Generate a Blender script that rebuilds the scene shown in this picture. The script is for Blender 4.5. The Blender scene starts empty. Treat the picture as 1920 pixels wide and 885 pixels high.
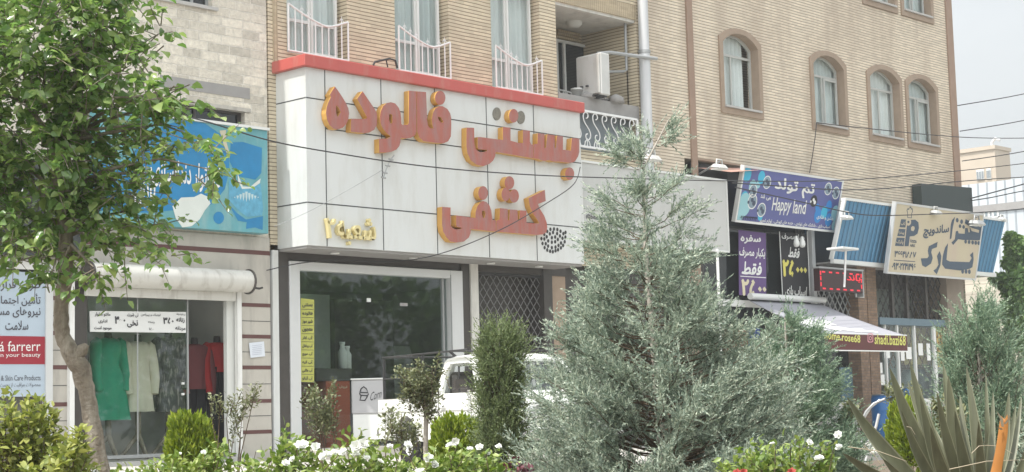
import bpy, bmesh, math, random
import numpy as np
from mathutils import Vector, Matrix
from mathutils.geometry import tessellate_polygon

SC = bpy.context.scene
COL = SC.collection
PI = math.pi
# ---------------------------------------------------------------- camera
CA, CP, CR = math.radians(43.6), math.atan((770 - 442.5) / 3100), math.radians(1.5)
FPX, DIST, CZ = 3100.0, 24.8, 0.95
CAM = Vector((0, -DIST, CZ))
_f = Vector((math.cos(CA) * math.cos(CP), math.sin(CA) * math.cos(CP), math.sin(CP)))
_r = Vector((math.sin(CA), -math.cos(CA), 0))
_u = _r.cross(_f)
CRT = _r * math.cos(CR) - _u * math.sin(CR)
CUP = _r * math.sin(CR) + _u * math.cos(CR)
camd = bpy.data.cameras.new('camera')
camd.sensor_width = 36
camd.lens = FPX / 1920 * 36
camd.clip_end = 2000
cam = bpy.data.objects.new('camera', camd)
cam.matrix_world = Matrix(((CRT.x, CUP.x, -_f.x, CAM.x), (CRT.y, CUP.y, -_f.y, CAM.y), (CRT.z, CUP.z, -_f.z, CAM.z), (0, 0, 0, 1)))
COL.objects.link(cam)
SC.camera = cam
# ---------------------------------------------------------------- light
SUN_EL, SUN_AZ = 60.0, 4.0          # sun stands over -X, a few degrees behind the facade
_s = Vector((-math.cos(math.radians(SUN_AZ)) * math.cos(math.radians(SUN_EL)), math.sin(math.radians(SUN_AZ)) * math.cos(math.radians(SUN_EL)), math.sin(math.radians(SUN_EL))))
sund = bpy.data.lights.new('sun', 'SUN')
sund.energy = 3.9
sund.angle = math.radians(0.6)
sund.color = (1.0, 0.96, 0.9)
sun = bpy.data.objects.new('sun', sund)
sun.rotation_euler = _s.to_track_quat('Z', 'Y').to_euler()
COL.objects.link(sun)
world = bpy.data.worlds.new('World')
SC.world = world
world.use_nodes = True
wn = world.node_tree
wn.nodes.clear()
sky = wn.nodes.new('ShaderNodeTexSky')
sky.sky_type = 'NISHITA'
sky.sun_disc = False
sky.sun_elevation = math.radians(SUN_EL)
sky.sun_rotation = math.atan2(_s.x, _s.y)
sky.air_density = 1.3
sky.dust_density = 3.0
sky.ozone_density = 1.0
# thin high cloud mixed into the sky
wtc = wn.nodes.new('ShaderNodeTexCoord')
wmap = wn.nodes.new('ShaderNodeMapping')
wmap.inputs['Scale'].default_value = (1, 1, 2.5)
wnz = wn.nodes.new('ShaderNodeTexNoise')
wnz.inputs['Scale'].default_value = 2.2
wnz.inputs['Detail'].default_value = 6
wramp = wn.nodes.new('ShaderNodeMapRange')
wramp.inputs[1].default_value = 0.3
wramp.inputs[2].default_value = 0.7
wramp.inputs[3].default_value = 0.72
wramp.inputs[4].default_value = 0.95
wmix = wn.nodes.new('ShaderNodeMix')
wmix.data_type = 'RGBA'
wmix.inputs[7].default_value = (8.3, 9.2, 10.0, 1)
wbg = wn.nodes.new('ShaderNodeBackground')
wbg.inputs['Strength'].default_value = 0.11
wo = wn.nodes.new('ShaderNodeOutputWorld')
L = wn.links.new
L(wtc.outputs['Generated'], wmap.inputs['Vector'])
L(wmap.outputs['Vector'], wnz.inputs['Vector'])
L(wnz.outputs['Fac'], wramp.inputs[0])
# cloud glow shaped to light the facades: raised near the sun, dimmed elsewhere
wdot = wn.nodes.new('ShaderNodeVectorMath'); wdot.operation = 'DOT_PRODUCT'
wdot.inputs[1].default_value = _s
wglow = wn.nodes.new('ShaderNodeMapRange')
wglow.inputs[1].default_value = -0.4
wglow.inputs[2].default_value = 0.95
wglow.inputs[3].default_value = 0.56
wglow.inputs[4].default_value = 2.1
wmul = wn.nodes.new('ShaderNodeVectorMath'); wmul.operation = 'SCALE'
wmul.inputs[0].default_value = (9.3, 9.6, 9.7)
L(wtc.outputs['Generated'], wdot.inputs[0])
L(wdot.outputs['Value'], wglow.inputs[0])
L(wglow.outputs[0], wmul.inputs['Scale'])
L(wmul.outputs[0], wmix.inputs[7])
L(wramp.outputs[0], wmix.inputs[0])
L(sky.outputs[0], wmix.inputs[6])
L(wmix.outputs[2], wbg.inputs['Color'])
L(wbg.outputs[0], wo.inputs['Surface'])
vs = SC.view_settings
vs.view_transform = 'Standard'
vs.look = 'None'
vs.gamma = 1
vs.use_curve_mapping = False
vs.exposure = 0.27

# ---------------------------------------------------------------- helpers
def ray(px, py):
    return _f + CRT * ((px - 960) / FPX) - CUP * ((py - 442.5) / FPX)

def at(px, py, y):
    d = ray(px, py)
    return CAM + d * ((y + DIST) / d.y)

def atd(px, py, t):
    return CAM + ray(px, py) * t

class Plane:
    """a real plane in the street that flat lettering lies on"""
    def __init__(s, p, n):
        s.p, s.n = Vector(p), Vector(n).normalized()
        if s.n.dot(CAM - s.p) < 0:
            s.n = -s.n
    def hit(s, px, py, off=0.0):
        d = ray(px, py)
        return CAM + d * ((s.p + s.n * off - CAM).dot(s.n) / d.dot(s.n))

def tag(o, label=None, cat=None, group=None, kind=None):
    if label: o['label'] = label
    if cat: o['category'] = cat
    if group: o['group'] = group
    if kind: o['kind'] = kind
    return o

def thing(name, loc, label, cat, group=None, rz=0):
    o = bpy.data.objects.new(name, None)
    o.empty_display_size = 0.2
    o.location = loc
    o.rotation_euler.z = rz
    COL.objects.link(o)
    return tag(o, label, cat, group)

def wloc(o):
    v = Vector((0, 0, 0))
    while o:
        v += o.location
        o = o.parent
    return v

def link(name, me, m, parent=None, local=False):
    if m is not None and not me.materials:
        for q in (m if isinstance(m, (list, tuple)) else [m]):
            me.materials.append(q)
    o = bpy.data.objects.new(name, me)
    COL.objects.link(o)
    if parent:
        if not local:
            me.transform(Matrix.Translation(-wloc(parent)))
        o.parent = parent
    return o

def copy_tree(o, parent=None):
    c = o.copy()
    COL.objects.link(c)
    if parent: c.parent = parent
    for ch in list(o.children): copy_tree(ch, c)
    return c

class MB:
    """collects shapes, then becomes ONE mesh object"""
    def __init__(s): s.v, s.f, s.sm, s.mi = [], [], [], []
    def add(s, vs_, fs, smooth=False, mi=0):
        b = len(s.v)
        s.v += [tuple(q) for q in vs_]
        s.f += [tuple(i + b for i in q) for q in fs]
        s.sm += [smooth] * len(fs)
        s.mi += [mi] * len(fs)
        return s
    def box(s, x0, x1, y0, y1, z0, z1, mi=0):
        return s.add([(x0, y0, z0), (x1, y0, z0), (x1, y1, z0), (x0, y1, z0), (x0, y0, z1), (x1, y0, z1), (x1, y1, z1), (x0, y1, z1)],
                     [(0, 3, 2, 1), (4, 5, 6, 7), (0, 1, 5, 4), (1, 2, 6, 5), (2, 3, 7, 6), (3, 0, 4, 7)], mi=mi)
    def hexa(s, a, n, mi=0):
        """a: four corner Vectors of a face, n: thickness vector"""
        a = [Vector(q) for q in a]
        n = Vector(n)
        return s.add(a + [q + n for q in a], [(0, 1, 2, 3), (7, 6, 5, 4), (0, 4, 5, 1), (1, 5, 6, 2), (2, 6, 7, 3), (3, 7, 4, 0)], mi=mi)
    def quad(s, a, mi=0): return s.add(a, [tuple(range(len(a)))], mi=mi)
    def tube(s, pts, r, n=8, caps=True, smooth=True, mi=0):
        pts = [Vector(p) for p in pts]
        rs = r if isinstance(r, (list, tuple)) else [r] * len(pts)
        vs_, fs = [], []
        prev = None
        for i, p in enumerate(pts):
            d = (pts[min(i + 1, len(pts) - 1)] - pts[max(i - 1, 0)]).normalized()
            if prev is None:
                prev = d.orthogonal().normalized()
            a = (prev - d * prev.dot(d)).normalized()
            prev = a
            b = d.cross(a)
            for k in range(n):
                t = 2 * PI * k / n
                vs_.append(p + (a * math.cos(t) + b * math.sin(t)) * rs[i])
        for i in range(len(pts) - 1):
            for k in range(n):
                fs.append((i * n + k, i * n + (k + 1) % n, (i + 1) * n + (k + 1) % n, (i + 1) * n + k))
        s.add(vs_, fs, smooth, mi)
        if caps:
            s.add(vs_[:n], [tuple(range(n))[::-1]], mi=mi)
            s.add(vs_[-n:], [tuple(range(n))], mi=mi)
        return s
    def lathe(s, prof, c=(0, 0, 0), n=20, sx=1.0, sy=1.0, smooth=True, mi=0):
        vs_, fs = [], []
        for (r, z) in prof:
            for k in range(n):
                t = 2 * PI * k / n
                vs_.append((c[0] + r * sx * math.cos(t), c[1] + r * sy * math.sin(t), c[2] + z))
        for i in range(len(prof) - 1):
            for k in range(n):
                fs.append((i * n + k, i * n + (k + 1) % n, (i + 1) * n + (k + 1) % n, (i + 1) * n + k))
        return s.add(vs_, fs, smooth, mi)
    def poly(s, loops, fn, thick=None, mi=0, mis=None):
        """loops of 2D points (outer first, then holes); fn maps (a, b) to a point, thick = extrusion vector"""
        lp = [[Vector((a, b, 0)) for a, b in l] for l in loops]
        tris = tessellate_polygon(lp)
        flat = [q for l in loops for q in l]
        P = [Vector(fn(a, b)) for a, b in flat]
        s.add(P, [tuple(t) for t in tris], mi=mi)
        if thick is not None:
            T = Vector(thick)
            s.add([p + T for p in P], [tuple(t)[::-1] for t in tris], mi=mi)
            base = 0
            for l in loops:
                n = len(l)
                q = P[base:base + n]
                s.add(q + [p + T for p in q], [(i, (i + 1) % n, n + (i + 1) % n, n + i) for i in range(n)], mi=mi if mis is None else mis)
                base += n
        return s
    def mesh(s, name):
        me = bpy.data.meshes.new(name)
        me.from_pydata(s.v, [], s.f)
        me.polygons.foreach_set('use_smooth', s.sm)
        me.polygons.foreach_set('material_index', s.mi)
        me.update()
        return me
    def build(s, name, m, parent=None, local=False, bevel=0, fix=False, seg=1):
        me = s.mesh(name)
        if bevel or fix:
            bm = bmesh.new()
            bm.from_mesh(me)
            bmesh.ops.remove_doubles(bm, verts=bm.verts, dist=1e-4)
            bmesh.ops.recalc_face_normals(bm, faces=bm.faces)
            if bevel:
                es = [e for e in bm.edges if len(e.link_faces) == 2 and e.calc_face_angle(0) > 0.5]
                bmesh.ops.bevel(bm, geom=es, offset=bevel, segments=seg, affect='EDGES', clamp_overlap=True)
            bm.to_mesh(me)
            bm.free()
        return link(name, me, m, parent, local)

def fastmesh(name, V, F):
    """V (n,3) array, F (m,k) index array"""
    me = bpy.data.meshes.new(name)
    V = np.asarray(V, np.float32)
    F = np.asarray(F, np.int32)
    m, k = F.shape
    me.vertices.add(len(V))
    me.vertices.foreach_set('co', V.ravel())
    me.loops.add(m * k)
    me.loops.foreach_set('vertex_index', F.ravel())
    me.polygons.add(m)
    me.polygons.foreach_set('loop_start', np.arange(0, m * k, k, dtype=np.int32))
    me.update(calc_edges=True)
    return me

# ---- materials
def newmat(name):
    m = bpy.data.materials.new(name)
    m.use_nodes = True
    nt = m.node_tree
    return m, nt, nt.nodes['Principled BSDF']

def N(nt, t, **kw):
    n = nt.nodes.new(t)
    for k, v in kw.items():
        if k.startswith('i_'): n.inputs[k[2:].replace('_', ' ')].default_value = v
        else: setattr(n, k, v)
    return n

def c4(c): return (c[0], c[1], c[2], 1)

def mat(name, col, rough=0.6, var=0.12, scale=3.0, bump=0.0, bscale=30.0, metal=0.0, spec=0.5, dirt=None, dscale=0.8, dlo=0.5, dhi=0.75):
    """plain surface with a little noise in colour and relief, and optional soft stains of colour dirt"""
    m, nt, b = newmat(name)
    tc = N(nt, 'ShaderNodeTexCoord')
    nz = N(nt, 'ShaderNodeTexNoise', i_Scale=scale, i_Detail=6.0, i_Roughness=0.6)
    nt.links.new(tc.outputs['Object'], nz.inputs['Vector'])
    mx = N(nt, 'ShaderNodeMix', data_type='RGBA')
    mx.inputs[6].default_value = c4([q * (1 - var) for q in col])
    mx.inputs[7].default_value = c4([min(1, q * (1 + var)) for q in col])
    nt.links.new(nz.outputs['Fac'], mx.inputs[0])
    out = mx.outputs[2]
    if dirt is not None:
        mp = N(nt, 'ShaderNodeMapping')
        mp.inputs['Scale'].default_value = (3.0, 3.0, 0.7)
        nt.links.new(tc.outputs['Object'], mp.inputs['Vector'])
        n2 = N(nt, 'ShaderNodeTexNoise', i_Scale=dscale, i_Detail=8.0, i_Roughness=0.65)
        nt.links.new(mp.outputs[0], n2.inputs['Vector'])
        mr = N(nt, 'ShaderNodeMapRange')
        mr.inputs[1].default_value = dlo
        mr.inputs[2].default_value = dhi
        nt.links.new(n2.outputs['Fac'], mr.inputs[0])
        m2 = N(nt, 'ShaderNodeMix', data_type='RGBA')
        m2.inputs[7].default_value = c4(dirt)
        nt.links.new(mr.outputs[0], m2.inputs[0])
        nt.links.new(out, m2.inputs[6])
        out = m2.outputs[2]
    nt.links.new(out, b.inputs['Base Color'])
    b.inputs['Roughness'].default_value = rough
    b.inputs['Metallic'].default_value = metal
    b.inputs['Specular IOR Level'].default_value = spec
    if bump:
        nb = N(nt, 'ShaderNodeTexNoise', i_Scale=bscale, i_Detail=5.0)
        nt.links.new(tc.outputs['Object'], nb.inputs['Vector'])
        bp = N(nt, 'ShaderNodeBump', i_Strength=bump, i_Distance=0.02)
        nt.links.new(nb.outputs['Fac'], bp.inputs['Height'])
        nt.links.new(bp.outputs[0], b.inputs['Normal'])
    return m

def course_mat(name, col, course=0.077, groove=0.22, gcol=(0.16, 0.13, 0.1), vert=False, stain=(0.3, 0.26, 0.2), stainamt=0.5):
    """long thin bricks laid in raked courses"""
    m, nt, b = newmat(name)
    l = nt.links.new
    tc = N(nt, 'ShaderNodeTexCoord')
    sp = N(nt, 'ShaderNodeSeparateXYZ')
    l(tc.outputs['Object'], sp.inputs[0])
    d = N(nt, 'ShaderNodeMath', operation='DIVIDE')
    d.inputs[1].default_value = course
    l(sp.outputs['X' if vert else 'Z'], d.inputs[0])
    # slightly wavering joints
    wv = N(nt, 'ShaderNodeTexNoise', i_Scale=0.9, i_Detail=2.0)
    l(tc.outputs['Object'], wv.inputs['Vector'])
    ad = N(nt, 'ShaderNodeMath', operation='MULTIPLY_ADD')
    ad.inputs[1].default_value = 0.5
    l(wv.outputs['Fac'], ad.inputs[0])
    l(d.outputs[0], ad.inputs[2])
    fr = N(nt, 'ShaderNodeMath', operation='FRACT')
    l(ad.outputs[0], fr.inputs[0])
    lt = N(nt, 'ShaderNodeMath', operation='LESS_THAN')
    lt.inputs[1].default_value = groove
    l(fr.outputs[0], lt.inputs[0])
    # each brick its own tone: brick cells from (x, z)
    cb = N(nt, 'ShaderNodeCombineXYZ')
    l(sp.outputs['X'], cb.inputs[0])
    l(sp.outputs['Z'], cb.inputs[1])
    bt = N(nt, 'ShaderNodeTexBrick')
    bt.inputs['Scale'].default_value = 1.0
    bt.inputs['Brick Width'].default_value = 0.27
    bt.inputs['Row Height'].default_value = course
    bt.inputs['Mortar Size'].default_value = 0.002
    bt.inputs['Color1'].default_value = c4([q * 0.88 for q in col])
    bt.inputs['Color2'].default_value = c4([min(1, q * 1.1) for q in col])
    bt.inputs['Mortar'].default_value = c4([q * 0.8 for q in col])
    l(cb.outputs[0], bt.inputs['Vector'])
    mp = N(nt, 'ShaderNodeMapping')
    mp.inputs['Scale'].default_value = (1.2, 1.2, 0.22)
    l(tc.outputs['Object'], mp.inputs['Vector'])
    n2 = N(nt, 'ShaderNodeTexNoise', i_Scale=1.0, i_Detail=8.0, i_Roughness=0.6)
    l(mp.outputs[0], n2.inputs['Vector'])
    mr = N(nt, 'ShaderNodeMapRange')
    mr.inputs[1].default_value = 0.45
    mr.inputs[2].default_value = 0.8
    mr.inputs[4].default_value = stainamt
    l(n2.outputs['Fac'], mr.inputs[0])
    ms = N(nt, 'ShaderNodeMix', data_type='RGBA')
    ms.inputs[7].default_value = c4(stain)
    l(mr.outputs[0], ms.inputs[0])
    l(bt.outputs['Color'], ms.inputs[6])
    mg = N(nt, 'ShaderNodeMix', data_type='RGBA')
    mg.inputs[7].default_value = c4(gcol)  # dark joint colour, with the shade of the raked grooves put into it
    l(lt.outputs[0], mg.inputs[0])
    l(ms.outputs[2], mg.inputs[6])
    l(mg.outputs[2], b.inputs['Base Color'])
    b.inputs['Roughness'].default_value = 0.85
    inv = N(nt, 'ShaderNodeMath', operation='SUBTRACT')
    inv.inputs[0].default_value = 1.0
    l(lt.outputs[0], inv.inputs[1])
    bp = N(nt, 'ShaderNodeBump', i_Strength=0.5, i_Distance=0.012)
    l(inv.outputs[0], bp.inputs['Height'])
    l(bp.outputs[0], b.inputs['Normal'])
    return m

def block_mat(name, col, mortar, bw, rh, ms=0.012, rough_bump=0.9, var=0.2):
    m, nt, b = newmat(name)
    l = nt.links.new
    tc = N(nt, 'ShaderNodeTexCoord')
    sp = N(nt, 'ShaderNodeSeparateXYZ')
    l(tc.outputs['Object'], sp.inputs[0])
    cb = N(nt, 'ShaderNodeCombineXYZ')
    sm = N(nt, 'ShaderNodeMath', operation='ADD')
    l(sp.outputs['X'], sm.inputs[0])
    l(sp.outputs['Y'], sm.inputs[1])
    l(sm.outputs[0], cb.inputs[0])
    l(sp.outputs['Z'], cb.inputs[1])
    nd = N(nt, 'ShaderNodeTexNoise', i_Scale=5.0, i_Detail=3.0)
    l(tc.outputs['Object'], nd.inputs['Vector'])
    va = N(nt, 'ShaderNodeVectorMath', operation='MULTIPLY_ADD')
    va.inputs[1].default_value = (0.03, 0.03, 0)
    l(nd.outputs['Color'], va.inputs[0])
    l(cb.outputs[0], va.inputs[2])
    bt = N(nt, 'ShaderNodeTexBrick', offset=0.37, squash=0.8, squash_frequency=3)
    bt.inputs['Scale'].default_value = 1.0
    bt.inputs['Brick Width'].default_value = bw
    bt.inputs['Row Height'].default_value = rh
    bt.inputs['Mortar Size'].default_value = ms
    bt.inputs['Mortar Smooth'].default_value = 0.3
    bt.inputs['Color1'].default_value = c4([q * (1 - var) for q in col])
    bt.inputs['Color2'].default_value = c4([q * (1 + var) for q in col])
    bt.inputs['Mortar'].default_value = c4(mortar)
    l(va.outputs[0], bt.inputs['Vector'])
    nz = N(nt, 'ShaderNodeTexNoise', i_Scale=9.0, i_Detail=8.0, i_Roughness=0.7)
    l(tc.outputs['Object'], nz.inputs['Vector'])
    mr = N(nt, 'ShaderNodeMapRange')
    mr.inputs[1].default_value = 0.3
    mr.inputs[2].default_value = 0.7
    mr.inputs[3].default_value = 0.75
    mr.inputs[4].default_value = 1.15
    l(nz.outputs['Fac'], mr.inputs[0])
    mm = N(nt, 'ShaderNodeMix', data_type='RGBA', blend_type='MULTIPLY')
    mm.inputs[0].default_value = 1
    l(bt.outputs['Color'], mm.inputs[6])
    l(mr.outputs[0], mm.inputs[7])
    l(mm.outputs[2], b.inputs['Base Color'])
    b.inputs['Roughness'].default_value = 0.9
    ad = N(nt, 'ShaderNodeMath', operation='MULTIPLY_ADD')
    ad.inputs[1].default_value = -0.9
    l(bt.outputs['Fac'], ad.inputs[0])
    l(nz.outputs['Fac'], ad.inputs[2])
    bp = N(nt, 'ShaderNodeBump', i_Strength=rough_bump, i_Distance=0.05)
    l(ad.outputs[0], bp.inputs['Height'])
    l(bp.outputs[0], b.inputs['Normal'])
    return m

def leaf_mat(name, c1, c2, c3, rough=0.45, trans=0.25, spec=0.4):
    """leaves: every leaf (mesh island) takes its own tint; light passes through"""
    m, nt, b = newmat(name)
    l = nt.links.new
    g = N(nt, 'ShaderNodeNewGeometry')
    rp = N(nt, 'ShaderNodeValToRGB')
    e = rp.color_ramp.elements
    e[0].color = c4(c1)
    e[1].color = c4(c3)
    k = e.new(0.5)
    k.color = c4(c2)
    l(g.outputs['Random Per Island'], rp.inputs[0])
    l(rp.outputs[0], b.inputs['Base Color'])
    b.inputs['Roughness'].default_value = rough
    b.inputs['Specular IOR Level'].default_value = spec
    t = N(nt, 'ShaderNodeBsdfTranslucent')
    hs = N(nt, 'ShaderNodeHueSaturation', i_Saturation=1.15, i_Value=1.3)
    l(rp.outputs[0], hs.inputs['Color'])
    l(hs.outputs[0], t.inputs['Color'])
    mx = N(nt, 'ShaderNodeMixShader')
    mx.inputs[0].default_value = trans
    l(b.outputs[0], mx.inputs[1])
    l(t.outputs[0], mx.inputs[2])
    l(mx.outputs[0], nt.nodes['Material Output'].inputs['Surface'])
    return m

def glass_mat(name, tint=(0.75, 0.8, 0.8), refl=1.0, rough=0.02):
    """a thin pane: see-through, with a Fresnel reflection"""
    m, nt, b = newmat(name)
    nt.nodes.remove(b)
    l = nt.links.new
    tr = N(nt, 'ShaderNodeBsdfTransparent')
    tr.inputs[0].default_value = c4(tint)
    gl = N(nt, 'ShaderNodeBsdfGlossy')
    gl.inputs['Roughness'].default_value = rough
    gl.inputs['Color'].default_value = (0.9, 0.95, 0.95, 1)
    fr = N(nt, 'ShaderNodeLayerWeight')
    pw = N(nt, 'ShaderNodeMath', operation='POWER')
    pw.inputs[1].default_value = 5.0
    mu = N(nt, 'ShaderNodeMath', operation='MULTIPLY_ADD')
    mu.inputs[1].default_value = 0.9 * refl
    mu.inputs[2].default_value = 0.05 * refl
    l(fr.outputs['Facing'], pw.inputs[0])
    mx = N(nt, 'ShaderNodeMixShader')
    l(pw.outputs[0], mu.inputs[0])
    l(mu.outputs[0], mx.inputs[0])
    l(tr.outputs[0], mx.inputs[1])
    l(gl.outputs[0], mx.inputs[2])
    l(mx.outputs[0], nt.nodes['Material Output'].inputs['Surface'])
    return m

def ink(name, col, rough=0.55): return mat(name, col, rough, var=0.04, scale=8)

def emis(name, col, st):
    m, nt, b = newmat(name)
    b.inputs['Base Color'].default_value = c4(col)
    b.inputs['Emission Color'].default_value = c4(col)
    b.inputs['Emission Strength'].default_value = st
    return m

# ---- lettering
_AR = {}
for ch, base, n in [('ا', 0xFE8D, 2), ('آ', 0xFE81, 2), ('أ', 0xFE83, 2), ('ب', 0xFE8F, 4), ('پ', 0xFB56, 4), ('ت', 0xFE95, 4), ('ث', 0xFE99, 4), ('ج', 0xFE9D, 4), ('چ', 0xFB7A, 4), ('ح', 0xFEA1, 4), ('خ', 0xFEA5, 4), ('د', 0xFEA9, 2), ('ذ', 0xFEAB, 2), ('ر', 0xFEAD, 2), ('ز', 0xFEAF, 2), ('ژ', 0xFB8A, 2), ('س', 0xFEB1, 4), ('ش', 0xFEB5, 4), ('ص', 0xFEB9, 4), ('ض', 0xFEBD, 4), ('ط', 0xFEC1, 4), ('ظ', 0xFEC5, 4), ('ع', 0xFEC9, 4), ('غ', 0xFECD, 4), ('ف', 0xFED1, 4), ('ق', 0xFED5, 4), ('ک', 0xFB8E, 4), ('گ', 0xFB92, 4), ('ل', 0xFEDD, 4), ('م', 0xFEE1, 4), ('ن', 0xFEE5, 4), ('و', 0xFEED, 2), ('ه', 0xFEE9, 4), ('ی', 0xFBFC, 4), ('ئ', 0xFE89, 4)]:
    _AR[ch] = (base, n)

def shape_fa(t):
    t = t.replace('لا', '\uE000')
    out = []
    for i, c in enumerate(t):
        pr = t[i - 1] if i else ' '
        nx = t[i + 1] if i + 1 < len(t) else ' '
        joinprev = (pr in _AR and _AR[pr][1] == 4) or pr == 'ـ'
        joinnext = nx in _AR or nx in ('\uE000', 'ـ')
        if c == '\uE000':
            out.append(chr(0xFEFC if joinprev else 0xFEFB))
        elif c in _AR:
            b, n = _AR[c]
            jn = joinnext and n == 4
            out.append(chr(b + (3 if joinprev and jn else 2 if jn else 1 if joinprev else 0)))
        elif c != '\u200c':
            out.append(c)
    s = ''.join(out)[::-1]
    res, num = '', ''
    for c in s:
        if c.isdigit(): num = c + num
        else:
            res += num + c
            num = ''
    return res + num

def text2d(s, bold=0.0, shear=0.0, fa=None, extrude=0.0, space=1.0):
    if fa is None: fa = any(c in _AR for c in s)
    cu = bpy.data.curves.new('lettering', 'FONT')
    cu.body = shape_fa(s) if fa else s
    cu.resolution_u = 2
    cu.offset = bold
    cu.shear = shear
    cu.space_character = space
    cu.extrude = extrude
    o = bpy.data.objects.new('lettering', cu)
    COL.objects.link(o)
    bpy.context.view_layer.update()
    me = bpy.data.meshes.new_from_object(o.evaluated_get(bpy.context.evaluated_depsgraph_get()))
    bpy.data.objects.remove(o)
    bpy.data.curves.remove(cu)
    return me

def put_text(s, pl, p0, p1, top, m, parent, name='lettering', off=0.006, depth=0.0, bold=0.0, **kw):
    """letter the plane pl with s between pixel-read corners: bottom left, bottom right, top left of the inked box"""
    me = text2d(s, bold=min(bold, .008), **kw)
    n = len(me.vertices)
    co = np.empty(n * 3, np.float32)
    me.vertices.foreach_get('co', co)
    co = co.reshape(-1, 3)
    lo, hi = co.min(0), co.max(0)
    O = np.array(pl.hit(*p0, off))
    U = np.array(pl.hit(*p1, off)) - O
    V = np.array(pl.hit(*top, off)) - O
    nn = np.array(pl.n)
    a = (co[:, 0] - lo[0]) / max(hi[0] - lo[0], 1e-6)
    b = (co[:, 1] - lo[1]) / max(hi[1] - lo[1], 1e-6)
    W = O + a[:, None] * U + b[:, None] * V
    if depth and hi[2] > lo[2]:
        W += ((co[:, 2] - lo[2]) / (hi[2] - lo[2]))[:, None] * nn * depth
    me.vertices.foreach_set('co', W.astype(np.float32).ravel())
    me.materials.clear()
    me.update()
    if bold > .008 and not depth:
        # heavier strokes: the same letters laid four more times, nudged by the stroke's extra weight
        bm = bmesh.new()
        e = (bold - .006) * .8
        du, dv = Vector(U) * (e / max(hi[0] - lo[0], 1e-6)), Vector(V) * (e / max(hi[1] - lo[1], 1e-6))
        for k, sh in enumerate((Vector((0, 0, 0)), du, -du, dv, -dv)):
            tmp = me.copy()
            tmp.transform(Matrix.Translation(sh + pl.n * (.0006 * k)))
            bm.from_mesh(tmp)
            bpy.data.meshes.remove(tmp)
        bm.to_mesh(me)
        bm.free()
    return link(name, me, m, parent)

def disc_pts(cx, cy, rx, ry=None, n=20, a0=0.0, a1=2 * PI):
    ry = rx if ry is None else ry
    return [(cx + rx * math.cos(a0 + (a1 - a0) * k / n), cy + ry * math.sin(a0 + (a1 - a0) * k / n)) for k in range(n)]

def shape_on(pl, loops, m, parent, name, off=0.004, thick=0.0):
    """flat printed shape given in pixel-read outline on the plane pl"""
    mb = MB()
    mb.poly(loops, lambda a, b: pl.hit(a, b, off + thick), thick=(-pl.n * thick) if thick else None)
    return mb.build(name, m, parent)

rng = random.Random(7)
def wire(pts, r, name, label, m, group=None, cat='cable'):
    """a hanging cable through world points, smoothed"""
    P = [Vector(p) for p in pts]
    Q = []
    for i in range(len(P) - 1):
        a, b, c, d = P[max(i - 1, 0)], P[i], P[i + 1], P[min(i + 2, len(P) - 1)]
        for k in range(8):
            t = k / 8
            Q.append(0.5 * ((2 * b) + (c - a) * t + (2 * a - 5 * b + 4 * c - d) * t * t + (3 * b - a - 3 * c + d) * t ** 3))
    Q.append(P[-1])
    o = MB().tube(Q, r, 6).build(name, m)
    return tag(o, label, cat, group)
# ================================================================= materials
M = {}
M['tan_brick'] = course_mat('tan_brick', (0.64, 0.555, 0.41), 0.077, 0.24, (0.24, 0.195, 0.135), stain=(0.36, 0.31, 0.22))
M['tan_brick_b'] = course_mat('tan_brick_b', (0.69, 0.60, 0.475), 0.077, 0.27, (0.31, 0.255, 0.19), stain=(0.40, 0.315, 0.24), stainamt=.9)
M['soldier'] = course_mat('soldier', (0.46, 0.38, 0.26), 0.07, 0.16, (0.26, 0.2, 0.14), vert=True)
M['split_stone'] = block_mat('split_stone', (0.69, 0.64, 0.545), (0.78, 0.735, 0.65), 0.5, 0.175)
M['stone'] = mat('stone', (0.47, 0.445, 0.395), 0.7, var=0.15, scale=2.5, dirt=(0.31, 0.29, 0.26), dscale=1.0)
M['band'] = mat('band', (0.11, 0.045, 0.04), 0.6)
M['lintel'] = mat('lintel', (0.30, 0.29, 0.28), 0.8, var=0.2, scale=4)
M['brown_trim'] = mat('brown_trim', (0.33, 0.25, 0.185), 0.75, var=0.2, scale=5, bump=0.15)
M['brown_strip'] = mat('brown_strip', (0.31, 0.215, 0.16), 0.8, var=0.2, scale=5, bump=0.2)
M['plaster'] = mat('plaster', (0.62, 0.61, 0.57), 0.85, dirt=(0.42, 0.41, 0.38))
M['upvc'] = mat('upvc', (0.70, 0.71, 0.69), 0.4, var=0.05)
M['dull_frame'] = mat('dull_frame', (0.46, 0.465, 0.44), 0.5, var=0.08)
M['white_iron'] = mat('white_iron', (0.78, 0.78, 0.77), 0.5, var=0.08, scale=10)
M['curtain'] = mat('curtain', (0.55, 0.60, 0.585), 0.9, var=0.2, scale=2)
M['curtain_pale'] = mat('curtain_pale', (0.68, 0.71, 0.69), 0.9, var=0.12, scale=2)
M['pane'] = glass_mat('pane', (0.93, 0.95, 0.95), 0.8)
M['shop_glass'] = glass_mat('shop_glass', (0.86, 0.90, 0.89), 1.15)
M['dark_glass'] = mat('dark_glass', (0.012, 0.016, 0.017), 0.05, var=0.02, spec=0.6)
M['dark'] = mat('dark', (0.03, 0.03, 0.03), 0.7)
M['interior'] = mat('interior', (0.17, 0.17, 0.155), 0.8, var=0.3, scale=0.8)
M['interior_pale'] = mat('interior_pale', (0.66, 0.67, 0.64), 0.8, var=0.25, scale=0.8)
M['panel'] = mat('panel', (0.62, 0.635, 0.625), 0.42, var=0.04, scale=0.7, dirt=(0.51, 0.505, 0.47), dscale=1.3, dlo=0.47, dhi=0.9)
M['seam'] = mat('seam', (0.06, 0.065, 0.065), 0.7)
M['red_cap'] = mat('red_cap', (0.47, 0.095, 0.08), 0.5, var=0.15, scale=2, dirt=(0.45, 0.19, 0.16), dscale=1.0)
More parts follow.
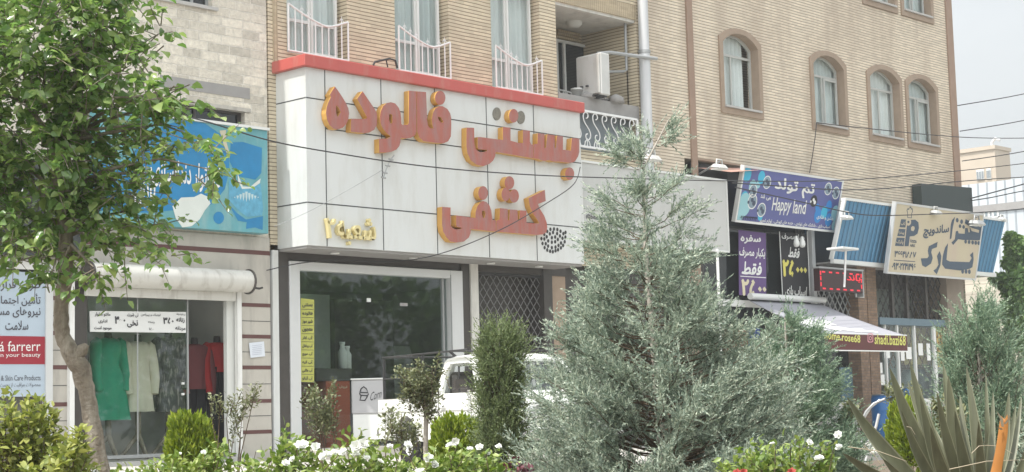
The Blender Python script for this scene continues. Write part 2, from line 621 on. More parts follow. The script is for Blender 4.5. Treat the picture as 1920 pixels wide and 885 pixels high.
M['letter_face'] = mat('letter_face', (0.36, 0.11, 0.08), 0.5, var=0.14, scale=1.6, dirt=(0.30, 0.17, 0.16), dscale=2.2, dlo=0.42, dhi=0.7)
M['letter_side'] = mat('letter_side', (0.56, 0.31, 0.075), 0.5, var=0.12, scale=3)
M['gold'] = mat('gold', (0.72, 0.62, 0.32), 0.35, var=0.1, scale=5, metal=0.2)
M['gold_side'] = mat('gold_side', (0.5, 0.34, 0.08), 0.35, var=0.1, scale=5, metal=0.3)
M['glue'] = mat('glue', (0.20, 0.19, 0.16), 0.9, var=0.6, scale=25)
M['pipe'] = mat('pipe', (0.55, 0.56, 0.57), 0.5, var=0.06)
M['dark_column'] = mat('dark_column', (0.055, 0.048, 0.043), 0.35, var=0.3, scale=6)
M['iron_black'] = mat('iron_black', (0.03, 0.03, 0.03), 0.5)
M['grey_metal'] = mat('grey_metal', (0.35, 0.36, 0.36), 0.45, metal=0.3)
M['lattice_dark'] = mat('lattice_dark', (0.17, 0.17, 0.165), 0.5)
M['heater'] = mat('heater', (0.55, 0.55, 0.53), 0.5, dirt=(0.4, 0.38, 0.34), dscale=1.5)
M['sky_sheet'] = mat('sky_sheet', (0.20, 0.23, 0.25), 0.5)
M['pavement'] = mat('pavement', (0.50, 0.475, 0.435), 0.85, var=0.12, scale=1.5, bump=0.1, dirt=(0.33, 0.31, 0.29))
M['asphalt'] = mat('asphalt', (0.07, 0.07, 0.07), 0.9, var=0.2, scale=20, bump=0.2, bscale=120)
M['ground'] = mat('ground', (0.24, 0.22, 0.18), 0.95, var=0.25, scale=0.6)
M['soil'] = mat('soil', (0.13, 0.10, 0.07), 0.95, var=0.3, scale=3, bump=0.6, bscale=12)
M['kerb'] = mat('kerb', (0.45, 0.44, 0.42), 0.8, var=0.1)
M['white_paint'] = mat('white_paint', (0.74, 0.74, 0.72), 0.45, var=0.06, dirt=(0.5, 0.48, 0.44), dscale=1.5, dlo=0.55, dhi=0.85)
M['drum_paint'] = mat('drum_paint', (0.56, 0.55, 0.51), 0.5, var=0.1, scale=2, bump=.25, bscale=3, dirt=(0.36, 0.34, 0.30), dscale=1.6, dlo=.5, dhi=.72)
M['aluminium'] = mat('aluminium', (0.62, 0.63, 0.63), 0.4, var=0.06, metal=0.2)
M['wood_trim'] = mat('wood_trim', (0.22, 0.12, 0.07), 0.6)
M['cable'] = mat('cable', (0.03, 0.03, 0.032), 0.6)

def gz(x): return 0.34 - 0.01 * x       # the pavement falls gently to the right

# ================================================================= ground
g = MB()
g.quad([(-150, -150, -0.5), (310, -150, -0.5), (310, 310, -0.5), (-150, 310, -0.5)])
tag(g.build('ground', M['ground']), kind='structure')
def sheet(name, m, x0, x1, y0, y1, dz, th=0.4):
    b = MB()
    def P(x, y, low): return (x, y, gz(x) + dz - (th if low else 0))
    v = [P(x0, y0, 0), P(x1, y0, 0), P(x1, y1, 0), P(x0, y1, 0), P(x0, y0, 1), P(x1, y0, 1), P(x1, y1, 1), P(x0, y1, 1)]
    b.add(v, [(0, 1, 2, 3), (4, 7, 6, 5), (0, 4, 5, 1), (1, 5, 6, 2), (2, 6, 7, 3), (3, 7, 4, 0)])
    return tag(b.build(name, m), kind='structure')
sheet('pavement', M['pavement'], -10, 62, -10.3, 0.6, 0)
sheet('kerb', M['kerb'], -10, 62, -10.5, -10.303, 0.02)
sheet('garden_bed', M['soil'], -14, 62, -22.0, -10.503, -0.1)
sheet('road', M['asphalt'], -40, 64, -34.0, -22.003, -0.25, 0.3)
b = MB()
b.quad([(62.5, -60, -0.3), (90, -60, -0.3), (90, 200, -0.3), (62.5, 200, -0.3)])
tag(b.build('side_street', M['asphalt']), kind='structure')

# ================================================================= wall helpers
def rect(x0, x1, z0, z1): return [(x0, z0), (x1, z0), (x1, z1), (x0, z1)]
def arch(x0, x1, z0, zs, rise, n=14):
    cx, w = (x0 + x1) / 2, (x1 - x0) / 2
    return [(x0, z0), (x1, z0)] + [(cx + w * (1 - 2 * k / n), zs + rise * (1 - abs(1 - 2 * k / n) ** 2.3)) for k in range(n + 1)]
def skin(mb, outer, holes, y, depth, mi=0):
    mb.poly([outer] + holes, lambda a, b_: (a, y, b_), mi=mi)
    for h in holes:
        n = len(h)
        mb.add([(a, y, b_) for a, b_ in h] + [(a, y + depth, b_) for a, b_ in h], [(i, n + i, n + (i + 1) % n, (i + 1) % n) for i in range(n)], mi=mi)

def curtain_mesh(x0, x1, z0, z1, y, waves=9, amp=0.03, gap=None, seed=0):
    r = random.Random(seed)
    n = waves * 8
    vs_, fs = [], []
    ph = [r.uniform(0.6, 1.4) for _ in range(waves + 2)]
    for i in range(n + 1):
        t = i / n
        x = x0 + (x1 - x0) * t
        k = t * waves
        a = amp * ph[int(k)]
        yy = y + a * math.sin(k * 2 * PI) + 0.3 * amp * math.sin(k * 5.3)
        vs_ += [(x, yy, z0), (x + 0.01 * math.sin(k * 3), yy * 1.0, z1)]
    for i in range(n): fs.append((2 * i, 2 * i + 2, 2 * i + 3, 2 * i + 1))
    return MB().add(vs_, fs, smooth=True)

def frame_mb(x0, x1, z0, z1, y, t=0.06, d=0.06, muls=(), trans=()):
    b = MB()
    b.box(x0, x0 + t, y, y + d, z0, z1)
    b.box(x1 - t, x1, y, y + d, z0, z1)
    b.box(x0 + t, x1 - t, y, y + d, z0, z0 + t)
    b.box(x0 + t, x1 - t, y, y + d, z1 - t, z1)
    for mx_ in muls: b.box(mx_ - t / 2, mx_ + t / 2, y + 0.003, y + d - 0.003, z0 + t, z1 - t)
    for tz in trans: b.box(x0 + t, x1 - t, y + 0.006, y + d - 0.006, tz - t / 2, tz + t / 2)
    return b

# ================================================================= left grey stone building
B1 = thing('grey_stone_building', (12, 0, gz(12)), 'grey split stone building on the left behind the leafy tree, clothes shop at its foot', 'building')
xR1 = 19.36
wz0 = at(440, 232, 0).z - 0.5
strip = rect(at(268, 200, 0).x, at(459, 210, 0).x, 5.9, at(459, 210, 0).z)
up = rect(at(303, 5, 0).x, at(398, 12, 0).x, at(398, 14, 0).z, 10.6)
b = MB()
skin(b, rect(2, xR1, 4.32, 14), [strip, up], 0, 0.22)
b.add([(xR1, 0, 4), (xR1, 12, 4), (xR1, 12, 14), (xR1, 0, 14)], [(0, 1, 2, 3)])
b.add([(2, 0, 14), (xR1, 0, 14), (xR1, 12, 14), (2, 12, 14)], [(0, 1, 2, 3)])
b.box(2, xR1 - 0.01, 3.2, 12, -0.5, 13.9)
b.build('wall', M['split_stone'], B1)
# smooth lintel course above the strip window
MB().box(at(300, 160, 0).x, at(468, 185, 0).x, -0.012, 0.01, at(468, 186, 0).z, at(468, 166, 0).z).build('lintel', M['lintel'], B1)
MB().box(strip[0][0] - .05, strip[1][0] + .12, -0.03, -0.002, strip[2][1] + 0.0, strip[2][1] + 0.07).build('window_head', M['stone'], B1)
w = frame_mb(strip[0][0], strip[1][0], 5.9, strip[2][1], 0.12, 0.05, 0.05, muls=(strip[0][0] + 1.2, strip[0][0] + 2.2)).build('window', M['dark_column'], B1)
MB().box(strip[0][0], strip[1][0], 0.15, 0.16, 5.9, strip[2][1]).build('pane', M['dark_glass'], w)
w = frame_mb(up[0][0], up[1][0], up[0][1], 10.6, 0.12, 0.06, 0.05, muls=(up[0][0] + .75,)).build('window', M['grey_metal'], B1)
MB().box(up[0][0], up[1][0], 0.15, 0.16, up[0][1], 10.6).build('pane', M['dark_glass'], w)
MB().box(up[0][0] - .2, up[1][0] + .1, -0.06, -0.003, up[0][1] - 0.06, up[0][1]).build('window_sill', M['kerb'], w)
# stone clad ground floor with its openings
shop = rect(at(137, 560, 0).x, at(449, 560, 0).x, 0.02, 3.5)
post_shop = rect(8.0, at(92, 520, 0).x, 0.3, 3.62)
b = MB()
skin(b, rect(2, xR1, -0.4, 4.318), [shop, post_shop], -0.03, 0.3)
b.build('stone_cladding', M['stone'], B1)
for py in (572, 631, 689, 752, 810):
    z = at(475, py, -0.03).z
    for (xa, xb) in ((shop[1][0] + .03, xR1), (post_shop[1][0] + .02, shop[0][0] - .02)):
        MB().box(xa, xb, -0.036, -0.028, z - 0.035, z + 0.035).build('stone_band', M['band'], B1)
MB().box(15.2, xR1, -0.036, -0.028, at(498, 479, 0).z, at(498, 471, 0).z).build('stone_band', M['band'], B1)
for py in (602, 660, 720, 780):
    z = at(475, py, -0.03).z
    for (xa, xb) in ((shop[1][0] + .03, xR1), (post_shop[1][0] + .02, shop[0][0] - .02)):
        MB().box(xa, xb, -0.034, -0.028, z - 0.006, z + 0.006).build('stone_joint', M['seam'], B1)
# clothes shop: interior, glazing, white guide rails, sill
x0, x1 = shop[0][0], shop[1][0]
b = MB()
b.quad([(x0 - 1, 2.6, -0.1), (x1 + 1.2, 2.6, -0.1), (x1 + 1.2, 2.6, 3.8), (x0 - 1, 2.6, 3.8)])
b.quad([(x0 - .4, 0.3, -0.1), (x0 - .4, 2.6, -0.1), (x0 - .4, 2.6, 3.8), (x0 - .4, 0.3, 3.8)])
b.quad([(x1 + .6, 0.3, -0.1), (x1 + .6, 2.6, -0.1), (x1 + .6, 2.6, 3.8), (x1 + .6, 0.3, 3.8)])
b.quad([(x0 - 1, 0.3, 3.7), (x1 + 1, 0.3, 3.7), (x1 + 1, 2.6, 3.7), (x0 - 1, 2.6, 3.7)])
b.build('shop_interior', M['interior_pale'], B1)
MB().box(x0 - .4, x1 + .6, 0.27, 2.6, 0.0, 0.27).build('shop_floor', M['stone'], B1)
xg0, xd = at(165, 600, .1).x, at(352, 600, .1).x
sg = MB()
sg.box(xg0, xd, 0.1, 0.112, 0.3, 3.4)
sgo = sg.build('shop_glass', M['shop_glass'], B1)
b = MB()
b.box(at(258, 700, .1).x - .012, at(258, 700, .1).x + .012, 0.094, 0.1, 0.3, 3.4)
b.box(xd - .02, xd + .01, 0.09, 0.122, 0.3, 3.4)
b.box(xg0, xd, 0.09, 0.122, 0.3, 0.36)
b.build('glazing_bar', M['grey_metal'], sgo)
for (px, py) in ((343, 719), (343, 739)):
    p = at(px, py, .08)
    MB().lathe([(0.0, -.02), (.028, -.02), (.028, .02), (0, .02)], (p.x, p.y, p.z), 10).build('door_knob', M['white_iron'], sgo)
MB().box(at(425, 600, 0).x, at(441, 600, 0).x, 0.0, 0.1, 0.3, 3.35).build('door_jamb', M['interior_pale'], B1)
MB().box(at(127, 600, -.05).x, at(136, 600, -.05).x, -0.12, -0.032, 0.5, 3.35).build('shutter_rail', M['white_paint'], B1)
MB().box(at(441, 600, -.05).x, at(449, 600, -.05).x, -0.12, -0.032, 0.25, 3.35).build('shutter_rail', M['white_paint'], B1)
MB().box(x0 + .5, x1 + .1, -0.28, 0.28, 0.16, 0.25).build('door_sill', M['kerb'], B1)
MB().box(x0 - .2, at(163, 600, -.02).x, -0.02, 0.1, 0.0, 3.4).build('pier', M['dark_column'], B1)
# roller shutter drum
xa, xb = at(168, 522, -.3).x, at(466, 527, -.3).x
zc = at(466, 528, -.3).z
R_ = thing('roller_shutter', (xa, -0.3, zc - .4), 'dented white roller shutter drum above the clothes shop window', 'roller shutter')
b = MB()
b.tube([(xa, -0.28, zc), (xb, -0.28, zc)], 0.205, 20)
b.build('drum', M['drum_paint'], R_)
for xx in (xa - .03, xb):
    MB().tube([(xx, -0.28, zc), (xx + .03, -0.28, zc)], 0.235, 20).build('end_plate', M['dark_column'], R_)
MB().box(xa, xb - .22, -0.2, -0.13, zc - .36, zc - .2).build('bottom_rail', M['drum_paint'], R_)
MB().tube([(xb, -.28, zc - .1), (xb + .25, -.3, zc - .12), (xb + .32, -.3, zc - .1)], .02, 6).build('crank_bracket', M['iron_black'], R_)
# dark interior of poster shop
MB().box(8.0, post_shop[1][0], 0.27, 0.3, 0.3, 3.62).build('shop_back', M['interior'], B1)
MB().box(post_shop[1][0] - .10, post_shop[1][0] + .03, -0.08, 0.05, 0.35, 3.66).build('window_frame', M['aluminium'], B1)
MB().box(8, post_shop[1][0] - .1, -0.08, 0.05, 3.5, 3.66).build('window_head', M['white_paint'], B1)

# ================================================================= middle tan building
xL2, xR2 = 19.40, 30.85
B2 = thing('tan_brick_building', (25, 0, gz(25)), 'tan brick building with white railed windows and a balcony, ice cream shop below', 'building')
win = [(at(538, 60, 0).x, at(651, 60, 0).x), (at(741, 80, 0).x, at(842, 80, 0).x), (at(922, 110, 0).x, at(1014, 120, 0).x)]
zb, zt = 7.98, 10.45
bal = rect(27.68, 30.58, 6.9, 10.27)
holes = [rect(a, c, zb, zt) for a, c in win]
b = MB()
skin(b, rect(xL2, xR2, 4.2, 15), holes + [bal], 0, 0.34)
b.quad([(xL2, 0, 15), (xR2, 0, 15), (xR2, 12, 15), (xL2, 12, 15)])
b.quad([(xL2, 0, 4), (xL2, 0, 15), (xL2, 12, 15), (xL2, 12, 4)])
b.box(xL2 + .01, 27.5, 6.5, 12, -.5, 14.9)
b.quad([(30.58, 0.3, 6.5), (30.58, 1.75, 6.5), (30.58, 1.75, 10.6), (30.58, .3, 10.6)])
b.quad([(27.68, 1.75, 6.5), (30.58, 1.75, 6.5), (30.58, 1.75, 10.6), (27.68, 1.75, 10.6)])
b.quad([(27.68, 0.3, 6.5), (27.68, 1.75, 6.5), (27.68, 1.75, 10.6), (27.68, .3, 10.6)])
b.build('wall', M['tan_brick'], B2)
# vertical brick joint at the left end
xs = at(515, 60, 0).x
MB().box(xs - .05, xs + .05, -0.03, -0.002, 7.75, 15).build('brick_strip', M['soldier'], B2)
# soldier band over the balcony
MB().box(27.68, 30.58, -0.02, 0.06, 10.272, 10.62).build('balcony_beam', M['soldier'], B2)
MB().box(27.69, 30.57, 0.03, 1.74, 10.2, 10.27).build('balcony_ceiling', M['plaster'], B2)
MB().box(27.69, 30.57, -0.015, 1.74, 7.83, 8.14).build('balcony_slab', M['lintel'], B2)
MB().quad([(27.69, 0.25, 6.9), (30.57, 0.25, 6.9), (30.57, 0.25, 7.83), (27.69, 0.25, 7.83)]).build('parapet_sheet', M['sky_sheet'], B2)
p = at(1076, 22, 0.9)
b = MB(); b.lathe([(0, -.14), (.12, -.13), (.19, -.06), (.2, 0.0)], (p.x, .9, 10.2), 20)
lo = b.build('ceiling_light', M['interior_pale'], B2)
# balcony door at the back
bx0, bx1 = at(1040, 100, 1.7).x, at(1099, 100, 1.7).x
w = frame_mb(bx0, bx1, 8.15, 9.95, 1.64, 0.07, 0.08, muls=(at(1056, 110, 1.7).x,)).build('balcony_door', M['upvc'], B2)
MB().box(bx0, bx1, 1.70, 1.71, 8.15, 9.95).build('pane', M['dark_glass'], w)
b = MB()
for k in range(3): b.box(bx0, 30.3, 1.60 - .03 * k, 1.74, 9.97 + .07 * k, 10.03 + .07 * k)
b.build('blind_box', M['soldier'], w)
for i, (a, c) in enumerate(win):
    mid = a + (c - a) * (0.47, 0.5, 0.42)[i]
    w = frame_mb(a, c - .1, zb, zt, 0.2, 0.06, 0.07, muls=(mid,), trans=(zb + .72,)).build('window', M['upvc'], B2)
    MB().box(a, c - .1, 0.23, 0.24, zb, zt).build('pane', M['pane'], w)
    fm = frame_mb(mid + .02, c - .12, zb + .08, zt - .1, 0.165, 0.055, 0.05)
    fm.build('sash', M['upvc'], w)
    curtain_mesh(a - .1, c + .3, zb, zt, 0.34, 11, 0.035, seed=i).build('curtain', M['curtain_pale'] if i != 1 else M['curtain'], w)
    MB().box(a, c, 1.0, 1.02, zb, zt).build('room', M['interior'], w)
# white window railings
def railing(a, c, z0, n, hi, sag, finials, label):
    t = thing('window_railing', ((a + c) / 2, -0.05, z0), label, 'railing', 'white railings of the three tall windows')
    def top(x):
        s = (x - a) / (c - a)
        return z0 + hi - 0.26 * min(1, (s / .62)) ** 1.0 * (1 if s < .62 else 1) + (0 if s < .62 else 0.12 * ((s - .62) / .38) ** 2) - sag * math.sin(PI * min(1, s / .9))
    pts = [(a + (c - a) * k / 16, -0.05, top(a + (c - a) * k / 16)) for k in range(17)]
    b = MB()
    b.tube(pts, 0.022, 6)
    b.tube([(a, -.05, z0), (c, -.05, z0)], 0.022, 6)
    b.tube([(a, -.05, z0), (a, -.05, top(a))], 0.022, 6)
    b.tube([(c, -.05, z0), (c, -.05, top(c))], 0.022, 6)
    b.build('rail_frame', M['white_iron'], t)
    for k in range(1, n):
        x = a + (c - a) * k / n
        bb = MB().tube([(x, -.05, z0), (x, -.05, top(x))], 0.015, 6)
        if k in finials:
            z = top(x)
            bb.tube([(x, -.05, z), (x, -.05, z + .16)], [0.012, 0.004], 5)
            bb.tube([(x - .05, -.05, z + .05), (x - .02, -.05, z + .1), (x, -.05, z + .07), (x + .02, -.05, z + .1), (x + .05, -.05, z + .05)], 0.008, 4)
        bb.build('baluster', M['white_iron'], t)
railing(win[0][0], win[0][1] - .02, 8.0, 9, 0.93, 0.07, (2, 3, 8), 'white iron window railing above the left end of the red-capped sign')
railing(win[1][0] + .06, win[1][1] - .02, 8.0, 9, 0.93, 0.07, (1, 2, 3, 5, 7, 8), 'white iron window railing above the middle of the red-capped sign')
railing(win[2][0] + .08, win[2][1] - .02, 8.0, 9, 0.93, 0.07, (1, 2, 3, 4, 8), 'white iron window railing next to the balcony, above the right part of the red-capped sign')
# scrollwork balcony railing
t = thing('balcony_railing', (29.4, -0.06, 6.93), 'grey-white scrollwork iron railing of the low balcony beside the drainpipe', 'railing')
ra, rc, rz0, rz1 = 27.75, 30.42, 6.96, 7.80
b = MB()
for z in (rz0, rz1): b.box(ra, rc, -.08, -.04, z - .025, z + .025)
for x in (ra, rc): b.box(x - .025, x + .025, -.085, -.035, rz0 - .0, rz1)
b.build('rail_frame', M['white_iron'], t)
def euler_scroll(n=46, T=2.25):
    """S scroll with both ends curling in, as unit-height points"""
    pts, x, z = [(0.0, 0.0)], 0.0, 0.0
    half = []
    for i in range(n):
        u = T * (i + .5) / n
        th = 1.15 * u * u
        x += math.sin(th) * T / n; z += math.cos(th) * T / n
        half.append((x, z))
    full = [(-a, -c) for a, c in reversed(half)] + pts + half
    an = math.atan2(sum(half[k][0] for k in range(n // 2, n)), sum(half[k][1] for k in range(n // 2, n)))
    full = [(a * math.cos(an) - c * math.sin(an), a * math.sin(an) + c * math.cos(an)) for a, c in full]
    lo = min(c for a, c in full); hi = max(c for a, c in full)
    return [(a / (hi - lo), (c - lo) / (hi - lo)) for a, c in full]
es = euler_scroll()
for k in range(8):
    x = ra + (rc - ra) * (k + .5) / 8
    bb = MB()
    bb.tube([(x + a * .60, -.06, rz0 + .17 + c * .64) for a, c in es], .0145, 5)
    bb.tube([(x - .10, -.06, rz0 + .02), (x - .07, -.06, rz0 + .12), (x, -.06, rz0 + .19), (x + .07, -.06, rz0 + .12), (x + .10, -.06, rz0 + .02)], .014, 5)
    bb.tube([(x, -.06, rz0 + .02), (x, -.06, rz0 + .17)], .014, 5)
    bb.build('scroll', M['white_iron'], t)
# small rail and pot on the upper balcony
t = thing('back_railing', (28.6, 1.2, 8.14), 'small white railing standing before the upper balcony door', 'railing')
b = MB()
xa, xb = at(1049, 170, 1.0).x, at(1078, 172, 1.0).x
for z in (8.22, 8.5): b.tube([(xa, 1.0, z), (xb, 1.0, z - .03)], .02, 6)
for k in range(5): b.tube([(xa + (xb - xa) * k / 4, 1.0, 8.14), (xa + (xb - xa) * k / 4, 1.0, 8.48)], .014, 5)
b.build('rails', M['white_iron'], t)
p = at(1082, 176, .35)
t = thing('flower_pot', (p.x, .35, 8.14), 'pale flower pot standing on the upper balcony edge', 'flower pot')
MB().lathe([(0, 0), (.1, 0), (.135, .22), (.15, .22), (.15, .27), (.125, .27), (.12, .2), (0, .2)], (p.x, .35, 8.14), 16).build('pot', M['upvc'], t)
MB().lathe([(0, .22), (.115, .215)], (p.x, .35, 8.14), 12).build('soil', M['soil'], t)
# water heater cabinet on the balcony edge
t = thing('cooler_cabinet', (29.1, 0.1, 8.2), 'boxy off-white heater cabinet at the balcony edge beside the drainpipe', 'heater')
hx0, hx1 = at(1094, 150, -.25).x, at(1116, 150, -.25).x + .16
hz0, hz1 = at(1119, 176, -.25).z, at(1119, 98, -.25).z
hx1 = at(1143, 150, -.3).x
b = MB().box(hx0 + .55, hx1, -.32, .42, hz0, hz1)
b.build('cabinet', M['heater'], t, bevel=.02)
b = MB().box(hx0 + .50, hx0 + .548, -.30, .40, hz0 + .03, hz1 - .03)
b.build('front_panel', M['heater'], t, bevel=.012)
b = MB()
for yy in (.05, .22): b.lathe([(0, 0), (.04, 0), (.04, .03), (0, .03)], (hx0 + .47, yy, hz0 + .22), 10)
b.build('valve', M['iron_black'], t)
b = MB(); b.box(hx0 + .5, hx1 - .05, -.25, .3, hz0 - .03, hz0 - .002)
b.box(hx0 + .6, hx0 + .68, -.2, .3, 8.14, hz0 - .03); b.box(hx1 - .2, hx1 - .12, -.2, .3, 8.14, hz0 - .03)
b.build('stand', M['iron_black'], t)
t = thing('flue_pipe', (29.6, 0, 9.4), 'thin horizontal grey flue pipe from the heater cabinet to the drainpipe', 'pipe')
b = MB(); b.tube([(hx0 + .8, .0, hz1 + .05), (hx1 + .3, -.08, hz1 + .12), (30.9, -.35, hz1 + .12)], .045, 8)
b.build('upper_pipe', M['grey_metal'], t)
b = MB(); b.tube([(hx1, .3, 8.85), (30.3, .2, 9.0), (30.42, .2, 9.05), (30.42, .2, 12)], .035, 8)
b.build('lower_pipe', M['grey_metal'], t)
# odds and ends lying on the slab edge
t = thing('rubble', (29, .1, 8.14), 'heap of dusty rods and rags lying on the balcony edge under the heater', 'clutter')
b = MB()
r = random.Random(3)
for k in range(9):
    x = r.uniform(28.3, 30.0)
    b.tube([(x, r.uniform(-.1, .3), 8.16 + r.random() * .06), (x + r.uniform(-.5, .5), r.uniform(-.2, .3), 8.17 + r.random() * .1)], .02, 5)
b.lathe([(0, 0), (.3, .0), (.26, .1), (.1, .17), (0, .18)], (28.9, .1, 8.141), 9, 1, .7)
b.lathe([(0, 0), (.24, .0), (.2, .14), (.05, .2), (0, .2)], (29.75, .0, 8.141), 8, 1, .7)
b.build('rods', M['lintel'], t)
# drainpipe
t = thing('drainpipe', (30.72, -.16, 7), 'thick pale grey drainpipe running down between the two brick buildings', 'drainpipe')
zj = at(1207, 96, -.16).z
xpx = at(1208, 96, -.16).x
MB().tube([(xpx, -.16, 6.4), (xpx, -.16, zj - .03)], .135, 18).build('lower_pipe', M['pipe'], t)
MB().tube([(xpx, -.16, zj - .03), (xpx, -.16, 15)], .125, 18).build('upper_pipe', M['pipe'], t)
MB().tube([(xpx, -.16, zj - .05), (xpx, -.16, zj + .02)], .15, 18).build('collar', M['grey_metal'], t)

# ground floor of the ice cream shop
gx0 = xL2
fx0, fx1 = at(541, 600, 0).x, at(866, 600, 0).x
b = MB()
b.box(at(523, 600, -.06).x + .003, fx0, -0.02, .4, -.3, 4.12)
b.box(fx0 - .02, at(1062, 500, 0).x, .02, .4, 3.93, 4.12)
b.box(fx1, at(880, 560, 0).x, -.02, .4, -.3, 4.12)
b.box(at(1019, 560, 0).x, at(1035, 560, 0).x, -.02, .4, -.3, 4.12)
b.build('column', M['dark_column'], B2)
MB().box(at(1035, 560, 0).x, 27.8, .05, .5, -.3, 4.25).build('side_wall', M['brown_trim'], B2)
MB().box(at(880, 560, 0).x, at(894, 560, 0).x, -.06, .3, -.3, 4.12).build('pilaster', M['plaster'], B2)
MB().box(19.40, at(523, 600, -.06).x, -.06, .3, -.3, at(510, 468, -.1).z).build('cladding_panel', M['panel'], B2)
fw = MB()
tz = at(541, 489, 0).z
fw.box(fx0, fx0 + .25, -.06, .2, 0, tz)
fw.box(fx1 - .36, fx1, -.06, .2, 0, tz)
fw.box(fx0 + .25, fx1 - .36, -.058, .198, tz - .17, tz)
sw = fw.build('shop_window', M['aluminium'], B2, bevel=.012)
MB().box(fx0 + .25, fx1 - .36, .08, .092, .35, tz - .17).build('pane', M['shop_glass'], sw)
b = MB()
b.box(fx1 - .50, fx1 - .46, .05, .12, .35, tz - .17)
b.box(fx1 - .365, fx1 - .35, -.07, -.05, .3, tz - .1)
b.build('glazing_bar', M['grey_metal'], sw)
MB().box(fx0 - .1, fx1 + .1, -1.1, .2, 0, .33).build('door_step', M['stone'], B2)
b = MB()
b.quad([(19.5, 6, 0), (28, 6, 0), (28, 6, 4), (19.5, 6, 4)])
b.quad([(19.5, .4, 0), (19.5, 6, 0), (19.5, 6, 4), (19.5, .4, 4)])
b.quad([(27.6, .4, 0), (27.6, 6, 0), (27.6, 6, 4), (27.6, .4, 4)])
b.quad([(19.5, .4, 3.92), (28, .4, 3.92), (28, 6, 3.92), (19.5, 6, 3.92)])
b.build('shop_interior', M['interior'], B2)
pa_, pb_x = at(628, 640, 3.2).x, at(738, 640, 3.2).x
MB().box(pa_, pb_x, 3.2, 3.4, .3, at(680, 562, 3.2).z).build('back_partition', M['dark_column'], B2)
MB().box(19.6, pa_ - .05, 3.3, 3.36, .3, 3.6).build('pale_partition', mat('pale_partition', (0.48, 0.53, 0.47), .6, var=.25, scale=1.0), B2)
MB().quad([(19.5, .2, .3), (28, .2, .3), (28, 6, .3), (19.5, 6, .3)]).build('shop_floor', M['interior_pale'], B2)
# folding lattice grille next to the shop window
t = thing('lattice_grille', (26.2, 0, .2), 'dark folding lattice grille closing the doorway right of the ice cream shop', 'grille')
gxa, gxb = at(895, 560, .1).x, at(1019, 560, .1).x
def lattice(x0, x1, z0, z1, y, step, r, ratio=1.35):
    b = MB()
    w, h = x1 - x0, z1 - z0
    n = int((w * ratio + h) / (step * ratio)) + 2
    for k in range(-int(h / (step * ratio)) - 1, int(w / step) + 2):
        for sgn in (1, -1):
            xa = x0 + k * step if sgn > 0 else x1 - k * step
            pts = []
            # line z = z0 + (x - xa)*ratio*sgn
            def xat(z): return xa + sgn * (z - z0) / ratio
            za, zb_ = z0, z1
            if sgn > 0:
                if xat(za) < x0: za = z0 + (x0 - xa) * ratio
                if xat(zb_) > x1: zb_ = z0 + (x1 - xa) * ratio
            else:
                if xat(za) > x1: za = z0 + (xa - x1) * ratio
                if xat(zb_) < x0: zb_ = z0 + (xa - x0) * ratio
            if zb_ - za > .02:
                yy = y + (r if sgn > 0 else -r)
                b.tube([(xat(za), yy, za), (xat(zb_), yy, zb_)], r, 4, smooth=False)
    return b
lattice(gxa, gxb, .2, 3.93, .12, .21, .010, 1.25).build('lattice', M['lattice_dark'], t)
b = MB(); b.box(gxa, gxa + .05, .08, .16, .2, 3.93); b.box(gxb - .05, gxb, .08, .16, .2, 3.93); b.box(gxa + .05, gxb - .05, .08, .16, 3.87, 3.93)
b.build('grille_frame', M['iron_black'], t)
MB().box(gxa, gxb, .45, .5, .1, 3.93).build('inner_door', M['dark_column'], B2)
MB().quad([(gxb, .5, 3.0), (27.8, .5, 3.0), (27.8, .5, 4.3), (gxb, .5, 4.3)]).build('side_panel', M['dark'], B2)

# ================================================================= right tan building
xL3, xR3 = 30.85, 46.06
B3 = thing('ribbed_brick_building', (38.5, 0, gz(38)), 'tall tan ribbed brick building on the right with brown arched windows', 'building')
aw = [(at(1349, 150, 0).x, at(1427, 150, 0).x), (at(1519, 170, 0).x, at(1587, 180, 0).x), (at(1626, 200, 0).x, at(1691, 200, 0).x), (at(1699, 220, 0).x, at(1759, 220, 0).x)]
az0, azs, rise = 8.38, 10.38, 0.30
FL = 3.98
holes, decks = [], []
for fl in (0, 1):
    for i, (a, c) in enumerate(aw):
        if fl == 1 and i < 2: continue
        holes.append(arch(a + .1, c - .1, az0 + .1 + FL * fl, azs - .06 + FL * fl, rise - .02))
        decks.append((a, c, az0 + FL * fl, azs + FL * fl, i, fl))
b = MB()
zbot = 7.06
skin(b, rect(xL3, xR3, zbot, 17.5), holes, 0, 0.36)
b.quad([(xL3, 0, 17.5), (xR3, 0, 17.5), (xR3, 12, 17.5), (xL3, 12, 17.5)])
b.quad([(xR3, 0, -.5), (xR3, 12, -.5), (xR3, 12, 17.5), (xR3, 0, 17.5)])
b.quad([(xL3, 0, 6.2), (32.3, 0, 6.2), (32.3, 0, zbot), (xL3, 0, zbot)])
b.quad([(38.0, 0, 5.85), (xR3, 0, 5.85), (xR3, 0, zbot), (38.0, 0, zbot)])
b.quad([(38.0, 0, 5.85), (38.0, 0, zbot), (38.0, .6, zbot), (38.0, .6, 5.85)])
b.box(xL3 + .01, xR3 - .01, 4.2, 12, -.5, 17.4)
b.quad([(xL3, 0.0, zbot), (xR3, 0, zbot), (xR3, 1.0, zbot), (xL3, 1.0, zbot)])
b.build('wall', M['tan_brick_b'], B3)
sx = at(1296, 200, 0).x
MB().box(sx - .1, sx + .13, -.05, -.003, 6.2, 17.4).build('brown_strip', M['brown_strip'], B3)
MB().box(xR3 - .32, xR3 + .04, -.05, -.003, zbot - .6, 17.4).build('corner_strip', M['brown_strip'], B3)
MB().box(sx + .13, 38.0, -.03, -.003, zbot, zbot + .05).build('base_trim', M['brown_trim'], B3)
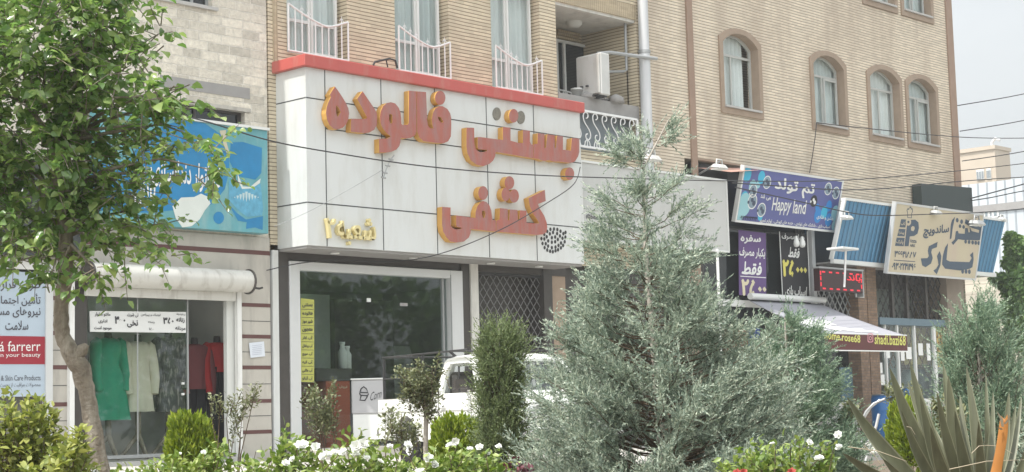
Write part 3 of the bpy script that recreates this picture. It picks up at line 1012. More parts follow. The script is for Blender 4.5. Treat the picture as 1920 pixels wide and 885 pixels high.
for (a, c, z0, zs, i, fl) in decks:
    sr = MB()
    sr.poly([arch(a, c, z0, zs, rise), arch(a + .15, c - .15, z0 + .2, zs - .14, rise)], lambda x, z: (x, -.05, z), thick=(0, .36, 0))
    w = sr.build('arched_window', M['brown_trim'], B3)
    ia, ic, iz = a + .15, c - .15, z0 + .2
    zs, rise_ = zs - .14, rise
    mid = ia + (ic - ia) * (.42, .5, .52, .5)[i]
    fm = MB()
    y = .2
    fm.poly([arch(ia, ic, iz, zs, rise_), arch(ia + .06, ic - .06, iz + .06, zs - .05, rise_)], lambda x, z: (x, y, z), thick=(0, .06, 0))
    fm.box(ia + .06, ic - .06, y + .004, y + .056, zs - .28, zs - .22)
    fm.box(mid - .03, mid + .03, y + .008, y + .052, iz + .06, zs - .28)
    fm.build('frame', M['dull_frame'], w)
    if i in (1, 3):
        frame_mb(mid + .03, ic - .07, iz + .07, zs - .3, y - .04, .05, .04).build('sash', M['dull_frame'], w)
    MB().poly([arch(ia, ic, iz, zs, rise_)], lambda x, z: (x, .235, z)).build('pane', M['pane'], w)
    MB().box(ia - .02, ic + .02, -.1, .19, iz - .04, iz + .012).build('sill', M['kerb'], w)
    if i == 0:
        curtain_mesh(ia - .1, ia + (ic - ia) * .86, iz, zs + .3, .34, 8, .035, seed=10 + i).build('curtain', M['curtain_pale'], w)
    else:
        curtain_mesh(ia - .15, ic + .3, iz, zs + .35, .34, 11, .03, seed=10 + i + 5 * fl).build('curtain', M['curtain'] if i % 2 else M['curtain_pale'], w)
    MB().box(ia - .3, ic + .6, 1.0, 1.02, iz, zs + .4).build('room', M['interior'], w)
# ground floor of the right building
b = MB()
b.box(32.35, xR3 - .0, .6, .66, 4.2, zbot)
b.build('upper_front', M['dark_column'], B3)
b = MB()
b.box(at(1360, 380, .3).x - .4, at(1383, 380, .3).x + .2, .28, .3, 4.9, 6.7)
b.build('fanlight', M['dark_glass'], B3)
# ================================================================= big ice cream sign
SY = -0.9
pT, pB = at(573, 125, SY), at(577, 460, SY)
sx0, sx1 = at(575, 300, SY).x, at(1091, 350, SY).x
sz0, sz1 = 4.12, 7.5
S1 = thing('ice_cream_sign', ((sx0 + sx1) / 2, -.45, sz0), 'huge white panelled box sign with red cap and red raised Persian letters', 'shop sign')
MB().box(sx0, sx1, SY, -.003, sz0, sz1).build('sign_box', M['panel'], S1)
b = MB()
sxs = [at(611, 300, SY).x, at(717, 330, SY).x, at(818, 340, SY).x, at(915, 350, SY).x, at(1004, 360, SY).x]
szs = [at(570, 182, SY).z, at(860, 275, SY).z, at(577, 379, SY).z]
g_ = .011
for x in sxs: b.box(x - g_, x + g_, SY - .003, SY + .01, sz0 + .003, sz1 - .003)
for i, z in enumerate(szs):
    if i == 1: b.box(sxs[0], sx1 - .003, SY - .0035, SY + .01, z - g_, z + g_)
    else: b.box(sx0 + .003, sx1 - .003, SY - .0035, SY + .01, z - g_, z + g_)
    if i != 1: b.box(sx0 - .003, sx0 + .01, SY + .003, -.01, z - g_, z + g_)
b.build('panel_joint', M['seam'], S1)
cap = MB().box(sx0 - .1, sx1 + .07, SY - .1, -.003, sz1 + .002, sz1 + .225)
cap.build('red_cap', M['red_cap'], S1, bevel=.012)
b = MB()
b.box(sx0 + .02, sx1 - .02, SY + .05, -.02, sz0 - .05, sz0 - .002)
b.build('soffit', M['lintel'], S1)
for px in (628, 775, 920, 1010):
    p = at(px, 480, -.45)
    MB().lathe([(0, -.03), (.09, -.03), (.09, 0), (.0, 0)], (p.x, -.45, sz0 - .05), 14).build('downlight', M['upvc'], S1)
PS = Plane((sx0, SY, 5), (0, -1, 0))
LD = .15
def zoomed(pts, ox, oy, sc): return [(ox + a / sc, oy + c / sc) for a, c in pts]
def letter(loops, ox, oy, sc, name='letter'):
    mb = MB()
    lp = [zoomed(l, ox, oy, sc) for l in loops]
    mb.poly(lp, lambda a, c: PS.hit(a, c, LD), thick=(0, LD - .004, 0), mis=1)
    return mb.build(name, [M['letter_face'], M['letter_side']], S1)
Z1, Z2, Z3 = (590, 140, 5.53), (850, 190, 5.9), (810, 320, 5.53)
letter([[(210, 122), (242, 165), (292, 240), (328, 300), (350, 350), (358, 400), (350, 460), (328, 512), (290, 550), (240, 568), (195, 560), (152, 520), (127, 460), (118, 400), (124, 340), (142, 285), (168, 232), (158, 205)], [(222, 318), (245, 335), (270, 388), (238, 440), (222, 395)]], *Z1)
letter([[(497, 172), (560, 265), (622, 355), (642, 390), (648, 430), (645, 520), (618, 572), (565, 600), (525, 607), (373, 590), (378, 456), (520, 460), (545, 445), (440, 250)]], *Z1)
letter([[(978, 165), (1056, 172), (1055, 590), (1040, 628), (1003, 652), (960, 662), (892, 655), (890, 700), (878, 740), (850, 775), (800, 798), (760, 806), (670, 808), (668, 665), (755, 662), (790, 640), (742, 602), (703, 552), (682, 500), (676, 440), (685, 380), (710, 325), (745, 295), (790, 285), (835, 298), (870, 340), (890, 390), (897, 450), (899, 510), (912, 522), (962, 520), (976, 500)], [(775, 405), (805, 415), (805, 500), (788, 510), (770, 470)]], *Z1)
letter([[(1060, 173), (1155, 180), (1164, 400), (1166, 470), (1176, 530), (1198, 556), (1232, 558), (1220, 520), (1215, 460), (1228, 395), (1250, 350), (1290, 325), (1330, 328), (1375, 355), (1405, 400), (1416, 450), (1416, 560), (1412, 640), (1385, 690), (1335, 712), (1250, 706), (1130, 690), (1085, 650), (1063, 590)], [(1275, 435), (1308, 440), (1335, 488), (1318, 502), (1290, 475)]], *Z1)
letter([disc_pts(1302, 240, 54, 73)], *Z1)
letter([[(145, 290), (230, 293), (233, 470), (248, 530), (290, 562), (340, 562), (372, 548), (372, 535), (285, 530), (270, 515), (270, 395), (300, 395), (548, 428), (548, 285), (633, 290), (633, 435), (715, 458), (770, 462), (770, 318), (848, 325), (848, 445), (862, 475), (886, 482), (886, 630), (470, 560), (462, 610), (440, 655), (400, 692), (330, 718), (260, 702), (195, 655), (158, 580), (145, 500)]], *Z2)
letter([[(932, 352), (1008, 360), (1008, 515), (1024, 515), (1040, 364), (1122, 375), (1122, 515), (1134, 515), (1148, 378), (1213, 388), (1213, 535), (1300, 545), (1310, 405), (1395, 412), (1395, 560), (1380, 612), (1345, 665), (1300, 682), (1160, 665), (1110, 668), (1060, 650), (1000, 660), (940, 637), (890, 630), (890, 475), (930, 470)]], *Z2)
letter([disc_pts(1287, 800, 50, 70)], *Z2)
letter([disc_pts(668, 160, 52, 76)], *Z2)
for (a, c) in ((482, 138), (748, 178)):
    MB().poly([zoomed(disc_pts(a, c, 46, 72), *Z2)], lambda q, w_: PS.hit(q, w_, .012), thick=(0, .01, 0)).build('glue_patch', M['glue'], S1)
letter([[(105, 375), (193, 382), (193, 560), (205, 590), (240, 607), (290, 608), (312, 595), (262, 582), (250, 565), (250, 462), (290, 468), (400, 485), (450, 490), (452, 430), (470, 370), (500, 330), (532, 315), (565, 325), (595, 360), (615, 410), (625, 490), (630, 513), (660, 510), (664, 632), (590, 625), (405, 605), (400, 650), (380, 695), (330, 735), (260, 745), (190, 735), (150, 690), (115, 630), (105, 560)], [(522, 415), (545, 415), (555, 450), (545, 490), (530, 490), (518, 450)]], *Z3)
letter([disc_pts(530, 232, 50, 72)], *Z3)
letter([[(705, 388), (785, 396), (787, 515), (800, 515), (807, 400), (885, 408), (892, 520), (905, 520), (912, 410), (978, 415), (980, 540), (1105, 548), (1110, 535), (1045, 440), (1015, 370), (1000, 285), (1170, 200), (1180, 315), (1100, 345), (1112, 385), (1165, 470), (1190, 540), (1195, 590), (1185, 640), (1150, 660), (1090, 668), (668, 632), (668, 520), (700, 505)]], *Z3)
letter([disc_pts(803, 125, 50, 68)], *Z3)
letter([disc_pts(765, 245, 44, 71)], *Z3)
letter([disc_pts(852, 262, 50, 70)], *Z3)
# small gilt branch line
o = put_text('شعبه', PS, (628, 459), (700, 463), (626, 406), [M['gold']], S1, name='gilt_word', off=.004, depth=.10, bold=.008, extrude=.05)
o = put_text('۲', PS, (608, 447), (626, 449), (606, 409), [M['gold']], S1, name='gilt_digit', off=.004, depth=.10, bold=.008, extrude=.05)
# half-moon of round vent holes
b = MB()
for (a, c) in [(1195, 630), (1228, 608), (1265, 605), (1300, 610), (1333, 628), (1362, 653), (1385, 640), (1165, 660), (1255, 640), (1297, 652), (1222, 655), (1327, 677), (1190, 685), (1243, 695), (1277, 688), (1305, 713), (1353, 700), (1384, 690), (1135, 705), (1165, 708), (1205, 728), (1243, 742), (1277, 737), (1338, 750), (1376, 737), (1146, 755), (1180, 757), (1204, 782), (1243, 798), (1281, 792), (1312, 775), (1360, 775), (1168, 798), (1195, 822), (1225, 835), (1253, 840), (1281, 830), (1307, 820), (1337, 800)]:
    b.poly([zoomed(disc_pts(a, c, 12, 20, 12), *Z3)], lambda q, w_: PS.hit(q, w_, .005))
b.build('vent_holes', M['dark'], S1)
# iron bracket and lamp stub on the cap
t = thing('iron_hook', (at(730, 125, -.9).x, -.8, sz1 + .2), 'black bent iron hook lying on the red cap of the big sign', 'hook')
MB().tube([at(700, 122, -.8), at(703, 116, -.8), at(730, 110, -.8), at(741, 113, -.8), at(745, 128, -.8)], .022, 6).build('bent_rod', M['iron_black'], t)
MB().tube([at(724, 112, -.8), at(727, 126, -.8)], .015, 6).build('stub', M['iron_black'], t)
t = thing('wire_bracket', (at(726, 310, SY).x, SY, 5.8), 'small grey metal wire bracket fixed to the sign below the red letters', 'bracket')
pp = [at(719, 333, SY - .12), at(724, 318, SY - .12), at(730, 303, SY - .12), at(739, 291, SY - .1)]
b = MB(); b.tube(pp, .012, 5)
for (a, c) in ((719, 333), (722, 324), (727, 311), (733, 299)): b.tube([at(a - 4, c - 1, SY - .12), at(a + 4, c + 1, SY - .12)], .018, 6)
b.tube([at(735, 298, SY - .1), at(733, 302, SY)], .012, 5)
b.build('arm', M['grey_metal'], t)

# ================================================================= beauty shop sign (plain pale)
BY = -.6
t = thing('beauty_sign', (30.5, -.3, 4.74), 'plain pale grey box sign half hidden behind the tall silver conifer', 'shop sign')
qx0, qx1 = 27.72, 33.15
q = M['beauty_face'] = mat('beauty_face', (0.51, 0.515, 0.50), .5, var=.05, scale=.8, dirt=(0.45, 0.45, 0.43), dscale=.7)
MB().box(qx0, qx1, BY, -.02, 4.74, 6.46).build('sign_box', q, t)
b = MB(); b.box(qx0 - .02, qx1 + .02, BY - .03, BY + .03, 6.462, 6.51); b.box(qx0 - .02, qx1 + .02, BY - .03, BY + .03, 4.69, 4.738)
b.box(qx0 - .025, qx0 - .002, BY - .03, BY + .03, 4.738, 6.462); b.box(qx1 + .002, qx1 + .025, BY - .03, BY + .03, 4.738, 6.462)
b.build('trim', M['upvc'], t)
P_ = Plane((28, BY, 5), (0, -1, 0))
inkd = ink('ink_dark', (0.05, 0.05, 0.055))
put_text('@beauty.home', P_, (1099, 412), (1152, 416), (1099, 401), inkd, t, name='handle_text', bold=.01)
put_text('09903329', P_, (1098, 431), (1152, 435), (1097, 417), inkd, t, name='phone_text', bold=.015)
put_text('مشاوره پوست', P_, (1284, 447), (1344, 456), (1284, 432), M['lintel'], t, name='persian_text', bold=.01)
# slit gap under, grille etc. of the closed beauty shop
MB().box(27.8, 33.3, .3, .36, -.3, 4.7).build('beauty_shopfront', M['dark_column'], B3)
MB().box(32.36, 32.75, -.04, .3, -.3, 4.74).build('pier', M['brown_trim'], B3)
t = thing('pale_pole', (at(1345, 600, -1).x, -1, gz(33)), 'thin white pole standing under the right end of the pale sign', 'pole')
pq = at(1345, 480, -1.0)
MB().tube([(pq.x, -1, gz(33)), (pq.x, -1, 4.7)], .035, 8).build('shaft', M['white_iron'], t)
MB().lathe([(0, 0), (.12, 0), (.12, .02), (0, .02)], (pq.x, -1, gz(33)), 10).build('foot', M['grey_metal'], t)

# ================================================================= tilted signs on the right
def tilt(bl, tl, yb):
    """depth of the top edge so that the sign's side edge stays square to the wall"""
    x = at(*bl, yb).x
    lo, hi = yb - 2.5, yb + 1.0
    for _ in range(50):
        m_ = (lo + hi) / 2
        if at(*tl, m_).x > x: hi = m_
        else: lo = m_
    return (lo + hi) / 2
def board(name, bl, tl, br, yb, label, m, th=.10, frame=None, cat='shop sign'):
    yt = tilt(bl, tl, yb)
    A, B, T = at(*bl, yb), at(*br, yb), at(*tl, yt)
    B = Vector((B.x, A.y, A.z))
    T = Vector((A.x, T.y, T.z))
    U, V = B - A, T - A
    n = U.cross(V).normalized()
    pl = Plane(A, n)
    t = thing(name, (A + B) / 2, label, cat)
    MB().hexa([A, B, B + V, A + V], -pl.n * th).build('face', m, t)
    if frame:
        b = MB()
        u, v = U.normalized(), V.normalized()
        w_ = .06
        def bar(p, q_, d):
            b.hexa([p, q_, q_ + d, p + d], -pl.n * (th + .02))
        o_ = pl.n * .012
        bar(A - v * w_ - u * w_ + o_, B - v * w_ + u * w_ + o_, v * (w_ - .002))
        bar(A + V + v * .002 - u * w_ + o_, B + V + v * .002 + u * w_ + o_, v * w_)
        bar(A - u * w_ + o_, A + V - u * w_ + o_, u * (w_ - .002))
        bar(B + u * .002 + o_, B + V + u * .002 + o_, u * w_)
        b.build('frame', frame, t)
    return t, pl, A, U, V
hm = mat('happy_violet', (0.10, 0.115, 0.30), .5, var=.2, scale=1.2)
HT, HP, HA, HU, HV = board('party_shop_sign', (1381, 412), (1397, 314), (1564, 434), -.3, 'violet blue party shop sign with balloons and the words Happy land', hm, frame=M['upvc'])
def H(u, v, off=.004): return HA + HU * u + HV * v + HP.n * off
def hdisc(u, v, r, m, name, off=.004, inner=None):
    ar = HU.length / HV.length
    mb = MB()
    loops = [disc_pts(u, v, r / ar, r)]
    if inner: loops.append(disc_pts(u, v, inner / ar, inner))
    mb.poly(loops, lambda a, c: H(a, c, off))
    return mb.build(name, m, HT)
cy1, cy2, cy3 = ink('balloon_cyan', (0.05, 0.42, 0.62)), ink('balloon_pale', (0.30, 0.55, 0.60)), ink('balloon_blue', (0.03, 0.22, 0.55))
white_ink, black_ink = ink('white_ink', (0.75, 0.76, 0.74)), ink('black_ink', (0.02, 0.02, 0.025))
for (u, v, r, m_) in [(.03, .88, .13, cy1), (.17, .86, .11, cy1), (.05, .30, .2, cy2), (.04, .42, .12, cy1), (.1, .66, .12, cy2), (.02, .12, .14, cy2), (.22, .12, .08, cy1), (.15, .72, .07, cy2), (.80, .26, .13, cy3), (.86, .34, .11, cy1), (.92, .2, .12, cy3), (.98, .35, .14, cy2), (.9, .48, .1, cy3), (.78, .42, .07, cy3), (.99, .1, .09, cy2)]:
    mb = MB(); ar = HU.length / HV.length
    pts = [(max(.004, min(.996, a)), max(.004, min(.996, c))) for a, c in disc_pts(u, v, r / ar, r * 1.15)]
    mb.poly([pts], lambda a, c: H(a, c, .003 + .0006 * (u * 10 % 3)))
    mb.build('printed_balloon', m_, HT)
for (u, v, r) in [(.23, .78, .13), (.11, .58, .13), (.12, .38, .15), (.22, .24, .14), (.86, .82, .13), (.95, .76, .13), (.73, .54, .12)]:
    hdisc(u, v, r * .9, black_ink if r == .12 else ink('photo_disc', (0.22, 0.3, 0.36)), 'printed_photo', .006)
    hdisc(u, v, r, white_ink if r != .12 else black_ink, 'printed_ring', .007, r * .86)
    mb = MB(); ar = HU.length / HV.length
    for (du, dv, rr) in ((-.03, .2, .3), (.1, -.2, .35), (-.25, -.15, .22)):
        mb.poly([disc_pts(u + du * r, v + dv * r, rr * r / ar, rr * r, 10)], lambda a, c: H(a, c, .0075))
    mb.build('printed_toy', white_ink if r == .12 else ink('toy_dark', (0.05, 0.07, 0.12)), HT)
put_text('تم تولد', HP, (1452, 364), (1526, 374), (1454, 332), white_ink, HT, bold=.03, off=.008)
put_text('می لند', HP, (1426, 373), (1445, 377), (1426, 362), white_ink, HT, bold=.03, off=.008)
put_text('Happy', HP, (1446, 402), (1482, 404), (1449, 370), white_ink, HT, bold=.012, shear=.15, off=.008)
put_text('land', HP, (1486, 400), (1511, 402), (1488, 374), white_ink, HT, bold=.012, shear=.15, off=.008)
put_text('جشن و شادی', HP, (1531, 411), (1562, 415), (1532, 402), white_ink, HT, bold=.03, off=.008)
put_text('۰۹۱۲۳۲۲۲۳۲۳', HP, (1387, 411), (1419, 414), (1388, 404), black_ink, HT, bold=.03, off=.008)
put_text('اسباب بازی ، بادکنک های تولدی ، خنده های کودکی ، لوازم تحریر', HP, (1424, 418), (1556, 431), (1425, 409), white_ink, HT, bold=.03, off=.008)

# blue corrugated fascia
fm_ = mat('blue_sheet', (0.085, 0.24, 0.40), .45, var=.12, scale=1.5, dirt=(0.12, 0.24, 0.34), dscale=1)
fyb = -.35
fyt = tilt((1560, 486), (1584, 376), fyb)
fA, fT = at(1560, 486, fyb), at(1584, 376, fyt)
fxe = 47.2
FS = thing('blue_corrugated_fascia', ((fA.x + fxe) / 2, -.4, fA.z), 'blue corrugated metal fascia running behind the cream pizza sign', 'fascia')
n_ = 44
vs_, fs_ = [], []
for k in range(n_ * 4 + 1):
    x = fA.x + (fxe - fA.x) * k / (n_ * 4)
    o_ = (0, 0, .035, .035)[k % 4]
    vs_ += [(x, fyb - o_, fA.z), (x, fyt - o_, fT.z)]
for k in range(n_ * 4): fs_.append((2 * k, 2 * k + 2, 2 * k + 3, 2 * k + 1))
MB().add(vs_, fs_).build('corrugated_sheet', fm_, FS)
b = MB()
gm = []
for k in range(0, n_, 1):
    x = fA.x + (fxe - fA.x) * k / n_
    b.hexa([(x - .012, fyb - .041, fA.z), (x + .012, fyb - .041, fA.z), (x + .012, fyt - .041, fT.z), (x - .012, fyt - .041, fT.z)], (0, .004, 0))
b.build('rib_joint', mat('blue_dark', (0.03, 0.09, 0.16), .6), FS)
b = MB()
b.box(fA.x - .06, fxe + .05, fyb - .09, fyb + .02, fA.z - .12, fA.z - .002)
b.hexa([(fA.x - .07, fyb - .06, fA.z), (fA.x - .008, fyb - .06, fA.z), (fA.x - .008, fyt - .06, fT.z), (fA.x - .07, fyt - .06, fT.z)], (0, .12, 0))
b.box(fA.x - .06, fxe + .05, fyt - .07, fyt + .08, fT.z + .002, fT.z + .07)
b.build('trim', M['upvc'], FS)
MB().add([(fxe, fyb, fA.z), (fxe, fyt, fT.z), (fxe, .0, fT.z), (fxe, 0, fA.z)], [(0, 1, 2, 3)]).build('end_sheet', fm_, FS)
MB().box(fA.x, fxe, fyb + .03, .3, fA.z - .1, fA.z - .06).build('soffit', M['lintel'], FS)

# cream pizza sign
cm = mat('cream_board', (0.52, 0.46, 0.33), .5, var=.06, scale=1, dirt=(0.5, 0.41, 0.33), dscale=.5)
PT, PP, PA, PU, PV = board('pizza_sign', (1665, 509), (1681, 382), (1828, 523), -.75, 'cream pizza sign with large dark Persian lettering over the corner shop', cm, frame=M['aluminium'])
slate = ink('slate_ink', (0.06, 0.09, 0.13))
def pz(loops, name='letter', m=slate, off=.005):
    lp = [zoomed(l, 1660, 375, 5.71) for l in loops]
    return MB().poly(lp, lambda a, c: PP.hit(a, c, off)).build(name, m, PT)
pz([[(672, 460), (655, 640), (690, 658), (900, 665), (925, 622), (905, 590), (940, 555), (946, 640), (932, 720), (900, 737), (800, 755), (640, 735), (608, 690), (615, 600), (640, 510)]])
pz([[(582, 545), (600, 600), (590, 700), (550, 797), (515, 755), (545, 735), (570, 690), (553, 600)]])
pz([[(560, 448), (552, 505), (500, 525), (492, 560), (508, 620), (490, 680), (430, 720), (395, 700), (380, 625), (450, 622), (466, 600), (455, 545), (466, 495)]])
b = MB()
for (x, y, rx, ry) in [(828, 765, 15, 25), (864, 765, 15, 25), (900, 768, 15, 25), (860, 445, 14, 22), (897, 450, 14, 22), (935, 455, 14, 22), (968, 458, 14, 22), (1000, 461, 14, 22), (770, 216, 15, 25), (817, 232, 15, 25), (800, 280, 14, 20), (838, 288, 14, 20)]:
    b.poly([zoomed(disc_pts(x, y, rx, ry, 14), 1660, 375, 5.71)], lambda a, c: PP.hit(a, c, .005))
b.build('letter_dots', slate, PT)
pz([[(747, 178), (722, 300), (707, 412), (690, 422), (702, 260), (715, 215)]])
pz([[(1035, 268), (1042, 350), (1025, 420), (1000, 432), (830, 427), (780, 420), (727, 482), (708, 455), (745, 420), (755, 335), (777, 330), (785, 357), (850, 362), (855, 300), (882, 300), (890, 346), (905, 346), (903, 288), (925, 332), (1000, 352), (1010, 300)]])
pz([[(860, 205), (960, 255), (1030, 300), (1030, 330), (930, 300), (850, 250)]])
put_text('ساندویچ', PP, (1731, 447), (1778, 443), (1733, 424), slate, PT, bold=.04)
put_text('۳۶۶۴۱۸۸۷', PP, (1677, 482), (1717, 484), (1678, 470), slate, PT, bold=.035)
put_text('۰۹۳۰۲۲۴۱۴۹۶', PP, (1672, 505), (1716, 507), (1673, 492), slate, PT, bold=.035)
MB().poly([[(1676, 487), (1716, 490), (1716, 491.3), (1676, 488.3)]], lambda a, c: PP.hit(a, c, .005)).build('rule', slate, PT)
pz([[(205, 495), (235, 250), (255, 215), (320, 210), (355, 240), (360, 300), (345, 360), (310, 385), (262, 390), (250, 495)], [(275, 325), (300, 335), (315, 310), (312, 285), (290, 278), (275, 295)]], 'logo_letter')
for k, (y0, y1, s_) in enumerate(((205, 295, 'the'), (308, 390, 'hot'), (402, 495, 'best'))):
    pz([[(170 - 24 * k * 1.0, y0), (225 - 9 * k, y0 + 4), (215 - 9 * k, y1), (152 - 24 * k, y1 - 4)]], 'logo_block')
    xa, xb = 160 - 24 * k, 212 - 9 * k
    Zp = lambda x, y: (1660 + x / 5.71, 375 + y / 5.71)
    put_text(('ناب', 'پیتزا', 'پارک')[k], PP, Zp(xa + 4, y1 - 22), Zp(xb - 4, y1 - 18), Zp(xa + 8, y0 + 24), cm, PT, name='logo_word', bold=.03, off=.008)
Zp = lambda x, y: (1660 + x / 5.71, 375 + y / 5.71)
put_text('izza', PP, Zp(268, 452), Zp(334, 460), Zp(270, 415), slate, PT, name='logo_word', bold=.02)
put_text('ARK', PP, Zp(262, 500), Zp(320, 504), Zp(264, 470), slate, PT, name='logo_word', bold=.02)
# outlined hand rising from the logo
pz([[(236, 190), (236, 140), (228, 110), (236, 92), (248, 86), (254, 98), (262, 70), (276, 72), (282, 92), (292, 88), (296, 120), (284, 150), (284, 195)], [(242, 185), (242, 138), (236, 112), (242, 98), (252, 108), (264, 82), (272, 84), (278, 104), (288, 100), (289, 120), (278, 148), (278, 188)]], 'logo_hand')
pz([disc_pts(247, 235, 30, 40, 16)], 'logo_badge', cm, .008)
pz([disc_pts(247, 235, 12, 14, 10)], 'logo_badge', slate, .010)
# dark green box sign on the corner
gm_ = mat('dark_green', (0.028, 0.042, 0.04), .5, var=.1)
t = thing('dark_green_board', (44.5, -.3, 6.3), 'blank dark green box sign on the building corner above the pizza sign', 'shop sign')
ga, gb = at(1727, 344, -.35), at(1822, 352, -.35)
gz0 = at(1822, 400, -.35).z - .4
MB().hexa([(ga.x, -.35, gz0), (gb.x, -.35, gz0), (gb.x, -.35, gb.z), (ga.x, -.35, ga.z)], (0, .3, 0)).build('board', gm_, t)
MB().box(ga.x + .2, ga.x + .26, -.05, .0, gz0, gz0 + .9).build('bracket', M['iron_black'], t)

# ================================================================= party shop front, banners, awning
dg = MB()
dg.box(33.3, 37.98, .30, .32, 2.9, 5.9)
dg.build('shop_glazing', M['dark_glass'], B3)
MB().box(33.2, 38.0, .2, .5, 3.45, 3.62).build('transom', M['upvc'], B3)
b = MB(); px_ = at(1526, 500, .1).x
b.box(px_ - .07, px_ + .07, .08, .2, 3.6, 5.8)
b.build('white_post', M['aluminium'], B3)
def banner(name, tl, tr, br, bl, y, m, label, trim=None):
    p = [at(*q, y) for q in (bl, br, tr, tl)]
    t = thing(name, (p[0] + p[1]) / 2, label, 'banner')
    MB().hexa(p, (0, .012, 0)).build('cloth', m, t)
    pl = Plane(p[0], (0, -1, 0))
    return t, pl
pm = mat('purple_cloth', (0.12, 0.07, 0.20), .8, var=.12, scale=3)
BN, BP = banner('purple_banner', (1385, 431), (1436, 437), (1437, 557), (1386, 553), .1, pm, 'purple cloth banner with white writing under the violet party sign')
yel = ink('yellow_ink', (0.68, 0.62, 0.14))
cri = ink('cream_ink', (0.66, 0.6, 0.42))
put_text('سفره', BP, (1389, 456), (1426, 458), (1389, 440), white_ink, BN, bold=.04)
put_text('یکبار مصرف', BP, (1386, 483), (1434, 486), (1387, 463), white_ink, BN, bold=.03)
put_text('فقط', BP, (1391, 513), (1427, 516), (1393, 490), white_ink, BN, bold=.04)
MB().poly([[(1388, 517), (1436, 520), (1436, 521.5), (1388, 518.5)]], lambda a, c: BP.hit(a, c, .005)).build('rule', white_ink, BN)
put_text('۲۵۰۰', BP, (1391, 553), (1436, 555), (1391, 524), cri, BN, bold=.05)
bm_ = mat('black_cloth', (0.022, 0.022, 0.026), .8)
BN2, BP2 = banner('black_banner', (1463, 434), (1513, 440), (1518, 560), (1469, 556), .08, bm_, 'black cloth banner with yellow price figures under the violet party sign')
put_text('یکبار مصرف', BP2, (1466, 450), (1508, 453), (1466, 437), white_ink, BN2, bold=.025)
put_text('فقط', BP2, (1478, 481), (1498, 484), (1480, 463), white_ink, BN2, bold=.04)
put_text('۲۵۰۰۰', BP2, (1468, 517), (1512, 519), (1468, 488), yel, BN2, bold=.06)
put_text('اسباب بازی', BP2, (1472, 557), (1512, 560), (1473, 535), white_ink, BN2, bold=.03)
for (xa, xb) in ((1461.5, 1467.5), (1513.5, 1519)):
    MB().tube([at(xa, 434, .07), at(xb, 560, .07)], .012, 5).build('edge_cord', white_ink, BN2)
for i, (px, py) in enumerate(((1493, 448), (1504, 449))):
    p = at(px, py, -.2)
    t = thing('light_bulb', (p.x, p.y, p.z), ('left', 'right')[i] + ' one of the two white bulbs hanging before the black banner', 'light bulb', 'white bulbs before the black banner')
    MB().lathe([(0, -.22), (.06, -.2), (.085, -.13), (.07, -.05), (.04, .02), (.035, .08), (0, .08)], tuple(p), 14).build('bulb', M['upvc'], t)
    MB().lathe([(0, .08), (.035, .08), (.035, .15), (.012, .16), (.008, .5), (0, .5)], tuple(p), 10).build('socket', M['iron_black'], t)
# awning
aw_y = -2.4
a0, a1 = at(1405, 563, .0), at(1540, 570, .0)
f0, f1 = at(1545, 613, aw_y), at(1700, 640, aw_y)
az1 = (a0.z + a1.z) / 2
awx0, awx1 = a0.x, a1.x
fz = (f0.z + f1.z) / 2
fx0_, fx1_ = f0.x, f1.x
AW = thing('awning', ((awx0 + awx1) / 2, 0, az1), 'mauve grey fabric awning with white patches and a dark red lettered valance', 'awning')
awm = mat('awning_cloth', (0.33, 0.33, 0.365), .8, var=.1, scale=2)
def AP(u, v, off=0.0):
    x = (awx0 + (awx1 - awx0) * u) * (1 - v) + (fx0_ + (fx1_ - fx0_) * u) * v
    sag = -.10 * math.sin(PI * v) * (0.6 + .4 * math.sin(PI * u))
    return Vector((x, aw_y * v, az1 + (fz - az1) * v + sag + off + .02 * math.sin(u * 9) * math.sin(PI * v)))
vs_, fs_ = [], []
nu, nv = 24, 16
for i in range(nu + 1):
    for j in range(nv + 1): vs_.append(AP(i / nu, j / nv))
for i in range(nu):
    for j in range(nv):
        k = i * (nv + 1) + j
        fs_.append((k, k + 1, k + nv + 2, k + nv + 1))
c_ = MB().add(vs_, fs_, True)
co_ = c_.build('cloth', awm, AW)
sd = co_.modifiers.new('thickness', 'SOLIDIFY'); sd.thickness = .012
# jagged white patches laid over the cloth
b = MB()
def white_patch(pts): 
    n = len(pts)
    cu = sum(p[0] for p in pts) / n; cv = sum(p[1] for p in pts) / n
    rings = []
    for k in range(5):
        s_ = 1 - k / 4.0
        rings.append([AP(cu + (u - cu) * s_, cv + (v - cv) * s_, .012) for u, v in pts])
    base = [q_ for r_ in rings for q_ in r_]
    ff = []
    for k in range(4):
        for i in range(n):
            ff.append((k * n + i, k * n + (i + 1) % n, (k + 1) * n + (i + 1) % n, (k + 1) * n + i))
    b.add(base, ff)
def blob(u, v, ru, rv, seed, n=22, jag=.3):
    r_ = random.Random(seed)
    ph = [r_.uniform(0, 6.3) for _ in range(3)]
    return [(min(.985, u + ru * math.cos(t) * (1 + jag * math.sin(3 * t + ph[0]) + jag * .5 * math.sin(7 * t + ph[1]))), min(.985, max(.03, v + rv * math.sin(t) * (1 + jag * math.sin(4 * t + ph[2]))))) for t in [2 * PI * k / n for k in range(n)]]
for q in [(.18, .62, .13, .12, 1), (.33, .72, .15, .13, 2), (.52, .78, .14, .1, 3), (.30, .42, .07, .08, 4), (.48, .52, .09, .09, 5), (.68, .86, .09, .05, 6), (.10, .8, .07, .1, 7)]:
    white_patch(blob(*q))
b.build('white_patches', white_ink, AW)
VL = .40
vm = mat('valance_red', (0.10, 0.028, 0.026), .75, var=.15, scale=4)
MB().box(fx0_, fx1_, aw_y - .014, aw_y, fz - VL, fz - .01).build('valance', vm, AW)
MB().box(fx0_, fx1_, aw_y - .018, aw_y + .004, fz - VL - .03, fz - VL - .002).build('valance_hem', white_ink, AW)
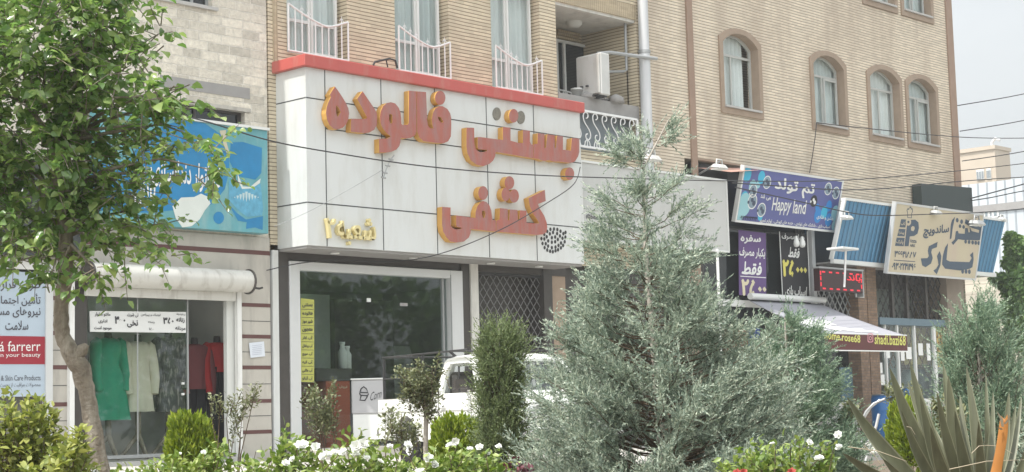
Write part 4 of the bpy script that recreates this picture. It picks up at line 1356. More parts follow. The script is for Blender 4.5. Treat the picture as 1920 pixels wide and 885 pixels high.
VP = Plane((fx0_, aw_y - .014, fz), (0, -1, 0))
lime = ink('lime_ink', (0.62, 0.62, 0.16))
put_text('home.rose68', VP, (1546, 635), (1613, 643), (1546, 620), lime, AW, bold=.02)
put_text('shadi.bazi68', VP, (1640, 645), (1698, 648), (1640, 626), lime, AW, bold=.02)
pk = ink('pink_ink', (0.62, 0.28, 0.32))
def rr(x, y, w_, h, n=5):
    return [(x - w_, y - h + 2), (x - w_ + 2, y - h), (x + w_ - 2, y - h), (x + w_, y - h + 2), (x + w_, y + h - 2), (x + w_ - 2, y + h), (x - w_ + 2, y + h), (x - w_, y + h - 2)]
mb = MB()
mb.poly([rr(1632, 633.5, 5.2, 8.6), rr(1632, 633.5, 3.9, 7)], lambda a, c: VP.hit(a, c, .005))
mb.poly([disc_pts(1632, 634, 2.7, 4, 14), disc_pts(1632, 634, 1.6, 2.6, 14)], lambda a, c: VP.hit(a, c, .005))
mb.poly([disc_pts(1634.6, 628.5, .7, 1, 8)], lambda a, c: VP.hit(a, c, .005))
mb.build('camera_emblem', pk, AW)
MB().tube([(awx0 - .05, -.06, az1 + .10), (awx1 + .05, -.06, az1 + .10)], .085, 12).build('roller_tube', M['upvc'], AW)
MB().tube([(fx0_, aw_y, fz), (fx1_, aw_y, fz)], .02, 8).build('front_bar', M['aluminium'], AW)
for xx, xf in ((awx0 + .3, fx0_ + .3), (awx1 - .3, fx1_ - .3)):
    MB().tube([(xx, .0, az1 - .5), (xx * .45 + xf * .55 + .4, aw_y * .5, (az1 - .5) * .5 + fz * .5 - .1), (xf, aw_y + .03, fz - .03)], .025, 6).build('folding_arm', M['grey_metal'], AW)
# LED sign
lx0, lx1 = at(1537, 530, -.6).x, at(1617, 530, -.6).x
lz0, lz1 = at(1577, 547, -.6).z, at(1577, 506, -.6).z
t = thing('led_sign', ((lx0 + lx1) / 2, -.55, lz0), 'dark box sign with red lit dashes and a red word beside the brown column', 'led sign')
MB().box(lx0, lx1, -.6, -.42, lz0, lz1).build('case', mat('led_case', (0.035, 0.012, 0.014), .4), t)
led = emis('led_red', (0.8, 0.03, 0.05), .4)
b = MB()
h_ = lz1 - lz0; w_ = lx1 - lx0
for k in range(6):
    for z in (lz1 - .09, lz0 + .06): b.box(lx0 + w_ * (.06 + .16 * k), lx0 + w_ * (.06 + .16 * k) + .15, -.606, -.601, z - .02, z + .02)
for z in (.28, .55, .78):
    for x in (lx0 + .03, lx1 - .08): b.box(x, x + .05, -.606, -.601, lz0 + h_ * z - .05, lz0 + h_ * z + .06)
b.build('led_dashes', led, t)
LP = Plane((lx0, -.601, lz0), (0, -1, 0))
put_text('باند', LP, (1588, 528), (1613, 530), (1588, 514), led, t, name='led_word', bold=.03)
b = MB(); b.box(lx0 - .03, lx1 + .06, -.62, -.40, lz1 + .002, lz1 + .05); b.box(lx1 + .01, lx1 + .06, -.6, -.4, lz0 - .1, lz1)
b.build('frame', M['grey_metal'], t)
vx0, vx1 = at(1603, 550, -.3).x, at(1618, 550, -.3).x
t = thing('small_vent', (vx0, -.3, 4), 'small white framed vent under the led sign', 'vent')
zc_ = at(1611, 549, -.3).z
frame_mb(vx0, vx1, zc_ - .13, zc_ + .13, -.34, .035, .06, muls=((vx0 + vx1) / 2,), trans=(zc_,)).build('frame', M['upvc'], t)
MB().box(vx0, vx1, -.3, -.28, zc_ - .13, zc_ + .13).build('back', M['dark'], t)

# ================================================================= brown columns and corner shop front
def col_px(pa, pb, py, y0, y1, z0, z1, m, name):
    return MB().box(at(pa, py, y0).x, at(pb, py, y0).x, y0, y1, z0, z1).build(name, m, B3)
brk = block_mat('brown_brick', (0.22, 0.145, 0.095), (0.15, 0.12, 0.1), .22, .077, .008, .4)
col_px(1611, 1627, 600, -.1, .4, -.4, 4.75, brk, 'column')
col_px(1628.5, 1646, 600, -.06, .4, -.4, 4.75, brk, 'column')
col_px(1776, 1808, 560, -.1, .5, -.4, 4.6, mat('greybrown', (0.24, 0.2, 0.16), .8, var=.2), 'column')
# window of the party shop below the led sign
cx0, cx1 = at(1540, 620, .2).x, at(1611, 620, .2).x
MB().box(38.0, cx1, .3, .34, -.4, 4.7).build('side_glazing', M['dark_glass'], B3)
lattice(38.1, cx1, 3.0, 4.2, .18, .26, .016, 1.3).build('lattice', M['grey_metal'], B3)
MB().box(38, cx1, .05, .3, -.5, .95).build('low_wall', M['plaster'], B3)
MB().box(38, cx1, .02, .3, -.6, .18).build('plinth', M['stone'], B3)
pb_ = mat('pale_blue_glass', (0.12, 0.2, 0.24), .15)
MB().box(at(1575, 690, .22).x, at(1612, 690, .22).x, .2, .25, .97, 1.9).build('glass_panel', pb_, B3)
# corner shop
wx0, wx1 = at(1653, 640, .1).x, at(1757, 650, .1).x
beam_z = at(1700, 604, .1).z
MB().box(wx0 - .2, wx1 + .8, .0, .2, beam_z - .1, beam_z + .1).build('blue_beam', mat('blue_grey', (0.13, 0.19, 0.23), .6), B3)
lattice(wx0, at(1772, 560, .1).x, beam_z + .1, 4.62, .12, .3, .016, 1.3).build('lattice', M['iron_black'], B3)
for px in (1672, 1699, 1735):
    xx = at(px, 560, .1).x
    MB().box(xx - .06, xx + .06, .05, .16, beam_z + .1, 4.62).build('grille_post', M['dark_column'], B3)
MB().box(wx0, 45.0, 1.2, 1.24, beam_z, 4.6).build('upper_glazing', mat('pale_glazing', (0.32, 0.36, 0.34), .3, var=.3, scale=1.2), B3)
b = MB()
for px, wd in ((1660, .05), (1683, .07), (1715, .07), (1752, .13)):
    xx = at(px, 680, .1).x
    b.box(xx - wd / 2, xx + wd / 2, .04, .14, .95, beam_z - .1)
b.box(wx0, wx1, .045, .135, .9, .99)
wf = b.build('shop_window', M['upvc'], B3)
MB().box(wx0, wx1, .10, .11, .95, beam_z - .1).build('pane', M['shop_glass'], wf)
MB().box(wx0 - .1, 46, .05, .5, -.6, .9).build('low_wall', M['plaster'], B3)
MB().box(wx0 - .1, 46, .02, .5, -.7, .02).build('plinth', M['stone'], B3)
ylw = mat('yellow_panel', (0.55, 0.42, 0.17), .7, var=.2)
b = MB(); b.box(at(1689, 640, .5).x, at(1746, 640, .5).x, .5, .52, 2.0, beam_z - .12)
b.build('yellow_panel', ylw, B3)
lattice(at(1664, 640, .3).x, at(1742, 640, .3).x, 1.9, beam_z - .12, .3, .36, .016, 1.3).build('lattice', M['wood_trim'], B3)
MB().quad([(wx0, 2.4, 0), (46, 2.4, 0), (46, 2.4, 4.6), (wx0, 2.4, 4.6)]).build('shop_back', M['interior_pale'], B3)
b = MB()
r = random.Random(5)
for (px, py, w_, h) in ((1663, 660, .3, .35), (1692, 660, .2, .5), (1704, 662, .3, .35), (1726, 655, .25, .35), (1741, 660, .2, .5), (1650, 690, .25, .3), (1655, 712, .2, .3)):
    p = at(px, py, .09)
    MB().box(p.x - w_ / 2, p.x + w_ / 2, .084, .096, p.z - h / 2, p.z + h / 2).build('paper_notice', white_ink, wf)
# goods behind the glass
goods_m = mat('goods', (0.3, 0.36, 0.36), .5, var=.5, scale=2)
b = MB()
for (px, py, w_, h) in ((1672, 705, .4, .9), (1703, 715, .5, .7), (1728, 720, .35, .9), (1742, 725, .3, .6)):
    p = at(px, py, .9)
    MB().lathe([(0, -h / 2), (w_ / 2, -h / 2), (w_ / 2, h * .2), (w_ / 4, h / 2), (0, h / 2)], (p.x, .9, p.z), 12).build('shop_goods', goods_m, B3)
# narrow side light with yellow lattice and dark door
MB().box(at(1758, 650, .1).x, at(1774, 650, .1).x, .12, .14, 1.9, beam_z - .12).build('yellow_sidelight', ylw, B3)
lattice(at(1758, 650, .1).x, at(1774, 650, .1).x, 2.0, beam_z - .12, .08, .3, .018, 1.3).build('lattice', M['wood_trim'], B3)
MB().box(at(1757, 700, .1).x, at(1776, 700, .1).x, .1, .2, 1.75, 1.9).build('transom', M['grey_metal'], B3)
MB().box(at(1758, 720, .1).x, at(1776, 720, .1).x, .12, .2, .0, 1.74).build('dark_door', M['dark'], B3)

# ================================================================= floodlights
def flood(name, px, py, y, label, to=None, m='heater', s=1.0, fly=-.5):
    s *= .85
    p = at(px, py, y)
    t = thing(name, tuple(p), label, 'floodlight')
    b = MB()
    w_, h, d = .22 * s, .085 * s, .16 * s
    b.add([(-w_, -d, -h * .4), (w_, -d, -h * .4), (w_, d, h * .2), (-w_, d, h * .2), (-w_ * .7, -d * .6, h), (w_ * .7, -d * .6, h), (w_ * .7, d * .7, h * 1.3), (-w_ * .7, d * .7, h * 1.3)],
          [(0, 3, 2, 1), (4, 5, 6, 7), (0, 1, 5, 4), (1, 2, 6, 5), (2, 3, 7, 6), (3, 0, 4, 7)])
    b.build('lamp_housing', M[m], t, local=True, bevel=.02)
    MB().box(-w_ * .85, w_ * .85, -d * .8, d * .8, -h * .5, -h * .28).build('lamp_glass', M['interior_pale'], t, local=True)
    b = MB(); b.tube([(-w_ * .6, 0, h), (-w_ * .5, 0, h * 2.6), (w_ * .5, 0, h * 2.6), (w_ * .6, 0, h)], .022 * s, 6)
    b.build('yoke', M[m], t, local=True)
    if to is not None:
        MB().tube([Vector((0, 0, h * 2)), Vector(to) - p], .025, 6).build('bracket_arm', M['grey_metal'], t, local=True)
    return t
flood('floodlight', 1222, 299, -1.1, 'white floodlight on an arm over the pale sign, seen behind the conifer tip', at(1240, 305, -.1), s=1.2)
flood('floodlight', 1349, 315, -.9, 'white floodlight on a sloping arm left of the violet sign', at(1310, 327, 0), s=1.1)
flood('floodlight', 1588, 409, -.9, 'small white floodlight in front of the blue corrugated fascia', None, s=.95)
flood('floodlight', 1755, 400, -1.2, 'white floodlight on the top edge of the cream pizza sign', at(1757, 388, -.6), s=1.0)
flood('floodlight', 1832, 420, -1.3, 'grey floodlight on an arm hanging over the right end of the pizza sign', at(1826, 402, -.7), m='grey_metal', s=1.35)
flood('floodlight', 1879, 412, -.9, 'white floodlight at the far right end of the blue fascia', at(1872, 406, -.5), s=.8)
p = at(1580, 467, -1.0)
t = thing('panel_lamp', tuple(p), 'flat pale panel lamp on a short post above the led sign', 'lamp')
MB().box(-.4, .4, -.25, .25, -.03, .03).build('lamp_panel', M['upvc'], t, local=True, bevel=.01)
MB().tube([(.15, 0, -.03), (.15, .1, -1.0)], .03, 8).build('post', M['white_iron'], t, local=True)
# dusty sheet roof over the gap between pale sign and violet sign
t = thing('gap_canopy', (33.4, -.3, 6.7), 'rusty pink sheet canopy over the gap left of the violet sign', 'canopy')
pA, pB = at(1311, 321, -.1), at(1392, 321, -.1)
MB().add([(pA.x, .0, pA.z + .1), (pB.x, .0, pB.z + .1), (pB.x - .1, -.7, pB.z - .05), (pA.x + .5, -.7, pA.z - .05)], [(0, 1, 2, 3)]).build('sheet', mat('rust_pink', (0.42, 0.25, 0.2), .8, var=.3, scale=4), t)
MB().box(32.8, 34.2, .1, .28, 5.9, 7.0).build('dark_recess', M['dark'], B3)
# ================================================================= signs on the left
teal = mat('dental_teal', (0.11, 0.32, 0.36), .45, var=.3, scale=2.5, dirt=(0.24, 0.40, 0.40), dscale=1.2)
DY = -.32
dA, dB = at(228, 421, DY), at(503, 438, DY)
dT = at(508, 246, DY)
dx0, dx1, dz0, dz1 = 15.45, dB.x, dB.z, dT.z
t = thing('dental_sign', ((dx0 + dx1) / 2, -.2, dz0), 'blue and teal dental sign with tooth picture and white script behind the leafy tree', 'shop sign')
MB().box(dx0, dx1, DY, -.06, dz0, dz1).build('sign_box', teal, t)
MB().box(dx0 - .02, dx1 + .03, DY - .04, -.03, dz1 + .002, dz1 + .05).build('trim', M['upvc'], t)
DP = Plane((dx0, DY, dz0), (0, -1, 0))
Zd = lambda pts: zoomed(pts, 230, 220, 4.02)
def dshape(pts, m, name, off): return MB().poly([Zd(pts)], lambda a, c: DP.hit(a, c, off)).build(name, m, t)
blue = mat('print_blue', (0.012, 0.19, 0.40), .5, var=.3, scale=3)
dshape([(-240, 330)] + [(40, 330), (200, 100), (440, 20), (620, 45), (740, 130), (800, 260), (805, 400), (770, 540), (700, 630), (620, 690), (380, 700), (200, 720), (-240, 700)], blue, 'printed_swoosh', .003)
pale = mat('print_pale', (0.62, 0.66, 0.62), .5)
dshape([(375, 670), (440, 605), (540, 600), (590, 575), (645, 600), (662, 650), (620, 700), (580, 770), (520, 820), (450, 830), (400, 760)], pale, 'printed_cloud', .005)
dshape(disc_pts(724, 757, 40, 46), blue, 'printed_disc', .005)
dshape([(815, 190), (905, 185), (1050, 230), (1045, 420), (1000, 470), (930, 455), (860, 440), (805, 330)], blue, 'printed_jaw', .004)
jaw2 = mat('print_jaw', (0.10, 0.33, 0.48), .5, var=.5, scale=9)
dshape([(800, 480), (850, 440), (900, 540), (1040, 500), (1060, 690), (1050, 740), (940, 750), (870, 700), (800, 620)], jaw2, 'printed_jaw', .005)
dshape([(865, 420), (905, 520), (960, 525), (1040, 460), (1035, 495), (975, 535), (900, 540), (870, 480)], pale, 'printed_teeth', .007)
dshape([(790, 640), (860, 720), (930, 770), (1058, 745), (1055, 850), (1000, 830), (930, 840), (935, 790), (870, 780)], blue, 'printed_jaw', .0045)
tooth = mat('print_tooth', (0.45, 0.58, 0.60), .5)
b = MB()
for k in range(9):
    x = 845 + k * 22
    b.poly([Zd([(x - 9, 560 + 10 * abs(k - 4)), (x + 9, 560 + 10 * abs(k - 4)), (x + 7, 600), (x, 640 - 8 * abs(k - 4)), (x - 7, 600)])], lambda a, c: DP.hit(a, c, .0075))
b.build('printed_teeth', tooth, t)
dshape([(730, 100), (780, 95), (775, 160), (800, 250), (790, 290), (760, 200)], mat('print_sand', (0.5, 0.46, 0.34), .5), 'printed_finger', .005)
put_text('لابراتوار دندانسازی', DP, (285, 350), (412, 364), (287, 296), white_ink, t, bold=.02, off=.009)
put_text('باران', DP, (252, 388), (290, 391), (254, 312), white_ink, t, bold=.03, off=.009)
# dark board of the neighbour shop further left
t = thing('dark_fascia', (13.5, -.2, 4), 'dark fascia board with a white word, mostly hidden behind the leafy tree', 'shop sign')
ex1 = at(150, 430, -.25).x
MB().box(8, ex1, -.3, -.06, at(60, 478, -.25).z, at(60, 300, -.25).z).build('board', mat('fascia_dark', (0.03, 0.035, 0.035), .5), t)
DF = Plane((8, -.3, 4), (0, -1, 0))
put_text('زیبا', DF, (9, 366), (42, 366), (9, 342), white_ink, t, bold=.05)
# cosmetics poster
y = -.02
p0, p1 = at(-60, 746, y), at(86, 743, y)
pz1 = at(86, 512, y).z
t = thing('cosmetics_poster', ((p0.x + p1.x) / 2, y, p1.z), 'pale blue window poster with Persian text and a dark red band at the left edge', 'poster')
MB().box(p0.x, p1.x, y - .02, y + .02, p1.z, pz1).build('sheet', mat('poster_blue', (0.42, 0.50, 0.58), .4, var=.05), t)
QP = Plane((p0.x, y - .02, 1), (0, -1, 0))
redm = mat('poster_red', (0.30, 0.018, 0.035), .4, var=.08)
za, zb_ = at(40, 683, y).z, at(40, 630.5, y).z
MB().box(p0.x + .002, p1.x - .002, y - .026, y - .0215, za, zb_).build('red_band', redm, t)
grey_ink = ink('grey_ink', (0.07, 0.07, 0.085))
for s_, a_, c_, h in (('طرف قرارداد', -22, 76, (546, 522)), ('تأمین اجتماعی', -20, 76, (574, 550)), ('نیروهای مسلح', -22, 76, (599, 575)), ('سلامت', 10, 53, (619, 601))):
    put_text(s_, QP, (a_, h[0]), (c_, h[0]), (a_, h[1]), grey_ink, t, bold=.01)
put_text('á farrerr', QP, (-1, 659), (76, 658), (-1, 640), white_ink, t, off=.009, fa=False)
put_text('again your beauty', QP, (-20, 672), (76, 671), (-20, 662), white_ink, t, off=.009)
put_text('& Skin Care Products', QP, (2, 714), (76, 713), (2, 704), grey_ink, t)
put_text('محصولات مراقبت از پوست و مو', QP, (-14, 728), (76, 727), (-14, 718), grey_ink, t)
# price banner on the clothes shop glass
y = .07
pb = [at(169, 622, y), at(349, 624, y), at(349, 585, y), at(168, 583, y)]
t = thing('price_banner', (pb[0] + pb[1]) / 2, 'white paper banner of Persian prices taped on the clothes shop glass', 'banner')
MB().hexa(pb, (0, .012, 0)).build('paper', mat('paper', (0.72, 0.73, 0.72), .8, var=.03), t)
CP_ = Plane((pb[0].x, y, 2), (0, -1, 0))
Zb = lambda x, yy: (160 + x / 9.6, 570 + yy / 9.6)
for s_, x0_, x1_, y0_, y1_, bo in (('مانتو شلوار', 170, 450, 225, 150, .03), ('اداری', 235, 395, 345, 275, .03), ('موجود است', 160, 470, 470, 395, .03), ('۳', 535, 605, 350, 220, .06), ('تی شرت', 755, 955, 238, 165, .03), ('نخی', 755, 945, 420, 290, .04), ('تونیک و پیراهن', 1000, 1355, 225, 170, .01), ('رسته', 1130, 1245, 350, 310, .01), ('۱۵۰', 1145, 1225, 470, 425, .02), ('۳۵۰', 1405, 1585, 355, 240, .05), ('تی شرت زنانه', 1640, 1800, 205, 165, .01), ('زنانه', 1640, 1785, 340, 240, .04), ('مردانه', 1620, 1800, 485, 395, .03)):
    put_text(s_, CP_, Zb(x0_, y0_), Zb(x1_, y0_ + 4), Zb(x0_, y1_), inkd, t, bold=bo)
put_text('۲۰۰', CP_, Zb(612, 302), Zb(670, 302), Zb(612, 275), inkd, t, bold=.0)
MB().poly([disc_pts(*Zb(703, 297), 1.6, 2.0, 12)], lambda a, c: CP_.hit(a, c, .006)).build('bullet', inkd, t)
# paper notice on the pillar
pn = [at(470, 671, -.06), at(497, 668, -.06), at(495, 640, -.06), at(467, 643, -.06)]
t = thing('paper_notice', pn[0], 'small white paper notice taped on the stone pillar right of the clothes shop', 'notice')
MB().hexa(pn, (0, .006, 0)).build('paper', mat('notice_paper', (0.66, 0.70, 0.76), .8), t)
NPl = Plane(pn[0], (0, -1, 0))
b = MB()
for k in range(6): b.poly([[(473, 648 + 3.4 * k), (491, 646 + 3.4 * k), (491, 646.7 + 3.4 * k), (473, 648.7 + 3.4 * k)]], lambda a, c: NPl.hit(a, c, .004))
b.build('text_lines', ink('faint_ink', (0.4, 0.42, 0.5)), t)
# yellow menu strip
y = .06
ym = [at(564, 716, y), at(589, 717, y), at(589, 562, y), at(564, 559, y)]
t = thing('menu_strip', ym[0], 'tall yellow menu strip on the ice cream shop glass', 'menu')
MB().hexa(ym, (0, .01, 0)).build('strip', mat('menu_yellow', (0.44, 0.45, 0.10), .7, var=.12, scale=4), t)
YP = Plane(ym[0], (0, -1, 0))
words = ['بستنی', 'فالوده', 'شیر موز', 'معجون', 'آب انار', 'آب پرتقال', 'آب هویج', 'آب انبه', 'آب طالبی', 'آب آلبالو']
for k, s_ in enumerate(words):
    yy = 572 + 15.2 * k
    put_text(s_, YP, (567, yy + 4.5), (586, yy + 5), (567, yy - 3.5), inkd, t, bold=.03)
    MB().poly([[(565, yy + 7.6), (588, yy + 8), (588, yy + 8.7), (565, yy + 8.3)]], lambda a, c: YP.hit(a, c, .005)).build('rule', inkd, t)

# ================================================================= shop window mannequins
def mannequin(px, top, hem, base, y, wsh, whem, m, label, under=None, stand=True, mid=None, neck=True):
    p = at(px, base, y)
    zt_ = at(px, top, y).z
    zh = at(px, hem, y).z
    zf = .28
    t = thing('mannequin', (p.x, y, zf), label, 'mannequin', 'clothed mannequins in the shop window')
    H_ = zt_ - zh
    prof = [(whem, 0), (whem * .98, .02), (whem * .9, H_ * .25), (whem * .78 if mid is None else mid, H_ * .5), (wsh * .8, H_ * .66), (wsh * .92, H_ * .82), (wsh * .98, H_ * .92), (wsh * .75, H_ * .975), (wsh * .3, H_)]
    b = MB()
    n = 28
    vs_, fs_ = [], []
    for j, (r_, z) in enumerate(prof):
        fl = .16 * max(.12, 1 - z / (H_ * .65))
        for k in range(n):
            a = 2 * PI * k / n
            rr_ = r_ * (1 + fl * math.sin(a * 7 + j * .3) + fl * .5 * math.sin(a * 3 + px))
            vs_.append((p.x + rr_ * math.cos(a), y + rr_ * .62 * math.sin(a), zh + z))
    for j in range(len(prof) - 1):
        for k in range(n): fs_.append((j * n + k, j * n + (k + 1) % n, (j + 1) * n + (k + 1) % n, (j + 1) * n + k))
    b.add(vs_, fs_, True)
    b.build('garment', m, t)
    for s_ in (-1, 1):
        sh = (p.x + s_ * wsh * .88, y, zt_ - .1)
        sl = MB().tube([(p.x + s_ * wsh * .7, y, zt_ - .06), sh, (p.x + s_ * (wsh + .02), y - .04, zt_ - .4), (p.x + s_ * (wsh + .03), y - .09, zt_ - .68), (p.x + s_ * (wsh - .01), y - .13, zt_ - .95)], [.09, .115, .10, .088, .075], 12)
        sl.build('sleeve', m, t)
    MB().tube([(p.x, y, zt_ - .02), (p.x, y, zt_ + .12)], [.075, .06], 10).build('neck', M['dark_column'], t)
    if under is not None:
        for s_ in (-1, 1): MB().tube([(p.x + s_ * .1, y, zh + .1), (p.x + s_ * .12, y, zf + .05)], [.14, .09], 10).build('trouser_leg', under, t)
    elif stand:
        wd = M['wood_stand']
        MB().tube([(p.x, y, zh + .05), (p.x, y, zf + .35)], .055, 8).build('stand_pole', wd, t)
        for k in range(3):
            a = PI / 2 + 2 * PI * k / 3 + PI
            MB().tube([(p.x, y, zf + .42), (p.x + .32 * math.cos(a), y + .32 * math.sin(a), zf)], [.05, .03], 6).build('stand_leg', wd, t)
    return t
M['wood_stand'] = mat('wood_stand', (0.25, 0.2, 0.15), .6)
mannequin(203, 633, 788, 828, .75, .27, .40, mat('green_dress', (0.01, 0.30, 0.175), .7, var=.25, scale=3), 'mannequin in a long green dress, leftmost in the clothes shop window')
mannequin(259, 640, 772, 828, .75, .27, .31, mat('cream_coat', (0.68, 0.61, 0.49), .8, var=.12, scale=3), 'mannequin in a cream knee length coat beside the green dress')
fl = mat('floral', (0.05, 0.05, 0.05), .8, var=.9, scale=14, dirt=(0.24, 0.22, 0.2), dscale=6, dlo=.52, dhi=.6)
mannequin(316, 632, 772, 828, .85, .27, .33, fl, 'mannequin in a dark patterned dress behind the bright round shrub')
blk = mat('black_trousers', (0.015, 0.015, 0.018), .8)
mannequin(366, 645, 730, 828, 1.3, .30, .32, mat('maroon_top', (0.22, 0.06, 0.065), .8, var=.2), 'mannequin in a maroon top and black trousers in the open shop doorway', under=blk)
mannequin(408, 642, 698, 828, 1.3, .28, .29, mat('red_top', (0.48, 0.03, 0.03), .8, var=.2), 'mannequin in a bright red top and black trousers at the right of the shop', under=blk)
# ---- things in and before the ice cream shop
om = mat('orange_front', (0.42, 0.075, 0.02), .4, var=.1)
c0, c1 = at(612, 760, .9).x, at(657, 760, .9).x
t = thing('orange_counter', ((c0 + c1) / 2, 1.2, .3), 'orange fronted counter with a dark top inside the ice cream shop', 'counter')
ct = at(640, 714, .9).z
MB().box(c0, c1, .9, 1.8, .3, ct).build('front', om, t, bevel=.01)
MB().box(c0 - .3, c1 + .03, .86, 1.9, ct + .002, ct + .25).build('top', M['dark_column'], t, bevel=.02)
PO = Plane((c0, .9, 1), (0, -1, 0))
put_text('فروش', PO, (636, 728), (651, 729), (636, 722), cri, t, bold=.02)
for i, (px, h) in enumerate(((642, .5), (651, .42))):
    p = at(px, 672, 1.2)
    tt = thing('glass_jar', (p.x, 1.2, ct + .253), ('taller', 'shorter')[i] + ' pale jar standing on the dark counter top', 'jar', 'jars on the counter')
    MB().lathe([(0, 0), (.085, 0), (.09, h * .7), (.05, h * .85), (.05, h), (0, h)], (p.x, 1.2, ct + .253), 12).build('jar', M['interior_pale'], tt)
    MB().lathe([(0, h), (.06, h), (.06, h + .05), (0, h + .05)], (p.x, 1.2, ct + .253), 12).build('lid', M['white_iron'], tt)
fc = at(689, 745, -.55)
t = thing('ice_cream_freezer', (fc.x, fc.y, .332), 'grey ice cream cabinet with a hand drawn cone, standing before the shop', 'freezer', rz=math.radians(-47))
fw_, fh0, fh1 = .31, at(688, 776, -.55).z - .332, at(688, 712, -.55).z - .332
MB().box(-fw_, fw_, -.02, .5, fh0, fh1).build('cabinet', mat('freezer_grey', (0.40, 0.40, 0.41), .5, var=.08), t, local=True, bevel=.02)
MB().box(-fw_ - .01, fw_ + .01, -.04, .52, fh1 + .002, fh1 + .03).build('lid', M['upvc'], t, local=True, bevel=.008)
MB().box(-fw_ + .02, fw_ - .1, .0, .48, .09, fh0 - .002).build('base', M['upvc'], t, local=True, bevel=.01)
for xx in (-fw_ + .08, fw_ - .16):
    for yy in (.05, .42): MB().tube([(xx - .03, yy, .05), (xx + .03, yy, .05)], .05, 10).build('caster', M['iron_black'], t, local=True)
_fr = Matrix.Translation(t.location) @ Matrix.Rotation(t.rotation_euler.z, 4, 'Z')
FP = Plane(_fr @ Vector((0, -.02, 0)), (_fr.to_3x3() @ Vector((0, -1, 0))))
def to_local(o):
    o.data.transform(Matrix.Translation(t.location)); o.data.transform(_fr.inverted()); return o
to_local(put_text('Corn', FP, (694, 752), (715, 745), (695, 736), inkd, t, shear=.3, bold=.0, off=.008))
b = MB()
def stroke(pts, r_=.012): b.tube([FP.hit(a, c, .008) for a, c in pts], r_, 4)
stroke([(675, 736), (677, 729), (682, 725), (687, 729), (690, 736), (675, 736)])
stroke([(674, 737), (676, 741), (689, 742), (691, 738)])
stroke([(677, 742), (675, 750), (684, 751), (689, 743)])
to_local(b.build('cone_drawing', inkd, t))
wm = M['upvc']
t = thing('stacked_chairs', (at(775, 650, 3).x, 3.2, .3), 'stack of pale plastic chairs at the back of the ice cream shop', 'chair stack')
xq = at(778, 650, 3.0).x
for k in range(6):
    b = MB()
    z = 1.05 + .17 * k
    b.box(xq - .35, xq + .35, 2.8, 3.4, z, z + .04)
    b.hexa([(xq - .33, 3.36, z + .04), (xq + .33, 3.36, z + .04), (xq + .3, 3.5, z + .6), (xq - .3, 3.5, z + .6)], (0, .03, 0))
    b.build('chair_seat', M['white_paint'], t)
for sx_ in (-1, 1):
    for sy_ in (2.83, 3.4): MB().tube([(xq + sx_ * .33, sy_, 1.06), (xq + sx_ * .37, sy_, .3)], .03, 6).build('chair_leg', M['interior_pale'], t)
t = thing('shop_shelves', (23, 5.7, .3), 'dark shelf unit full of goods on the back wall of the ice cream shop', 'shelves')
b = MB()
for z in (1.0, 1.6, 2.2, 2.8): b.box(21.5, 27.3, 5.5, 5.95, z, z + .05)
for x in (21.5, 23.4, 25.3, 27.25): b.box(x, x + .05, 5.5, 5.95, .3, 3.0)
b.build('shelf_frame', M['wood_trim'], t)
b = MB(); r = random.Random(2)
for z in (1.05, 1.65, 2.25):
    for k in range(24):
        x = 21.6 + k * .235
        h = r.uniform(.15, .4); w_ = r.uniform(.06, .1)
        b.box(x - w_, x + w_, 5.6, 5.8, z, z + h)
b.build('shelf_goods', mat('shelf_goods', (0.28, 0.25, 0.2), .5, var=.8, scale=3), t)
tag(MB().box(at(688, 563, .07).x, at(695, 563, .07).x, .065, .079, at(690, 566, .07).z, at(690, 559, .07).z).build('window_sticker', white_ink), 'white sticker on the upper middle of the ice cream shop glass', 'sticker')
tag(MB().box(at(750, 571, .07).x, at(764, 571, .07).x, .065, .079, at(757, 574, .07).z, at(757, 568, .07).z).build('window_sticker', M['lintel']), 'faded grey sticker on the right part of the ice cream shop glass', 'sticker')

